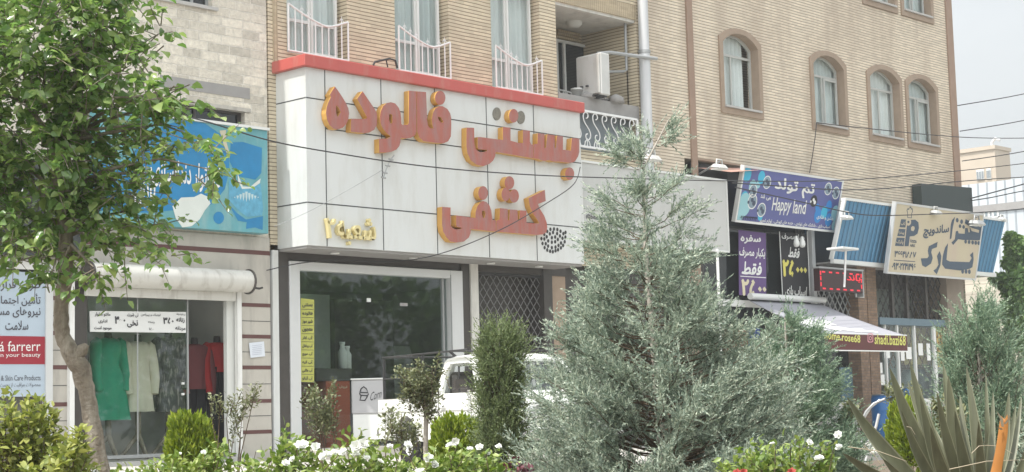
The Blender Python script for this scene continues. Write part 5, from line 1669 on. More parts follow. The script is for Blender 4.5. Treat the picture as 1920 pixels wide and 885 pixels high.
# ================================================================= pickup truck
def truck():
    c = atd(922, 780, 24.0)
    ang = math.atan2(-.955, -.30)
    x_, y_ = c.x, c.y
    zg = gz(x_)
    T = thing('pickup_truck', (x_, y_, zg), 'old white pickup truck parked nose out before the ice cream shop', 'pickup truck', rz=ang)
    pw = mat('truck_white', (0.74, 0.75, 0.72), .32, var=.05, scale=2, dirt=(0.55, 0.53, 0.47), dscale=1.5, dlo=.5, dhi=.85)
    Wd = .8
    k = 1.03
    CABS = .36
    cabparts = ('cab_side', 'side_window', 'window_channel', 'side_mirror', 'roof', 'windscreen', 'windscreen_frame', 'rear_bulkhead', 'rear_window', 'seat', 'seat_back', 'steering_wheel', 'door_gap', 'door_handle', 'fuel_flap')
    def bld(mb, name, m, parent=T, **kw):
        sh = CABS if name in cabparts else 0
        mb.v = [((a + sh) * k, b_ * k, c_ * k) for a, b_, c_ in mb.v]
        return mb.build(name, m, parent, local=True, **kw)
    def arc(cx, r_, n=9): return [(cx + r_ * math.cos(PI - PI * i / n), .36 + r_ * math.sin(PI - PI * i / n)) for i in range(n + 1)]
    prof = [(-2.1, .40)] + arc(-1.15, .37) + arc(1.38, .37) + [(2.05, .42), (2.1, .6), (2.08, .86), (1.98, .93), (1.36, 1.0), (1.22, 1.02), (-.19, 1.0), (-.2, .98), (-2.1, .97)]
    b = MB()
    b.poly([prof], lambda a, z: (a, Wd, z), thick=(0, -2 * Wd, 0))
    body = bld(b, 'body', pw, bevel=.045, seg=3)
    # bed cavity (dark floor liner), crease, door lines
    bld(MB().box(-2.02, -.26, -.72, .72, .975, .985), 'bed_liner', M['dark_column'])
    for s_ in (1, -1):
        bld(MB().box(-2.08, 1.0, s_ * (Wd + .002) - .004, s_ * (Wd + .002) + .004, .775, .787), 'body_crease', M['lintel'], body)
        d = MB()
        for x in (-.42, .56): d.box(x - .006, x + .006, s_ * (Wd + .001) - .004, s_ * (Wd + .001) + .004, .42, .98)
        bld(d, 'door_gap', M['dark'], body)
        bld(MB().box(-.34, -.2, s_ * (Wd + .015) - .015, s_ * (Wd + .015) + .015, .82, .85), 'door_handle', M['aluminium'])
        bld(MB().box(.66, .74, s_ * (Wd + .004) - .006, s_ * (Wd + .004) + .006, .62, .68), 'fuel_flap', M['dark'])
        # wheels
        for x in (-1.15, 1.38):
            w_ = MB().lathe([(.17, -.09), (.29, -.1), (.32, -.06), (.32, .06), (.29, .1), (.17, .09), (.17, -.09)], (0, 0, 0), 24)
            w_.v = [(x + a, s_ * .68 + c_, .32 + b_) for a, b_, c_ in w_.v]
            ty = bld(w_, 'wheel', M['tyre'])
            r_ = MB().lathe([(0, .05), (.06, .07), (.1, .03), (.17, .06), (.18, .085), (.175, -.05), (0, -.05)], (0, 0, 0), 20)
            r_.v = [(x + a, s_ * .68 + c_ * s_, .32 + b_) for a, b_, c_ in r_.v]
            bld(r_, 'rim', M['aluminium'], ty)
        # cab side frame, leaning in
        out = [(-.56, 1.0), (-.52, 1.3), (-.44, 1.46), (-.3, 1.5), (.3, 1.5), (.42, 1.46), (.86, 1.0)]
        hole = [(-.40, 1.02), (-.36, 1.32), (-.28, 1.43), (.28, 1.43), (.38, 1.39), (.64, 1.02)]
        lean = lambda a, z: (a, s_ * (Wd - .03 - (z - 1.0) * .22), z)
        bld(MB().poly([out, hole], lean, thick=(0, -s_ * .05, 0)), 'cab_side', pw, fix=True)
        bld(MB().poly([[(-.33, 1.03), (-.3, 1.3), (-.24, 1.38), (.0, 1.38), (.0, 1.03)]], lambda a, z: (a, s_ * (Wd - .05 - (z - 1.0) * .22), z)), 'side_window', M['pane'])
        bld(MB().box(.02, .04, s_ * (Wd - .1) - .01, s_ * (Wd - .1) + .01, 1.03, 1.39), 'window_channel', M['dark'])
        mr = MB().box(.5, .56, s_ * (Wd + .14) - .09, s_ * (Wd + .14) + .09, 1.07, 1.2)
        mr.tube([(.55, s_ * (Wd - .05), 1.04), (.53, s_ * (Wd + .1), 1.1)], .012, 5)
        bld(mr, 'side_mirror', M['dark_column'])
        hl = MB().lathe([(0, .02), (.08, .012), (.1, 0), (.1, -.05), (0, -.05)], (0, 0, 0), 16)
        hl.v = [(2.1 + c_, s_ * .58 + a, .72 + b_) for a, b_, c_ in hl.v]
        bld(hl, 'headlight', M['aluminium'])
        bld(MB().box(-2.13, -2.098, s_ * .7 - .06, s_ * .7 + .06, .68, .88), 'tail_light', M['red_cap'])
    ytop = Wd - .03 - .5 * .22
    rf = MB()
    vs_, fs_ = [], []
    for i, (x, z) in enumerate([(-.46, 1.45), (-.36, 1.505), (-.1, 1.53), (.15, 1.53), (.34, 1.505), (.46, 1.45)]):
        for j in range(7):
            f_ = -1 + 2 * j / 6
            vs_.append((x, f_ * (ytop + .015), z - .035 * abs(f_) ** 3))
    for i in range(5):
        for j in range(6): fs_.append((i * 7 + j, i * 7 + j + 1, (i + 1) * 7 + j + 1, (i + 1) * 7 + j))
    rf.add(vs_, fs_, True)
    ro = bld(rf, 'roof', pw)
    sd = ro.modifiers.new('thickness', 'SOLIDIFY'); sd.thickness = .03
    bld(MB().hexa([(.84, -.72, 1.02), (.84, .72, 1.02), (.44, .63, 1.45), (.44, -.63, 1.45)], (-.006, 0, -.004)), 'windscreen', M['pane'])
    fr = MB()
    for s_ in (1, -1): fr.tube([(.87, s_ * .74, 1.0), (.46, s_ * .645, 1.47)], .035, 6)
    fr.tube([(.87, -.74, 1.01), (.87, .74, 1.01)], .02, 6); fr.tube([(.45, -.645, 1.46), (.45, .645, 1.46)], .03, 6)
    bld(fr, 'windscreen_frame', pw)
    rw = MB().poly([[(-.72, 1.0), (.72, 1.0), (.66, 1.48), (-.66, 1.48)], [(-.55, 1.12), (.55, 1.12), (.52, 1.4), (-.52, 1.4)]], lambda a, z: (-.55 + (z - 1.0) * .2, a, z), thick=(.03, 0, 0))
    bld(rw, 'rear_bulkhead', pw, fix=True)
    bld(MB().poly([[(-.55, 1.12), (.55, 1.12), (.52, 1.4), (-.52, 1.4)]], lambda a, z: (-.54 + (z - 1.0) * .2, a, z)), 'rear_window', M['pane'])
    bld(MB().box(-.45, .1, -.6, .6, .75, 1.08), 'seat', M['dark_column'], bevel=.04)
    bld(MB().box(-.5, -.34, -.6, .6, .9, 1.32), 'seat_back', M['dark_column'], bevel=.05)
    sw_ = MB().tube([(.42 + .02 * math.sin(q), .33 + .17 * math.cos(q), 1.06 + .17 * math.sin(q)) for q in [2 * PI * i / 20 for i in range(21)]], .014, 5)
    bld(sw_, 'steering_wheel', M['dark'])
    bld(MB().box(2.09, 2.115, -.46, .46, .6, .82), 'grille', M['dark_column'])
    g2 = MB()
    for i in range(4): g2.box(2.116, 2.124, -.46, .46, .63 + .05 * i, .645 + .05 * i)
    bld(g2, 'grille_bar', M['aluminium'])
    bld(MB().box(2.1, 2.2, -.8, .8, .42, .54), 'front_bumper', M['aluminium'], bevel=.02)
    bld(MB().box(-2.22, -2.12, -.78, .78, .42, .52), 'rear_bumper', M['dark_column'], bevel=.02)
    rk = MB()
    for s_ in (1, -1):
        for x in (-2.0, -.66): rk.box(x - .016, x + .016, s_ * .74 - .016, s_ * .74 + .016, .98, 1.60)
        rk.tube([(-2.05, s_ * .74, 1.6), (.75, s_ * .74, 1.6)], .014, 6)
        rk.tube([(-2.02, s_ * .74, 1.28), (-.66, s_ * .74, 1.28)], .011, 6)
    for x in (-2.0, .2): rk.tube([(x, -.74, 1.6), (x, .74, 1.6)], .014, 6)
    rk.tube([(.2, -.74, 1.6), (.2, -.62, 1.5)], .02, 5); rk.tube([(.2, .74, 1.6), (.2, .62, 1.5)], .02, 5)
    bld(rk, 'bed_rack', M['iron_black'])
    return T
M['tyre'] = mat('tyre', (0.02, 0.02, 0.02), .9)
truck()

# ================================================================= pavement odds and ends on the right
bl = mat('barrel_blue', (0.02, 0.13, 0.36), .4, var=.15)
for i, (px, y_, w_, h) in enumerate(((1656, -1.3, .3, 1.15), (1706, -1.2, .3, 1.35))):
    x = at(px, 780, y_).x
    t = thing('plastic_drum', (x, y_, gz(x)), ('blue plastic drum beside the brown column', 'taller blue plastic drum behind the bright shrub by the corner shop')[i], 'drum', 'blue drums before the corner shop')
    prof = [(0, 0), (w_ * .92, 0), (w_, .05), (w_, h * .3), (w_ * 1.04, h * .32), (w_, h * .34), (w_, h * .64), (w_ * 1.04, h * .66), (w_, h * .68), (w_, h * .93), (w_ * .9, h), (0, h)]
    MB().lathe(prof, (x, y_, gz(x)), 22).build('barrel', bl, t)
    MB().lathe([(w_ * .93, h), (w_ * .95, h + .02), (w_ * .9, h + .03), (0, h + .03)], (x, y_, gz(x)), 22).build('lid', M['sky_sheet'], t)
# bent tube rack
c = atd(1625, 800, 24.5)
zt_ = gz(c.x)
t = thing('tube_rack', (c.x, c.y, zt_), 'bent grey tube rack standing on the pavement left of the spiky plant', 'rack')
def R3(px, py, d=24.5): return atd(px, py, d)
MB().tube([R3(1608, 874), R3(1607, 810), R3(1616, 790), R3(1624, 772), R3(1638, 757), R3(1660, 748)], .022, 6).build('front_tube', M['grey_metal'], t)
MB().tube([R3(1612, 800), R3(1622, 780), R3(1632, 764), R3(1650, 750)], .02, 6).build('brace_tube', M['aluminium'], t)
MB().tube([R3(1622, 868), R3(1634, 830), R3(1643, 798), R3(1648, 776)], .022, 6).build('rear_tube', M['aluminium'], t)
MB().tube([R3(1608, 830), R3(1636, 825)], .015, 6).build('cross_bar', M['grey_metal'], t)
# dark goods rail / brown board below the awning, mostly hidden by the conifer
x0_, x1_ = at(1364, 640, .1).x, at(1390, 640, .1).x
t = thing('goods_display', (x0_, 0, gz(34)), 'red brown goods display under the awning, seen past the conifer', 'display')
MB().box(x0_, x1_, -.1, .25, gz(34), 2.85).build('brown_panel', mat('redbrown', (0.2, 0.06, 0.03), .6, var=.4, scale=3), t)
MB().box(x1_ + .15, x1_ + .55, -.1, .2, gz(34), 2.9).build('blue_panel', mat('deepblue', (0.02, 0.06, 0.25), .5), t)

# ================================================================= far end of the street
def atX(px, py, X):
    d = ray(px, py)
    return CAM + d * (X / d.x)
XF = 84.0
far_w = mat('far_white', (0.50, 0.54, 0.57), .5, var=.08, scale=.3)
far_t = mat('far_tan', (0.46, 0.39, 0.31), .8, var=.1, scale=.4)
pA, pB = atX(1790, 348, XF), atX(1990, 331, XF)
yA, yB, zt_ = pA.y + 6, pB.y, (atX(1850, 342, XF).z)
t = thing('white_clad_building', (XF + 5, (yA + yB) / 2, 0), 'pale blue white clad building with a grey band at the far end of the street', 'building')
MB().box(XF, XF + 12, yB, yA, -.5, zt_).build('wall', far_w, t)
zb0 = atX(1870, 384, XF).z
MB().box(XF - .12, XF - .003, yB, yA, zb0 - .35, zb0 + .05).build('grey_band', M['lintel'], t)
b = MB()
for px in range(1800, 1930, 17):
    y_ = atX(px, 360, XF).y
    b.box(XF - .02, XF - .003, y_ - .05, y_ + .05, zb0 + .07, zt_)
    b.box(XF - .02, XF - .003, y_ - .05, y_ + .05, 0, zb0 - .36)
b.build('cladding_joint', mat('far_joint', (0.3, 0.33, 0.36), .6), t)
for (pa, pc, qa, qb) in ((1828, 1840, 392, 412), (1844, 1856, 391, 410), (1860, 1873, 390, 409), (1884, 1897, 460, 500)):
    y0_, y1_ = atX(pc, qa, XF).y, atX(pa, qa, XF).y
    z1_, z0_ = atX(pa, qa, XF).z, atX(pa, qb, XF).z
    w_ = MB().box(XF - .06, XF - .004, y0_, y1_, z0_, z1_).build('window', M['upvc'], t)
    MB().box(XF - .08, XF - .062, y0_ + .12, y1_ - .12, z0_ + .1, z1_ - .1).build('pane', mat('far_pane', (0.2, 0.24, 0.26), .2), w_)
XT = 120.0
pA, pB = atX(1780, 291, XT), atX(1866, 300, XT)
t = thing('tan_house', (XT + 5, pB.y, 0), 'small tan flat-roofed house showing above the white clad building', 'house')
zt_ = pA.z
MB().box(XT, XT + 2.5, pB.y, pA.y + 8, 0, zt_).build('wall', far_t, t)
MB().box(XT - .15, XT + 2.6, pB.y - .1, pA.y + 8, zt_ + .002, zt_ + .3).build('parapet', far_t, t)
for (pa, pc) in ((1832, 1846), (1851, 1859)):
    y0_, y1_ = atX(pc, 330, XT).y, atX(pa, 330, XT).y
    z1_, z0_ = atX(1840, 318, XT).z, atX(1840, 338, XT).z
    w_ = MB().box(XT - .1, XT - .004, y0_, y1_, z0_, z1_).build('window', M['upvc'], t)
    nb_ = 3
    for k in range(nb_):
        a_ = y0_ + (y1_ - y0_) * (k + .12) / nb_; c_ = y0_ + (y1_ - y0_) * (k + .88) / nb_
        MB().box(XT - .13, XT - .102, a_, c_, z0_ + .1, z1_ - .15).build('pane', M['sky_sheet'], w_)
b = MB(); pv = atX(1850, 292, XT)
b.tube([(XT + 1, pv.y, zt_), (XT + 1, pv.y, zt_ + .7), (XT + 1, pv.y - .3, zt_ + 1.0), (XT + 1, pv.y - .7, zt_ + .8)], .12, 6)
b.build('vent_pipe', M['pipe'], t)
# cream boarded wall
XW = 66.0
pA, pB = atX(1808, 520, XW), atX(1884, 520, XW)
t = thing('cream_boarded_wall', (XW, pB.y, -.3), 'cream wall of horizontal boards with a dark opening beyond the corner shop', 'wall')
zt_ = atX(1850, 516, XW).z
crm = course_mat('cream_board_wall', (0.58, 0.53, 0.44), .42, .1, (0.36, 0.32, 0.26), stainamt=.2)
MB().box(XW, XW + 3, pB.y - 1, pA.y + 5, -.5, zt_).build('boards', crm, t)
y0_, y1_ = atX(1866, 580, XW).y, atX(1828, 580, XW).y
MB().box(XW - .05, XW - .004, y0_, y1_, -.5, atX(1845, 566, XW).z).build('opening', M['dark'], t)

# ================================================================= cables
def A(px, py, y_): return at(px, py, y_)
grp = 'overhead cables across the shopfronts'
wire([A(300, 208, -1.6), A(380, 226, -1.6), A(500, 262, -1.6), A(612, 284, -1.6), A(800, 312, -1.6), A(1000, 328, -1.6), A(1200, 335, -1.6), A(1366, 339, -1.5), A(1578, 338, -1.4), A(1800, 320, -1.2), A(1990, 298, -1.0)], 0.0125, 'cable', 'long black cable sagging across the big white sign and the pale sign', M['cable'], grp)
wire([A(1372, 343, -1.1), A(1480, 350, -1.2), A(1578, 356, -1.2), A(1680, 352, -1.2), A(1825, 338, -1.1), A(1990, 328, -1.1)], 0.0140, 'cable', 'black cable crossing the violet sign just under the topmost one', M['cable'], grp)
wire([A(1378, 351, -1.0), A(1500, 378, -1.0), A(1600, 400, -1.2), A(1660, 404, -1.4), A(1760, 401, -1.5), A(1840, 398, -1.5), A(1990, 386, -1.4)], 0.0140, 'cable', 'lowest black cable running across the cream pizza sign', M['cable'], grp)
wire([A(1531, 230, -.1), A(1600, 238, -.3), A(1759, 254, -.4), A(1860, 259, -.4), A(1990, 258, -.4)], 0.0125, 'cable', 'cable running from the second arched window sill to the right edge', M['cable'], grp)
wire([A(1531, 230, -.1), A(1528, 260, -.12), A(1522, 300, -.12), A(1518, 324, -.2)], 0.0125, 'cable', 'short cable hanging from the arched window sill to the violet sign', M['cable'], grp)
for k, (a_, c_, lab) in enumerate((((1795, 198), (1990, 161), 'uppermost thin cable against the sky'), ((1800, 246), (1990, 211), 'second thin cable against the sky'), ((1804, 302), (1990, 270), 'thin cable over the tan house'))):
    wire([A(a_[0], a_[1], .3), A((a_[0] + c_[0]) / 2, (a_[1] + c_[1]) / 2 + 2, .3), A(c_[0], c_[1], .3)], 0.0156, 'cable', lab, M['cable'], grp)
wire([A(1820, 372, -.5), A(1850, 364, -.6), A(1920, 345, -.7), A(1990, 326, -.7)], 0.0218, 'cable', 'thick cable bundle right of the dark green board', M['cable'], grp)
wire([A(1822, 376, -.5), A(1860, 370, -.6), A(1920, 358, -.7), A(1990, 350, -.7)], 0.0172, 'cable', 'lower cable of the bundle right of the dark green board', M['cable'], grp)
wire([A(1088, 313, -1.2), A(1076, 345, -1.2), A(1030, 378, -1.25), A(940, 430, -1.3), A(831, 474, -1.2), A(740, 490, -.6), A(630, 488, -.4), A(560, 494, -.4), A(500, 507, -.3)], 0.0101, 'cable', 'slack thin cable looping down over the red letters to the shop corner', M['cable'], grp)
wire([A(515, 424, -.95), A(580, 396, -1.05), A(660, 352, -1.05), A(718, 318, -1.05)], .006, 'cable', 'fine grey wire slanting up to the bracket on the white sign', M['grey_metal'], grp)
# ================================================================= vegetation
def unit(v): return v / np.maximum(np.linalg.norm(v, axis=-1, keepdims=True), 1e-9)

def leaves(P, D, Nn, Ln, Wd, fold=0.15, curl=0.0, simple=False):
    """one small folded leaf per row: base P, direction D, face normal Nn, length Ln, width Wd -> vertices, faces"""
    P, D, Nn = np.asarray(P, float), unit(np.asarray(D, float)), np.asarray(Nn, float)
    S = unit(np.cross(D, Nn))
    Nn = unit(np.cross(S, D))
    n = len(P)
    Ln = np.broadcast_to(np.asarray(Ln, float), (n,))[:, None]
    Wd = np.broadcast_to(np.asarray(Wd, float), (n,))[:, None]
    if simple:
        V = np.stack([P, P + D * Ln * .45 + S * Wd * .5, P + D * Ln, P + D * Ln * .45 - S * Wd * .5], 1).reshape(-1, 3)
        F = (np.arange(n)[:, None] * 4 + np.array([[0, 1, 2, 3]]))
        return V, F
    up = Nn * Wd * fold
    tip = P + D * Ln - Nn * Ln * curl
    m1 = P + D * Ln * .35
    m2 = P + D * Ln * .7 - Nn * Ln * curl * .4
    V = np.stack([P, m1 + S * Wd * .5 + up, m2 + S * Wd * .36 + up, tip, m2 - S * Wd * .36 + up, m1 - S * Wd * .5 + up, m1, m2], 1).reshape(-1, 3)
    Fq = np.array([[0, 6, 1, 1], [6, 7, 2, 1], [7, 3, 2, 2], [0, 5, 6, 6], [5, 4, 7, 6], [4, 3, 7, 7]])
    tri = np.array([[0, 6, 1], [6, 7, 2], [6, 2, 1], [7, 3, 2], [0, 5, 6], [5, 4, 7], [5, 7, 6], [4, 3, 7]])
    F = (np.arange(n)[:, None, None] * 8 + tri[None]).reshape(-1, 3)
    return V, F

def leaf_object(name, parts, m, parent):
    k = parts[0][1].shape[1]
    Vs, Fs, o = [], [], 0
    for V, F in parts:
        Vs.append(V); Fs.append(F + o); o += len(V)
    me = fastmesh(name, np.concatenate(Vs), np.concatenate(Fs))
    return link(name, me, m, parent)

def randdir(rs, n): return unit(rs.normal(size=(n, 3)))
UP = np.array([0, 0, 1.0])

bark = mat('bark', (0.22, 0.185, 0.14), .9, var=.5, scale=14, bump=1.0, bscale=34, dirt=(0.36, 0.32, 0.26), dscale=5, dlo=.45, dhi=.65)
bark_pale = mat('bark_pale', (0.42, 0.38, 0.33), .9, var=.25, scale=12, bump=.4)
twig = mat('twig', (0.12, 0.085, 0.055), .9, var=.3)
M_mul = leaf_mat('mulberry_leaf', (0.11, 0.205, 0.06), (0.21, 0.325, 0.10), (0.38, 0.48, 0.18), .27, .46, .9)
M_cyp = leaf_mat('silver_needles', (0.14, 0.19, 0.15), (0.29, 0.36, 0.285), (0.57, 0.61, 0.48), .55, .15, .4)
M_cyp2 = leaf_mat('blue_green_needles', (0.10, 0.17, 0.115), (0.19, 0.275, 0.185), (0.36, 0.44, 0.30), .55, .15, .4)
M_jun = leaf_mat('juniper_needles', (0.10, 0.135, 0.06), (0.155, 0.205, 0.09), (0.25, 0.29, 0.135), .6, .12, .3)
M_thu = leaf_mat('thuja_sprays', (0.12, 0.18, 0.018), (0.21, 0.28, 0.03), (0.34, 0.40, 0.055), .5, .25, .3)
M_rose = leaf_mat('rose_leaf', (0.115, 0.185, 0.038), (0.205, 0.29, 0.065), (0.37, 0.43, 0.14), .38, .3, .5)
M_rose2 = leaf_mat('privet_leaf', (0.15, 0.195, 0.045), (0.26, 0.30, 0.075), (0.42, 0.43, 0.13), .4, .3, .5)
M_olive = leaf_mat('small_grey_leaf', (0.11, 0.125, 0.06), (0.175, 0.20, 0.10), (0.30, 0.31, 0.17), .45, .2, .5)
M_far = leaf_mat('far_leaf', (0.07, 0.14, 0.045), (0.12, 0.215, 0.065), (0.21, 0.31, 0.10), .45, .25, .4)
M_barb = leaf_mat('purple_leaf', (0.06, 0.02, 0.03), (0.12, 0.035, 0.05), (0.18, 0.06, 0.07), .45, .2, .4)
M_petal = mat('white_petal', (0.82, 0.83, 0.78), .6, var=.05)
M_red = mat('red_petal', (0.45, 0.09, 0.07), .6, var=.2, scale=30)
GZ = 0.0   # garden soil

def gpos(px, depth, z=None):
    """point of the garden bed below picture column px at the given distance"""
    p = atd(px, 790, depth)
    return Vector((p.x, p.y, gz(p.x) - .1 if z is None else z))

def twigs_mb(starts, ends, r0, r1, mb=None, n=4, sag=0.0):
    mb = mb or MB()
    for a, c in zip(starts, ends):
        a, c = Vector(a), Vector(c)
        mid = (a + c) / 2 + Vector((0, 0, sag * (c - a).length))
        mb.tube([a, mid, c], [r0, (r0 + r1) / 2, r1], n, caps=False)
    return mb

# ---------------------------------------------------------------- mulberry tree
def mulberry():
    rs = np.random.RandomState(11)
    dep = 12.2
    path = [(192, 960), (190, 905), (185, 868), (172, 792), (164, 742), (152, 692), (132, 661), (118, 631), (114, 585), (120, 541), (124, 500), (124, 455), (118, 400), (108, 330), (100, 250)]
    rad = [.092, .080, .068, .062, .058, .072, .064, .055, .052, .055, .054, .052, .048, .04, .03]
    pts = [atd(a, c, dep) for a, c in path]
    base = pts[0].copy(); base.z = gz(base.x) - .1
    pts[0] = base
    T = thing('mulberry_tree', tuple(base), 'leafy mulberry tree with a crooked bare trunk at the left', 'tree')
    # refine the trunk with a little unevenness
    P, Rr = [], []
    for i in range(len(pts) - 1):
        for k in range(4):
            t = k / 4
            P.append(pts[i].lerp(pts[i + 1], t) + Vector(rs.normal(size=3) * .004)); Rr.append((rad[i] * (1 - t) + rad[i + 1] * t) * rs.uniform(.96, 1.05))
    P.append(pts[-1]); Rr.append(rad[-1])
    MB().tube(P, Rr, 14).build('trunk', bark, T)
    # short sawn stub
    s0 = atd(140, 668, dep)
    MB().tube([s0, s0 + Vector((.045, -.04, .05)), s0 + Vector((.065, -.06, .085))], [.06, .045, .02], 10).build('branch_stub', bark, T)
    cl = [(60, 60, 120, 110), (150, 30, 60, 75), (185, 90, 45, 60), (30, 190, 110, 100), (125, 160, 70, 70), (245, 122, 32, 32), (300, 62, 24, 34), (232, 62, 25, 40), (340, 165, 26, 16), (285, 180, 36, 22), (190, 230, 75, 55), (255, 218, 44, 26), (90, 300, 120, 80), (220, 282, 85, 36), (315, 262, 60, 17), (395, 268, 32, 10), (412, 322, 24, 10), (345, 330, 50, 13), (225, 350, 55, 34), (50, 385, 110, 70), (180, 400, 75, 52), (285, 420, 40, 16), (110, 455, 80, 36), (240, 448, 55, 28), (305, 478, 34, 12), (20, 470, 60, 34), (175, 500, 30, 24), (95, 520, 22, 20), (355, 205, 18, 18), (60, -70, 170, 90), (200, -60, 60, 50), (-90, 120, 110, 140), (-80, 330, 110, 130)]
    parts = []
    mbw = MB()
    hubs = [P[int(len(P) * q)] for q in (.72, .8, .88, .97)]
    for (cx, cy, rx, ry) in cl:
        s = dep / FPX
        area = (rx * ry) / 400.0
        thick = min(.75, .75 * rx * s + .06)
        off = rs.uniform(-.25, .25) if rx > 50 else rs.uniform(-.5, .15)
        nb = max(4, int(area * (3.1 if rx > 40 else 3.8)))
        C = atd(cx, cy, dep + off)
        hub = min(hubs, key=lambda h: (h - C).length + (0.6 if h.z > C.z + .2 else 0))
        if cy > -60: mbw.tube([hub, hub.lerp(C, .3) + Vector((0, 0, .10)) + Vector(rs.normal(size=3) * .03), hub.lerp(C, .65) + Vector((0, 0, .09)) + Vector(rs.normal(size=3) * .04), C], [.022, .014, .008, .003], 6, caps=False)
        for k in range(nb):
            q = rs.normal(size=3)
            q = q / np.linalg.norm(q) * rs.uniform(.45, 1) ** .5
            ctr = np.array(C) + np.array(CRT) * q[0] * rx * s + np.array(CUP) * q[1] * ry * s + np.array(_f) * q[2] * thick
            # a shoot: runs outward and droops, carrying alternate leaves
            sd = unit(np.array(CRT) * q[0] + np.array(CUP) * (q[1] * .6 + .15) + np.array(_f) * q[2] + rs.normal(size=3) * .35)
            ln = rs.uniform(.16, .34) if rx > 30 else rs.uniform(.12, .22)
            nl = int(rs.randint(8, 14))
            t = np.linspace(0, 1, nl)
            pos = ctr + sd * (t * ln)[:, None] - UP * (.10 * t ** 2)[:, None] + rs.normal(size=(nl, 3)) * .02
            mbw.tube([Vector(ctr - sd * .06), Vector(pos[nl // 2]), Vector(pos[-1])], [.005, .004, .002], 4, caps=False)
            side = unit(np.cross(sd, UP) + 1e-3)
            sg = np.where(np.arange(nl) % 2 == 0, 1.0, -1.0)[:, None]
            D = sd * .5 + side * sg * .8 - UP * rs.uniform(.05, .7, (nl, 1)) + rs.normal(size=(nl, 3)) * .3
            Nn = UP * .8 + rs.normal(size=(nl, 3)) * .45
            L_ = rs.uniform(.06, .125, nl) * (1 - .35 * t)
            parts.append(leaves(pos, D, Nn, L_, L_ * rs.uniform(.6, .78, nl), .18, rs.uniform(.0, .3)))
    mbw.build('branches', bark, T)
    leaf_object('leaves', parts, M_mul, T)
mulberry()

# ---------------------------------------------------------------- conifers
def conifer(name, px, depth, ztop, prof, label, m, seed, nbr, twn, bl, bw, leader=None, trunk_r=.05, droop=.0, sparse=None, kids=16, tint=None, trunk_m=None, upcurve=.35, base_z=None, inner=.25):
    """prof: list of (z, radius); branches leave the trunk and carry twigs, twigs carry narrow scale-leaf blades"""
    rs = np.random.RandomState(seed)
    b0 = gpos(px, depth)
    T = thing(name, tuple(b0), label, 'tree')
    zs = np.array([q[0] for q in prof]); rr_ = np.array([q[1] for q in prof])
    order = np.argsort(zs); zs, rr_ = zs[order], rr_[order]
    lean = np.zeros(3)
    def trunk_at(z):
        return np.array([b0.x, b0.y, z]) + (leader(z) if leader else 0)
    tz = np.linspace(b0.z, ztop, 26)
    MB().tube([Vector(trunk_at(z)) for z in tz], [max(.004, trunk_r * (1 - .9 * (z - b0.z) / (ztop - b0.z))) for z in tz], 8).build('trunk', trunk_m or bark_pale, T)
    BP, BD, BL_, parts = [], [], [], []
    mbw = MB()
    # choose heights in proportion to the crown's width
    zz = np.linspace(zs[0], zs[-1], 400)
    wgt = np.interp(zz, zs, rr_) ** 1.25 + .02
    if sparse is not None: wgt *= np.array([sparse(z) for z in zz])
    cdf = np.cumsum(wgt) / wgt.sum()
    for i in range(nbr):
        z = np.interp(rs.rand(), cdf, zz)
        R_ = np.interp(z, zs, rr_)
        az = rs.rand() * 2 * PI
        ln = R_ * rs.uniform(.72, 1.06) * (1.0 + (.18 if rs.rand() < .12 else 0))
        out = np.array([math.cos(az), math.sin(az), 0])
        rise = upcurve * ln
        z0 = z - rise * .8 - .05 * ln
        st = trunk_at(max(b0.z + .03, z0))
        t = np.linspace(0, 1, 9)
        pts = st + out * (t * ln)[:, None] + UP * (rise * (1.1 * t ** 1.7) - droop * ln * t)[:, None] + np.cumsum(rs.normal(size=(9, 3)) * .012 * min(1, ln / .5), 0)
        mbw.tube([Vector(q) for q in pts[::2]], [max(.003, .010 * ln), .007 * ln + .002, .005 * ln + .0015, .003, .0015], 4, caps=False)
        nt = max(4, int(twn * (.45 + ln)))
        for k in range(nt):
            f_ = rs.uniform(inner if z < ztop * .66 else max(inner, .38), 1.0) ** .7
            j = min(7, int(f_ * 8)); w_ = f_ * 8 - j
            p = pts[j] * (1 - w_) + pts[j + 1] * w_
            tg = unit(pts[j + 1] - pts[j])
            d = unit(tg * rs.uniform(.6, 1.1) + rs.normal(size=3) * .42 + UP * .18)
            tl = rs.uniform(.55, 1.15) * kids_len(bl)
            nk = kids
            tt = np.linspace(.05, 1, nk)
            bend = unit(np.cross(d, rs.normal(size=3)))
            pos = p + d * (tt * tl)[:, None] + bend * (tl * .18 * tt ** 2)[:, None]
            fan = unit(np.cross(d, bend) + rs.normal(size=3) * .2) * np.where(np.arange(nk) % 2 == 0, 1.0, -1.0)[:, None]
            D = d * .8 + fan * (.62 - .35 * tt)[:, None] + bend * .15 + rs.normal(size=(nk, 3)) * .2
            Ls = bl * rs.uniform(.7, 1.2, nk) * (1.15 - .6 * tt)
            parts.append(leaves(pos, D, rs.normal(size=(nk, 3)), Ls, bw, simple=True))
    mbw.build('branches', twig, T)
    leaf_object('foliage', parts, m, T)
    return T
def kids_len(bl): return bl * 5.4

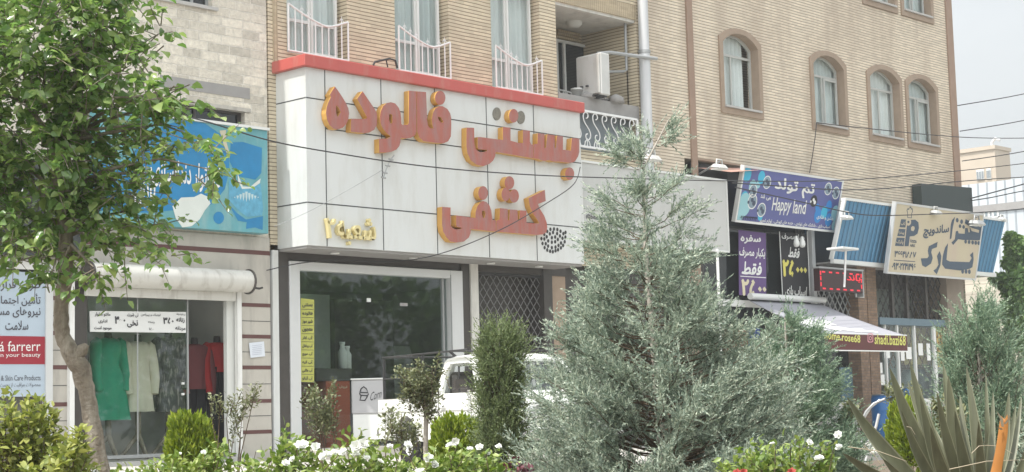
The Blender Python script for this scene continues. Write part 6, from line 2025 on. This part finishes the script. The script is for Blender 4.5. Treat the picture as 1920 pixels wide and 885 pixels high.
dC = 11.5
def cyp_leader(z):
    o = np.zeros(3)
    # the top leans toward the right of the picture
    k = max(0.0, z - 1.9)
    s = -.06 * min(1, max(0, (z - .8) / 1.2)) + (.0 if z < 2.62 else .55 * (z - 2.62))
    return np.array(CRT) * s
conifer('silver_conifer', 1238, dC, 2.98,
        [(.15, .88), (.5, .97), (.75, .94), (1.0, .88), (1.2, .79), (1.38, .69), (1.6, .57), (1.75, .50), (1.95, .43), (2.1, .38), (2.25, .33), (2.45, .27), (2.62, .18), (2.72, .17), (2.85, .15), (2.98, .06)],
        'large silvery conifer with feathery foliage in front of the pale sign', M_cyp, 3, 430, 20, .038, .0075, leader=cyp_leader, trunk_r=.038, inner=.28,
        sparse=lambda z: .78 if 1.9 < z < 2.64 else (1.6 if z > 2.66 else 1.0), kids=28)
conifer('silver_conifer', 1480, 15.0, 1.74, [(.1, .6), (.5, .62), (.9, .58), (1.15, .48), (1.4, .34), (1.6, .2), (1.74, .07)],
        'shorter green-grey conifer standing under the awning right of the large silvery one', M_cyp2, 5, 220, 20, .044, .0085, trunk_r=.045, kids=26, inner=.35)
conifer('silver_conifer', 1842, 14.5, 1.86, [(.1, .34), (.5, .38), (.9, .38), (1.2, .33), (1.5, .25), (1.7, .16), (1.85, .05)],
        'bushy blue-green conifer at the right edge behind the spiky plant', M_cyp2, 8, 240, 20, .044, .0085, trunk_r=.045, kids=20, upcurve=1.2, inner=.3)
conifer('columnar_juniper', 940, 12.6, 1.58, [(.05, .14), (.4, .16), (.8, .165), (1.15, .16), (1.4, .15), (1.5, .10), (1.56, .04)],
        'narrow dark columnar juniper before the front of the white pickup', M_jun, 9, 520, 12, .034, .0075, trunk_r=.03, kids=20, upcurve=1.5)

# ---------------------------------------------------------------- round thujas
def thuja(px, depth, pytop, rpx, label, seed, n=9000, lobes=4):
    rs = np.random.RandomState(seed)
    b0 = gpos(px, depth)
    T = thing('round_thuja', tuple(b0), label, 'shrub', 'bright round thujas')
    s = depth / FPX
    r = rpx * s
    top = atd(px, pytop, depth).z
    hz = (top - b0.z)
    cs = [(np.array([0, 0, hz * .5]), r * .86, hz * .5)]
    for k in range(lobes):
        a = 2 * PI * k / lobes + rs.rand()
        cs.append((np.array([math.cos(a) * r * .42, math.sin(a) * r * .42, hz * rs.uniform(.5, .62)]), r * rs.uniform(.52, .62), hz * rs.uniform(.33, .42)))
    parts = []
    for c, rx, rz in cs:
        m_ = n // len(cs)
        d = randdir(rs, m_)
        d = d[d[:, 2] > -.75]
        m_ = len(d)
        sh = rs.uniform(.78, 1.03, m_)[:, None] * (1 + .10 * np.sin(d[:, :1] * 9 + seed) * np.sin(d[:, 1:2] * 8) + .08 * np.sin(d[:, 2:3] * 11))
        pos = np.array(b0) + c + d * np.array([rx, rx, rz]) * sh
        D = d * .6 + UP * .8 + rs.normal(size=(m_, 3)) * .28
        L_ = rs.uniform(.035, .075, m_)
        # flat fan sprays standing on edge
        tang = np.cross(d, UP) + rs.normal(size=(m_, 3)) * .5
        parts.append(leaves(pos - unit(D) * .02, D, tang, L_, L_ * .38, simple=True))
    leaf_object('foliage', parts, M_thu, T)
    MB().tube([b0, b0 + Vector((0, 0, hz * .6))], [.03, .015], 6).build('stem', twig, T)
    return T
thuja(356, 15.5, 766, 54, 'bright yellow-green round thuja before the clothes shop window', 21)
thuja(856, 15.0, 772, 58, 'bright yellow-green round thuja before the side of the white pickup', 22)
thuja(1700, 17.0, 742, 40, 'bright yellow-green thuja by the blue drums behind the spiky plant', 23, 7000)

# ---------------------------------------------------------------- leafy shrubs
def shrub(name, px, depth, clumps, label, m, seed, dens, lf, aspect=.5, stems=5, cat='shrub', group=None, flowers=(), fl_m=None, fl_r=.045, stem_r=.008, upw=.4, trunk=None, spiky=0, fold=.12):
    """clumps: picture ellipses (x, y, rx, ry) giving where the crown spreads at this distance"""
    rs = np.random.RandomState(seed)
    b0 = gpos(px, depth)
    T = thing(name, tuple(b0), label, cat, group)
    s = depth / FPX
    parts, mbw = [], MB()
    if trunk:
        pts = [b0] + [atd(a, c, depth) for a, c in trunk]
        MB().tube(pts, [.026] + [.02] * (len(pts) - 1), 7).build('trunk', bark_pale, T)
        root = pts[-1]
    else: root = b0
    for (cx, cy, rx, ry) in clumps:
        C = np.array(atd(cx, cy, depth + rs.uniform(-.12, .12)))
        nsh = max(2, int(dens * rx * ry * s * s * 900) + 2)
        for k in range(nsh):
            q = unit(rs.normal(size=3)) * rs.uniform(.25, 1) ** .45
            e = C + np.array(CRT) * q[0] * rx * s + np.array(CUP) * q[1] * ry * s + np.array(_f) * q[2] * (rx * s * .9)
            sd = unit(e - (np.array(root) * .35 + C * .65) + UP * upw * .3 + rs.normal(size=3) * .1)
            ln = rs.uniform(.5, 1.2) * lf * 5
            nl = rs.randint(6, 11)
            t = np.linspace(0, 1, nl)
            pos = e - sd * ((1 - t) * ln)[:, None] + rs.normal(size=(nl, 3)) * lf * .12
            sg = np.where(np.arange(nl) % 2 == 0, 1.0, -1.0)[:, None]
            side = unit(np.cross(sd, UP + rs.normal(size=3) * .4))
            D = sd * .55 + side * sg * .75 + rs.normal(size=(nl, 3)) * .3 + UP * .1
            Nn = UP * .9 + rs.normal(size=(nl, 3)) * .5
            L_ = lf * rs.uniform(.65, 1.25, nl)
            parts.append(leaves(pos, D, Nn, L_, L_ * aspect * rs.uniform(.85, 1.15, nl), fold, .12))
            if k % 4 == 0:
                mbw.tube([Vector(pos[0]), Vector(pos[-1])], [stem_r * .4, stem_r * .2], 4, caps=False)
            if k % 24 == 0:
                rt = Vector(root) + Vector((rs.normal() * .02, rs.normal() * .02, 0))
                md = rt.lerp(Vector(pos[0]), .5) + Vector((rs.normal() * .03, rs.normal() * .03, .02))
                mbw.tube([rt, md, Vector(pos[0])], [stem_r, stem_r * .7, stem_r * .4], 5, caps=False)
    mbw.build('stems', twig, T)
    leaf_object('leaves', parts, m, T)
    for (fx, fy, fr) in flowers:
        c = atd(fx, fy, depth - .14)
        flower(T, c, fr * s, fl_m or M_petal, rs)
    return T

def flower(parent, c, r, m, rs):
    """a cupped bloom of three rings of petals"""
    ax = unit(np.array([-.45, -.55, .75]) + rs.normal(size=3) * .3)
    a = unit(np.cross(ax, UP)); bb = np.cross(ax, a)
    Pp, D, Nn, L_, W_ = [], [], [], [], []
    for ring, (n, tilt_, ln) in enumerate(((7, .25, 1.0), (6, .65, .85), (5, 1.3, .6))):
        for k in range(n):
            t = 2 * PI * (k + ring * .4) / n + rs.normal() * .1
            rd = a * math.cos(t) + bb * math.sin(t)
            Pp.append(np.array(c) + rd * r * .06 + ax * r * .06 * ring)
            D.append(rd + ax * tilt_)
            Nn.append(ax - rd * tilt_ * .6)
            L_.append(r * ln * rs.uniform(.85, 1.1)); W_.append(r * .95 * ln)
    V, F = leaves(Pp, D, Nn, np.array(L_), np.array(W_), .12, -.18)
    link('flower', fastmesh('flower', V, F), m, parent)

G_ = 'flowering rose bushes along the front'
shrub('small_shrub', 600, 15, [(600, 755, 32, 30), (585, 735, 18, 18), (618, 775, 18, 22), (628, 722, 8, 12), (590, 780, 20, 14)], 'sparse small leaved shrub before the ice cream shop window', M_olive, 31, 3.2, .04, .5)
shrub('twiggy_shrub', 440, 15, [(445, 755, 26, 24), (415, 745, 20, 10), (470, 735, 16, 14), (484, 716, 8, 12), (398, 738, 10, 7), (442, 790, 10, 20)], 'thin twiggy shrub before the right end of the clothes shop', M_olive, 32, 2.2, .04, .42)
shrub('topiary_tree', 797, 13.6, [(785, 715, 36, 30), (805, 735, 26, 24), (765, 735, 22, 20), (760, 700, 22, 12), (826, 690, 7, 16), (785, 685, 10, 14), (800, 760, 22, 16), (745, 690, 8, 8), (824, 668, 3, 9), (783, 672, 3, 10)], 'small round headed tree on a thin trunk before the pickup bed', M_olive, 33, 5.0, .034, .5, cat='tree', trunk=[(799, 900), (798, 840), (799, 780), (797, 750)])
shrub('low_shrub', 750, 14.5, [(745, 790, 22, 22), (725, 775, 14, 16), (770, 800, 22, 16)], 'low grey-green shrub under the small round headed tree', M_olive, 34, 3.4, .045, .5)
shrub('privet_bush', 55, 9.2, [(60, 775, 46, 30), (20, 800, 40, 50), (95, 790, 24, 34), (70, 835, 60, 34), (10, 860, 50, 40), (130, 820, 24, 24), (15, 745, 14, 12), (60, 752, 10, 12)], 'large yellow-green bush at the left edge under the poster', M_rose2, 41, 3.2, .05, .52)
shrub('privet_bush', 130, 8.8, [(130, 850, 46, 34), (150, 810, 14, 16), (90, 880, 60, 24), (160, 875, 30, 18)], 'yellow-green bush at the foot of the crooked tree trunk', M_rose2, 42, 3.2, .05, .52)
shrub('rose_bush', 350, 9.0, [(345, 868, 60, 26), (300, 880, 40, 18), (400, 850, 40, 26), (395, 880, 60, 20), (330, 890, 60, 16)], 'leafy low rose bush with a few buds before the round thuja at left', M_rose, 43, 3.0, .045, .5, group=G_, flowers=[(336, 852, 5), (381, 849, 6), (303, 877, 6)])
shrub('rose_bush', 250, 9.4, [(240, 882, 36, 12), (215, 890, 40, 12), (280, 885, 24, 14)], 'thin low growth of rose leaves right of the tree trunk', M_rose, 44, 2.0, .045, .5, group=G_, flowers=[(179, 884, 8), (230, 886, 5)])
shrub('rose_bush', 520, 8.8, [(500, 870, 50, 28), (545, 850, 40, 36), (530, 815, 14, 18), (470, 885, 40, 18), (560, 880, 50, 20), (585, 845, 24, 18)], 'tall sided rose bush with white blooms left of the ice cream shop step', M_rose, 45, 3.0, .045, .5, group=G_, flowers=[(566, 838, 15), (591, 838, 10), (535, 870, 9), (548, 862, 7)])
shrub('rose_bush', 670, 8.6, [(640, 860, 50, 30), (690, 850, 50, 34), (720, 875, 50, 24), (655, 885, 60, 18), (670, 820, 30, 12)], 'rose bush thick with white blooms in the middle of the front row', M_rose, 46, 3.0, .045, .5, group=G_, flowers=[(668, 838, 14), (680, 832, 12), (702, 826, 10), (613, 854, 11), (626, 850, 9), (644, 849, 10), (667, 855, 11), (688, 860, 8), (712, 866, 8), (731, 838, 7), (764, 836, 11), (605, 857, 10)])
shrub('rose_bush', 800, 8.6, [(790, 868, 50, 26), (840, 860, 50, 28), (880, 870, 50, 26), (760, 885, 50, 16), (850, 890, 60, 12)], 'rose bush with white blooms under the thuja beside the pickup', M_rose, 47, 3.0, .045, .5, group=G_, flowers=[(802, 860, 12), (812, 868, 9), (816, 874, 8), (789, 885, 11), (843, 836, 8), (853, 828, 9), (881, 843, 7), (899, 839, 8), (935, 838, 7)])
shrub('rose_bush', 935, 8.8, [(930, 865, 40, 26), (910, 880, 40, 18)], 'small rose bush at the foot of the columnar juniper', M_rose, 48, 2.8, .045, .5, group=G_, flowers=[(915, 850, 6)])
shrub('barberry', 968, 8.4, [(968, 872, 26, 16), (990, 880, 20, 10)], 'small dark purple barberry at the foot of the large conifer', M_barb, 49, 3.4, .03, .55)
shrub('rose_bush', 1440, 8.8, [(1420, 850, 48, 32), (1480, 850, 44, 34), (1530, 865, 40, 26), (1400, 875, 60, 22), (1470, 885, 90, 16), (1545, 840, 24, 18)], 'bright green rose bush with white and red blooms left of the spiky plant', M_rose, 50, 3.0, .045, .5, group=G_, flowers=[(1517, 830, 8), (1536, 862, 12), (1573, 838, 7), (1572, 816, 9), (1571, 843, 6), (1448, 833, 6)])
Tr = bpy.data.objects['rose_bush.005'] if 'rose_bush.005' in bpy.data.objects else None
shrub('red_rose', 1432, 8.5, [(1385, 890, 24, 8), (1480, 890, 24, 8)], 'two red rose blooms low at the bottom edge left of the spiky plant', M_rose, 51, 3.0, .04, .5, flowers=[(1382, 888, 10), (1394, 886, 8), (1484, 887, 10)], fl_m=M_red)
shrub('olive_shrub', 1790, 13, [(1785, 770, 30, 18), (1760, 755, 16, 12), (1800, 785, 18, 14)], 'small dark leaved shrub behind the spiky plant near the dark door', M_olive, 52, 3.4, .045, .55)
shrub('olive_shrub', 1700, 18.5, [(1690, 735, 30, 16), (1670, 725, 18, 12), (1715, 728, 16, 14)], 'grey-green shrub behind the thuja by the corner shop', M_olive, 53, 2.6, .05, .5)
shrub('olive_shrub', 1600, 15, [(1598, 765, 16, 14), (1590, 750, 10, 10)], 'small grey-green shrub left of the bent tube rack', M_olive, 54, 2.6, .045, .5)
shrub('grey_bush', 1915, 8.5, [(1915, 830, 26, 40), (1935, 800, 30, 50), (1900, 870, 30, 24)], 'grey-green bush at the right edge beside the orange broken leaf', M_cyp, 55, 4.2, .04, .25)

# ---------------------------------------------------------------- far tree at the right
def far_tree(px, depth, clumps, label, seed, lf, dens, trunk):
    rs = np.random.RandomState(seed)
    p = atd(px, 780, depth)
    b0 = Vector((p.x, p.y, -.3))
    T = thing('street_tree', tuple(b0), label, 'tree', 'leafy trees down the street')
    s = depth / FPX
    pts = [b0] + [atd(a, c, depth) for a, c in trunk]
    mb = MB(); mb.tube(pts, [.2] + [.14] * (len(pts) - 2) + [.06], 8)
    parts = []
    for (cx, cy, rx, ry) in clumps:
        C = atd(cx, cy, depth + rs.uniform(-.6, .6))
        mb.tube([pts[-1], pts[-1].lerp(C, .5) + Vector((0, 0, .2)), C], [.06, .04, .015], 5, caps=False)
        n = int(dens * rx * ry)
        q = unit(rs.normal(size=(n, 3))) * (rs.uniform(.15, 1, n) ** .4)[:, None]
        pos = np.array(C) + q[:, :1] * np.array(CRT) * rx * s + q[:, 1:2] * np.array(CUP) * ry * s + q[:, 2:] * np.array(_f) * rx * s
        D = q * .6 - UP * .35 + rs.normal(size=(n, 3)) * .5
        L_ = lf * rs.uniform(.6, 1.2, n)
        parts.append(leaves(pos, D, UP + rs.normal(size=(n, 3)) * .5, L_, L_ * .6, .15, .1))
    mb.build('trunk', bark, T)
    leaf_object('crown', parts, M_far, T)
far_tree(1915, 52, [(1910, 470, 22, 26), (1895, 528, 26, 16), (1922, 540, 40, 34), (1868, 522, 9, 7), (1908, 585, 28, 30), (1955, 500, 50, 60), (1925, 620, 36, 36), (1893, 492, 10, 9), (1896, 446, 10, 10)], 'leafy green street tree at the right edge beyond the cream sign', 61, .21, 5.5, [(1915, 690), (1915, 600)])
far_tree(1842, 60, [(1843, 582, 13, 8), (1852, 600, 16, 12), (1832, 606, 12, 10)], 'small leafy street tree before the cream boarded wall', 62, .2, 7, [(1842, 680), (1842, 625)])

# ---------------------------------------------------------------- New Zealand flax
def flax():
    rs = np.random.RandomState(77)
    dep = 8.0
    b0 = gpos(1775, dep, None)
    T = thing('spiky_flax', tuple(b0), 'spiky flax with long grey-brown sword leaves at the lower right', 'plant')
    m, nt, bs = newmat('flax_leaf')
    l = nt.links.new
    tc = N(nt, 'ShaderNodeTexCoord'); 
    g = N(nt, 'ShaderNodeNewGeometry')
    rp = N(nt, 'ShaderNodeValToRGB')
    e = rp.color_ramp.elements
    e[0].color = (0.07, 0.07, 0.045, 1); e[1].color = (0.17, 0.185, 0.105, 1)
    q = e.new(.5); q.color = (0.115, 0.12, 0.07, 1)
    nz = N(nt, 'ShaderNodeTexNoise', i_Scale=30.0, i_Detail=4.0)
    mp = N(nt, 'ShaderNodeMapping'); mp.inputs['Scale'].default_value = (1, 1, .06)
    l(tc.outputs['Object'], mp.inputs['Vector']); l(mp.outputs[0], nz.inputs['Vector'])
    l(nz.outputs['Fac'], rp.inputs[0])
    l(rp.outputs[0], bs.inputs['Base Color'])
    bs.inputs['Roughness'].default_value = .42
    edge = mat('flax_edge', (0.22, 0.22, 0.14), .5, var=.15)
    brown = mat('flax_dead', (0.42, 0.17, 0.035), .6, var=.25, scale=6)
    straw = mat('flax_straw', (0.40, 0.34, 0.24), .7, var=.2)
    # (base x, base y, tip x, tip y, width px, bow px, depth shift)
    L_ = [(1770, 930, 1588, 745, 42, 30, -.2), (1790, 930, 1668, 690, 44, 14, -.1), (1800, 930, 1706, 678, 40, 12, .1), (1815, 930, 1702, 715, 30, 10, .25), (1822, 930, 1778, 705, 44, 6, 0), (1835, 940, 1768, 680, 40, 10, .3), (1848, 940, 1812, 688, 30, -4, .2), (1850, 940, 1862, 735, 22, -4, .4), (1860, 940, 1892, 735, 26, -8, .1), (1845, 940, 1905, 760, 24, -10, .3), (1760, 940, 1580, 850, 28, 26, -.3), (1800, 940, 1632, 820, 30, 24, .2), (1830, 940, 1730, 760, 36, 10, .4), (1840, 950, 1790, 770, 34, 6, -.2), (1870, 950, 1915, 745, 22, -8, .35), (1810, 950, 1745, 800, 34, 10, -.3), (1780, 950, 1655, 860, 26, 18, -.35), (1880, 950, 1940, 790, 26, -12, 0), (1850, 950, 1835, 790, 30, 0, -.3), (1795, 950, 1690, 770, 30, 16, -.25), (1805, 950, 1725, 740, 34, 12, -.1), (1830, 950, 1757, 735, 30, 8, -.2), (1865, 950, 1880, 800, 24, -4, -.2), (1790, 950, 1640, 880, 22, 16, .1), (1840, 950, 1800, 740, 26, 4, .35), (1855, 950, 1848, 700, 20, -2, .45), (1785, 950, 1612, 790, 26, 26, .3)]
    for i, (bx, by, tx, ty, w, bow, dd) in enumerate(L_):
        A_, B_ = atd(bx, by, dep + dd * .3), atd(tx, ty, dep + dd)
        A_ = Vector((b0.x + (A_.x - b0.x) * .6, b0.y + (A_.y - b0.y) * .6, b0.z)).lerp(A_, .75)
        ax = (B_ - A_).normalized()
        sd = ax.cross(-_f).normalized()
        sd = (sd + _f * rs.uniform(-.6, .6)).normalized()
        nn = sd.cross(ax).normalized()
        n = 16
        vs_, fs_, mi = [], [], []
        for k in range(n + 1):
            t = k / n
            c = A_.lerp(B_, t) + CRT * (math.sin(PI * t) * -bow * dep / FPX) + Vector((0, 0, math.sin(PI * t) * abs(bow) * .6 * dep / FPX)) 
            hw = w * .72 * dep / FPX * .5 * (0.62 + .5 * math.sin(PI * min(1, t * 1.35) * .75)) * (1 - t ** 2.6) ** .8 + .001
            rel = .35
            vs_ += [c - sd * hw + nn * hw * rel, c - sd * hw * .84 + nn * hw * rel * .8, c - nn * hw * .1, c + sd * hw * .84 + nn * hw * rel * .8, c + sd * hw + nn * hw * rel]
        mb = MB()
        for k in range(n):
            o = k * 5
            for j in range(4):
                mb.mi.append(1 if j in (0, 3) else 0)
                fs_.append((o + j, o + j + 1, o + j + 6, o + j + 5))
        mb.v = [tuple(v) for v in vs_]; mb.f = fs_; mb.sm = [True] * len(fs_)
        mb.build('leaf', [m, edge], T)
    # broken orange leaf: a folded dead blade with a ragged torn end
    A_, B_ = atd(1852, 945, dep - .35), atd(1882, 792, dep - .35)
    sd = (CRT - _f * .25).normalized()
    nn_ = sd.cross((B_ - A_).normalized())
    rows, ff = [], []
    for k in range(9):
        t = k / 8
        c = A_.lerp(B_, t) + CRT * .012 * math.sin(3 * t)
        hw = .030 - .010 * t
        rows += [c - sd * hw, c + nn_ * .008, c + sd * hw * (.9 + .1 * math.sin(9 * t))]
    for k in range(8):
        for j in range(2): ff.append((k * 3 + j, k * 3 + j + 1, k * 3 + j + 4, k * 3 + j + 3))
    n0 = len(rows)
    rows += [B_ - sd * .012 + CUP * .030, B_ + sd * .004 + CUP * .014, B_ + sd * .016 + CUP * .038]
    ff += [(24, 25, n0), (25, n0 + 1, n0), (25, 26, n0 + 2), (25, n0 + 2, n0 + 1)]
    MB().add(rows, ff, True).build('broken_leaf', brown, T)
    for (p_, q_) in (((1880, 800), (1868, 770)), ((1884, 795), (1893, 776)), ((1878, 806), (1866, 800))):
        a_, c_ = atd(*p_, dep - .36), atd(*q_, dep - .38)
        m__ = a_.lerp(c_, .5) + CRT * .008
        MB().add([a_ - CRT * .006, a_ + CRT * .006, m__ + CRT * .008, c_, m__ - CRT * .006], [(0, 1, 2, 4), (4, 2, 3)]).build('torn_strip', straw, T)
    for (p_, q_, r_) in (((1780, 880), (1920, 862), .006), ((1822, 850), (1850, 835), .005), ((1850, 835), (1898, 850), .004), ((1590, 838), (1700, 865), .006), ((1620, 835), (1660, 885), .005), ((1700, 800), (1716, 815), .004)):
        a_, c_ = atd(*p_, dep - .3), atd(*q_, dep - .3)
        MB().tube([a_, a_.lerp(c_, .5) + Vector((0, 0, .015)), c_], [r_ * .4, r_ * .36, r_ * .2], 5).build('dry_stalk', straw, T)
flax()

# ---------------------------------------------------------------- the row of street trees across the boulevard, behind the viewer (mirrored in the shop windows)
def far_row():
    rs = np.random.RandomState(91)
    parts = []
    for k in range(17):
        c = np.array([-12 + k * 6.5 + rs.uniform(-1, 1), -41 + rs.uniform(-2, 2), 4.4 + rs.uniform(-.6, .8)])
        n = 1300
        q = unit(rs.normal(size=(n, 3))) * (rs.uniform(.2, 1, n) ** .4)[:, None] * (1 + .25 * np.sin(rs.uniform(0, 6, 1)))
        pos = c + q * np.array([3.2, 2.6, 3.6])
        L_ = rs.uniform(.35, .8, n)
        parts.append(leaves(pos, q + rs.normal(size=(n, 3)) * .7, rs.normal(size=(n, 3)), L_, L_ * .7, simple=True))
    o = leaf_object('roadside_trees', parts, M_far, None)
    tag(o, kind='stuff')
far_row()

# ---------------------------------------------------------------- haze volume added to lift the dark tones like a veil
hz_, nt, bs = newmat('added_haze')
nt.nodes.remove(bs)
pv_ = N(nt, 'ShaderNodeVolumePrincipled')
pv_.inputs['Color'].default_value = (0.93, 0.95, 0.96, 1)
pv_.inputs['Density'].default_value = 0.0010
nt.links.new(pv_.outputs[0], nt.nodes['Material Output'].inputs['Volume'])
tag(MB().box(-155, 315, -155, 315, -1.5, 24).build('added_haze', hz_), kind='stuff')
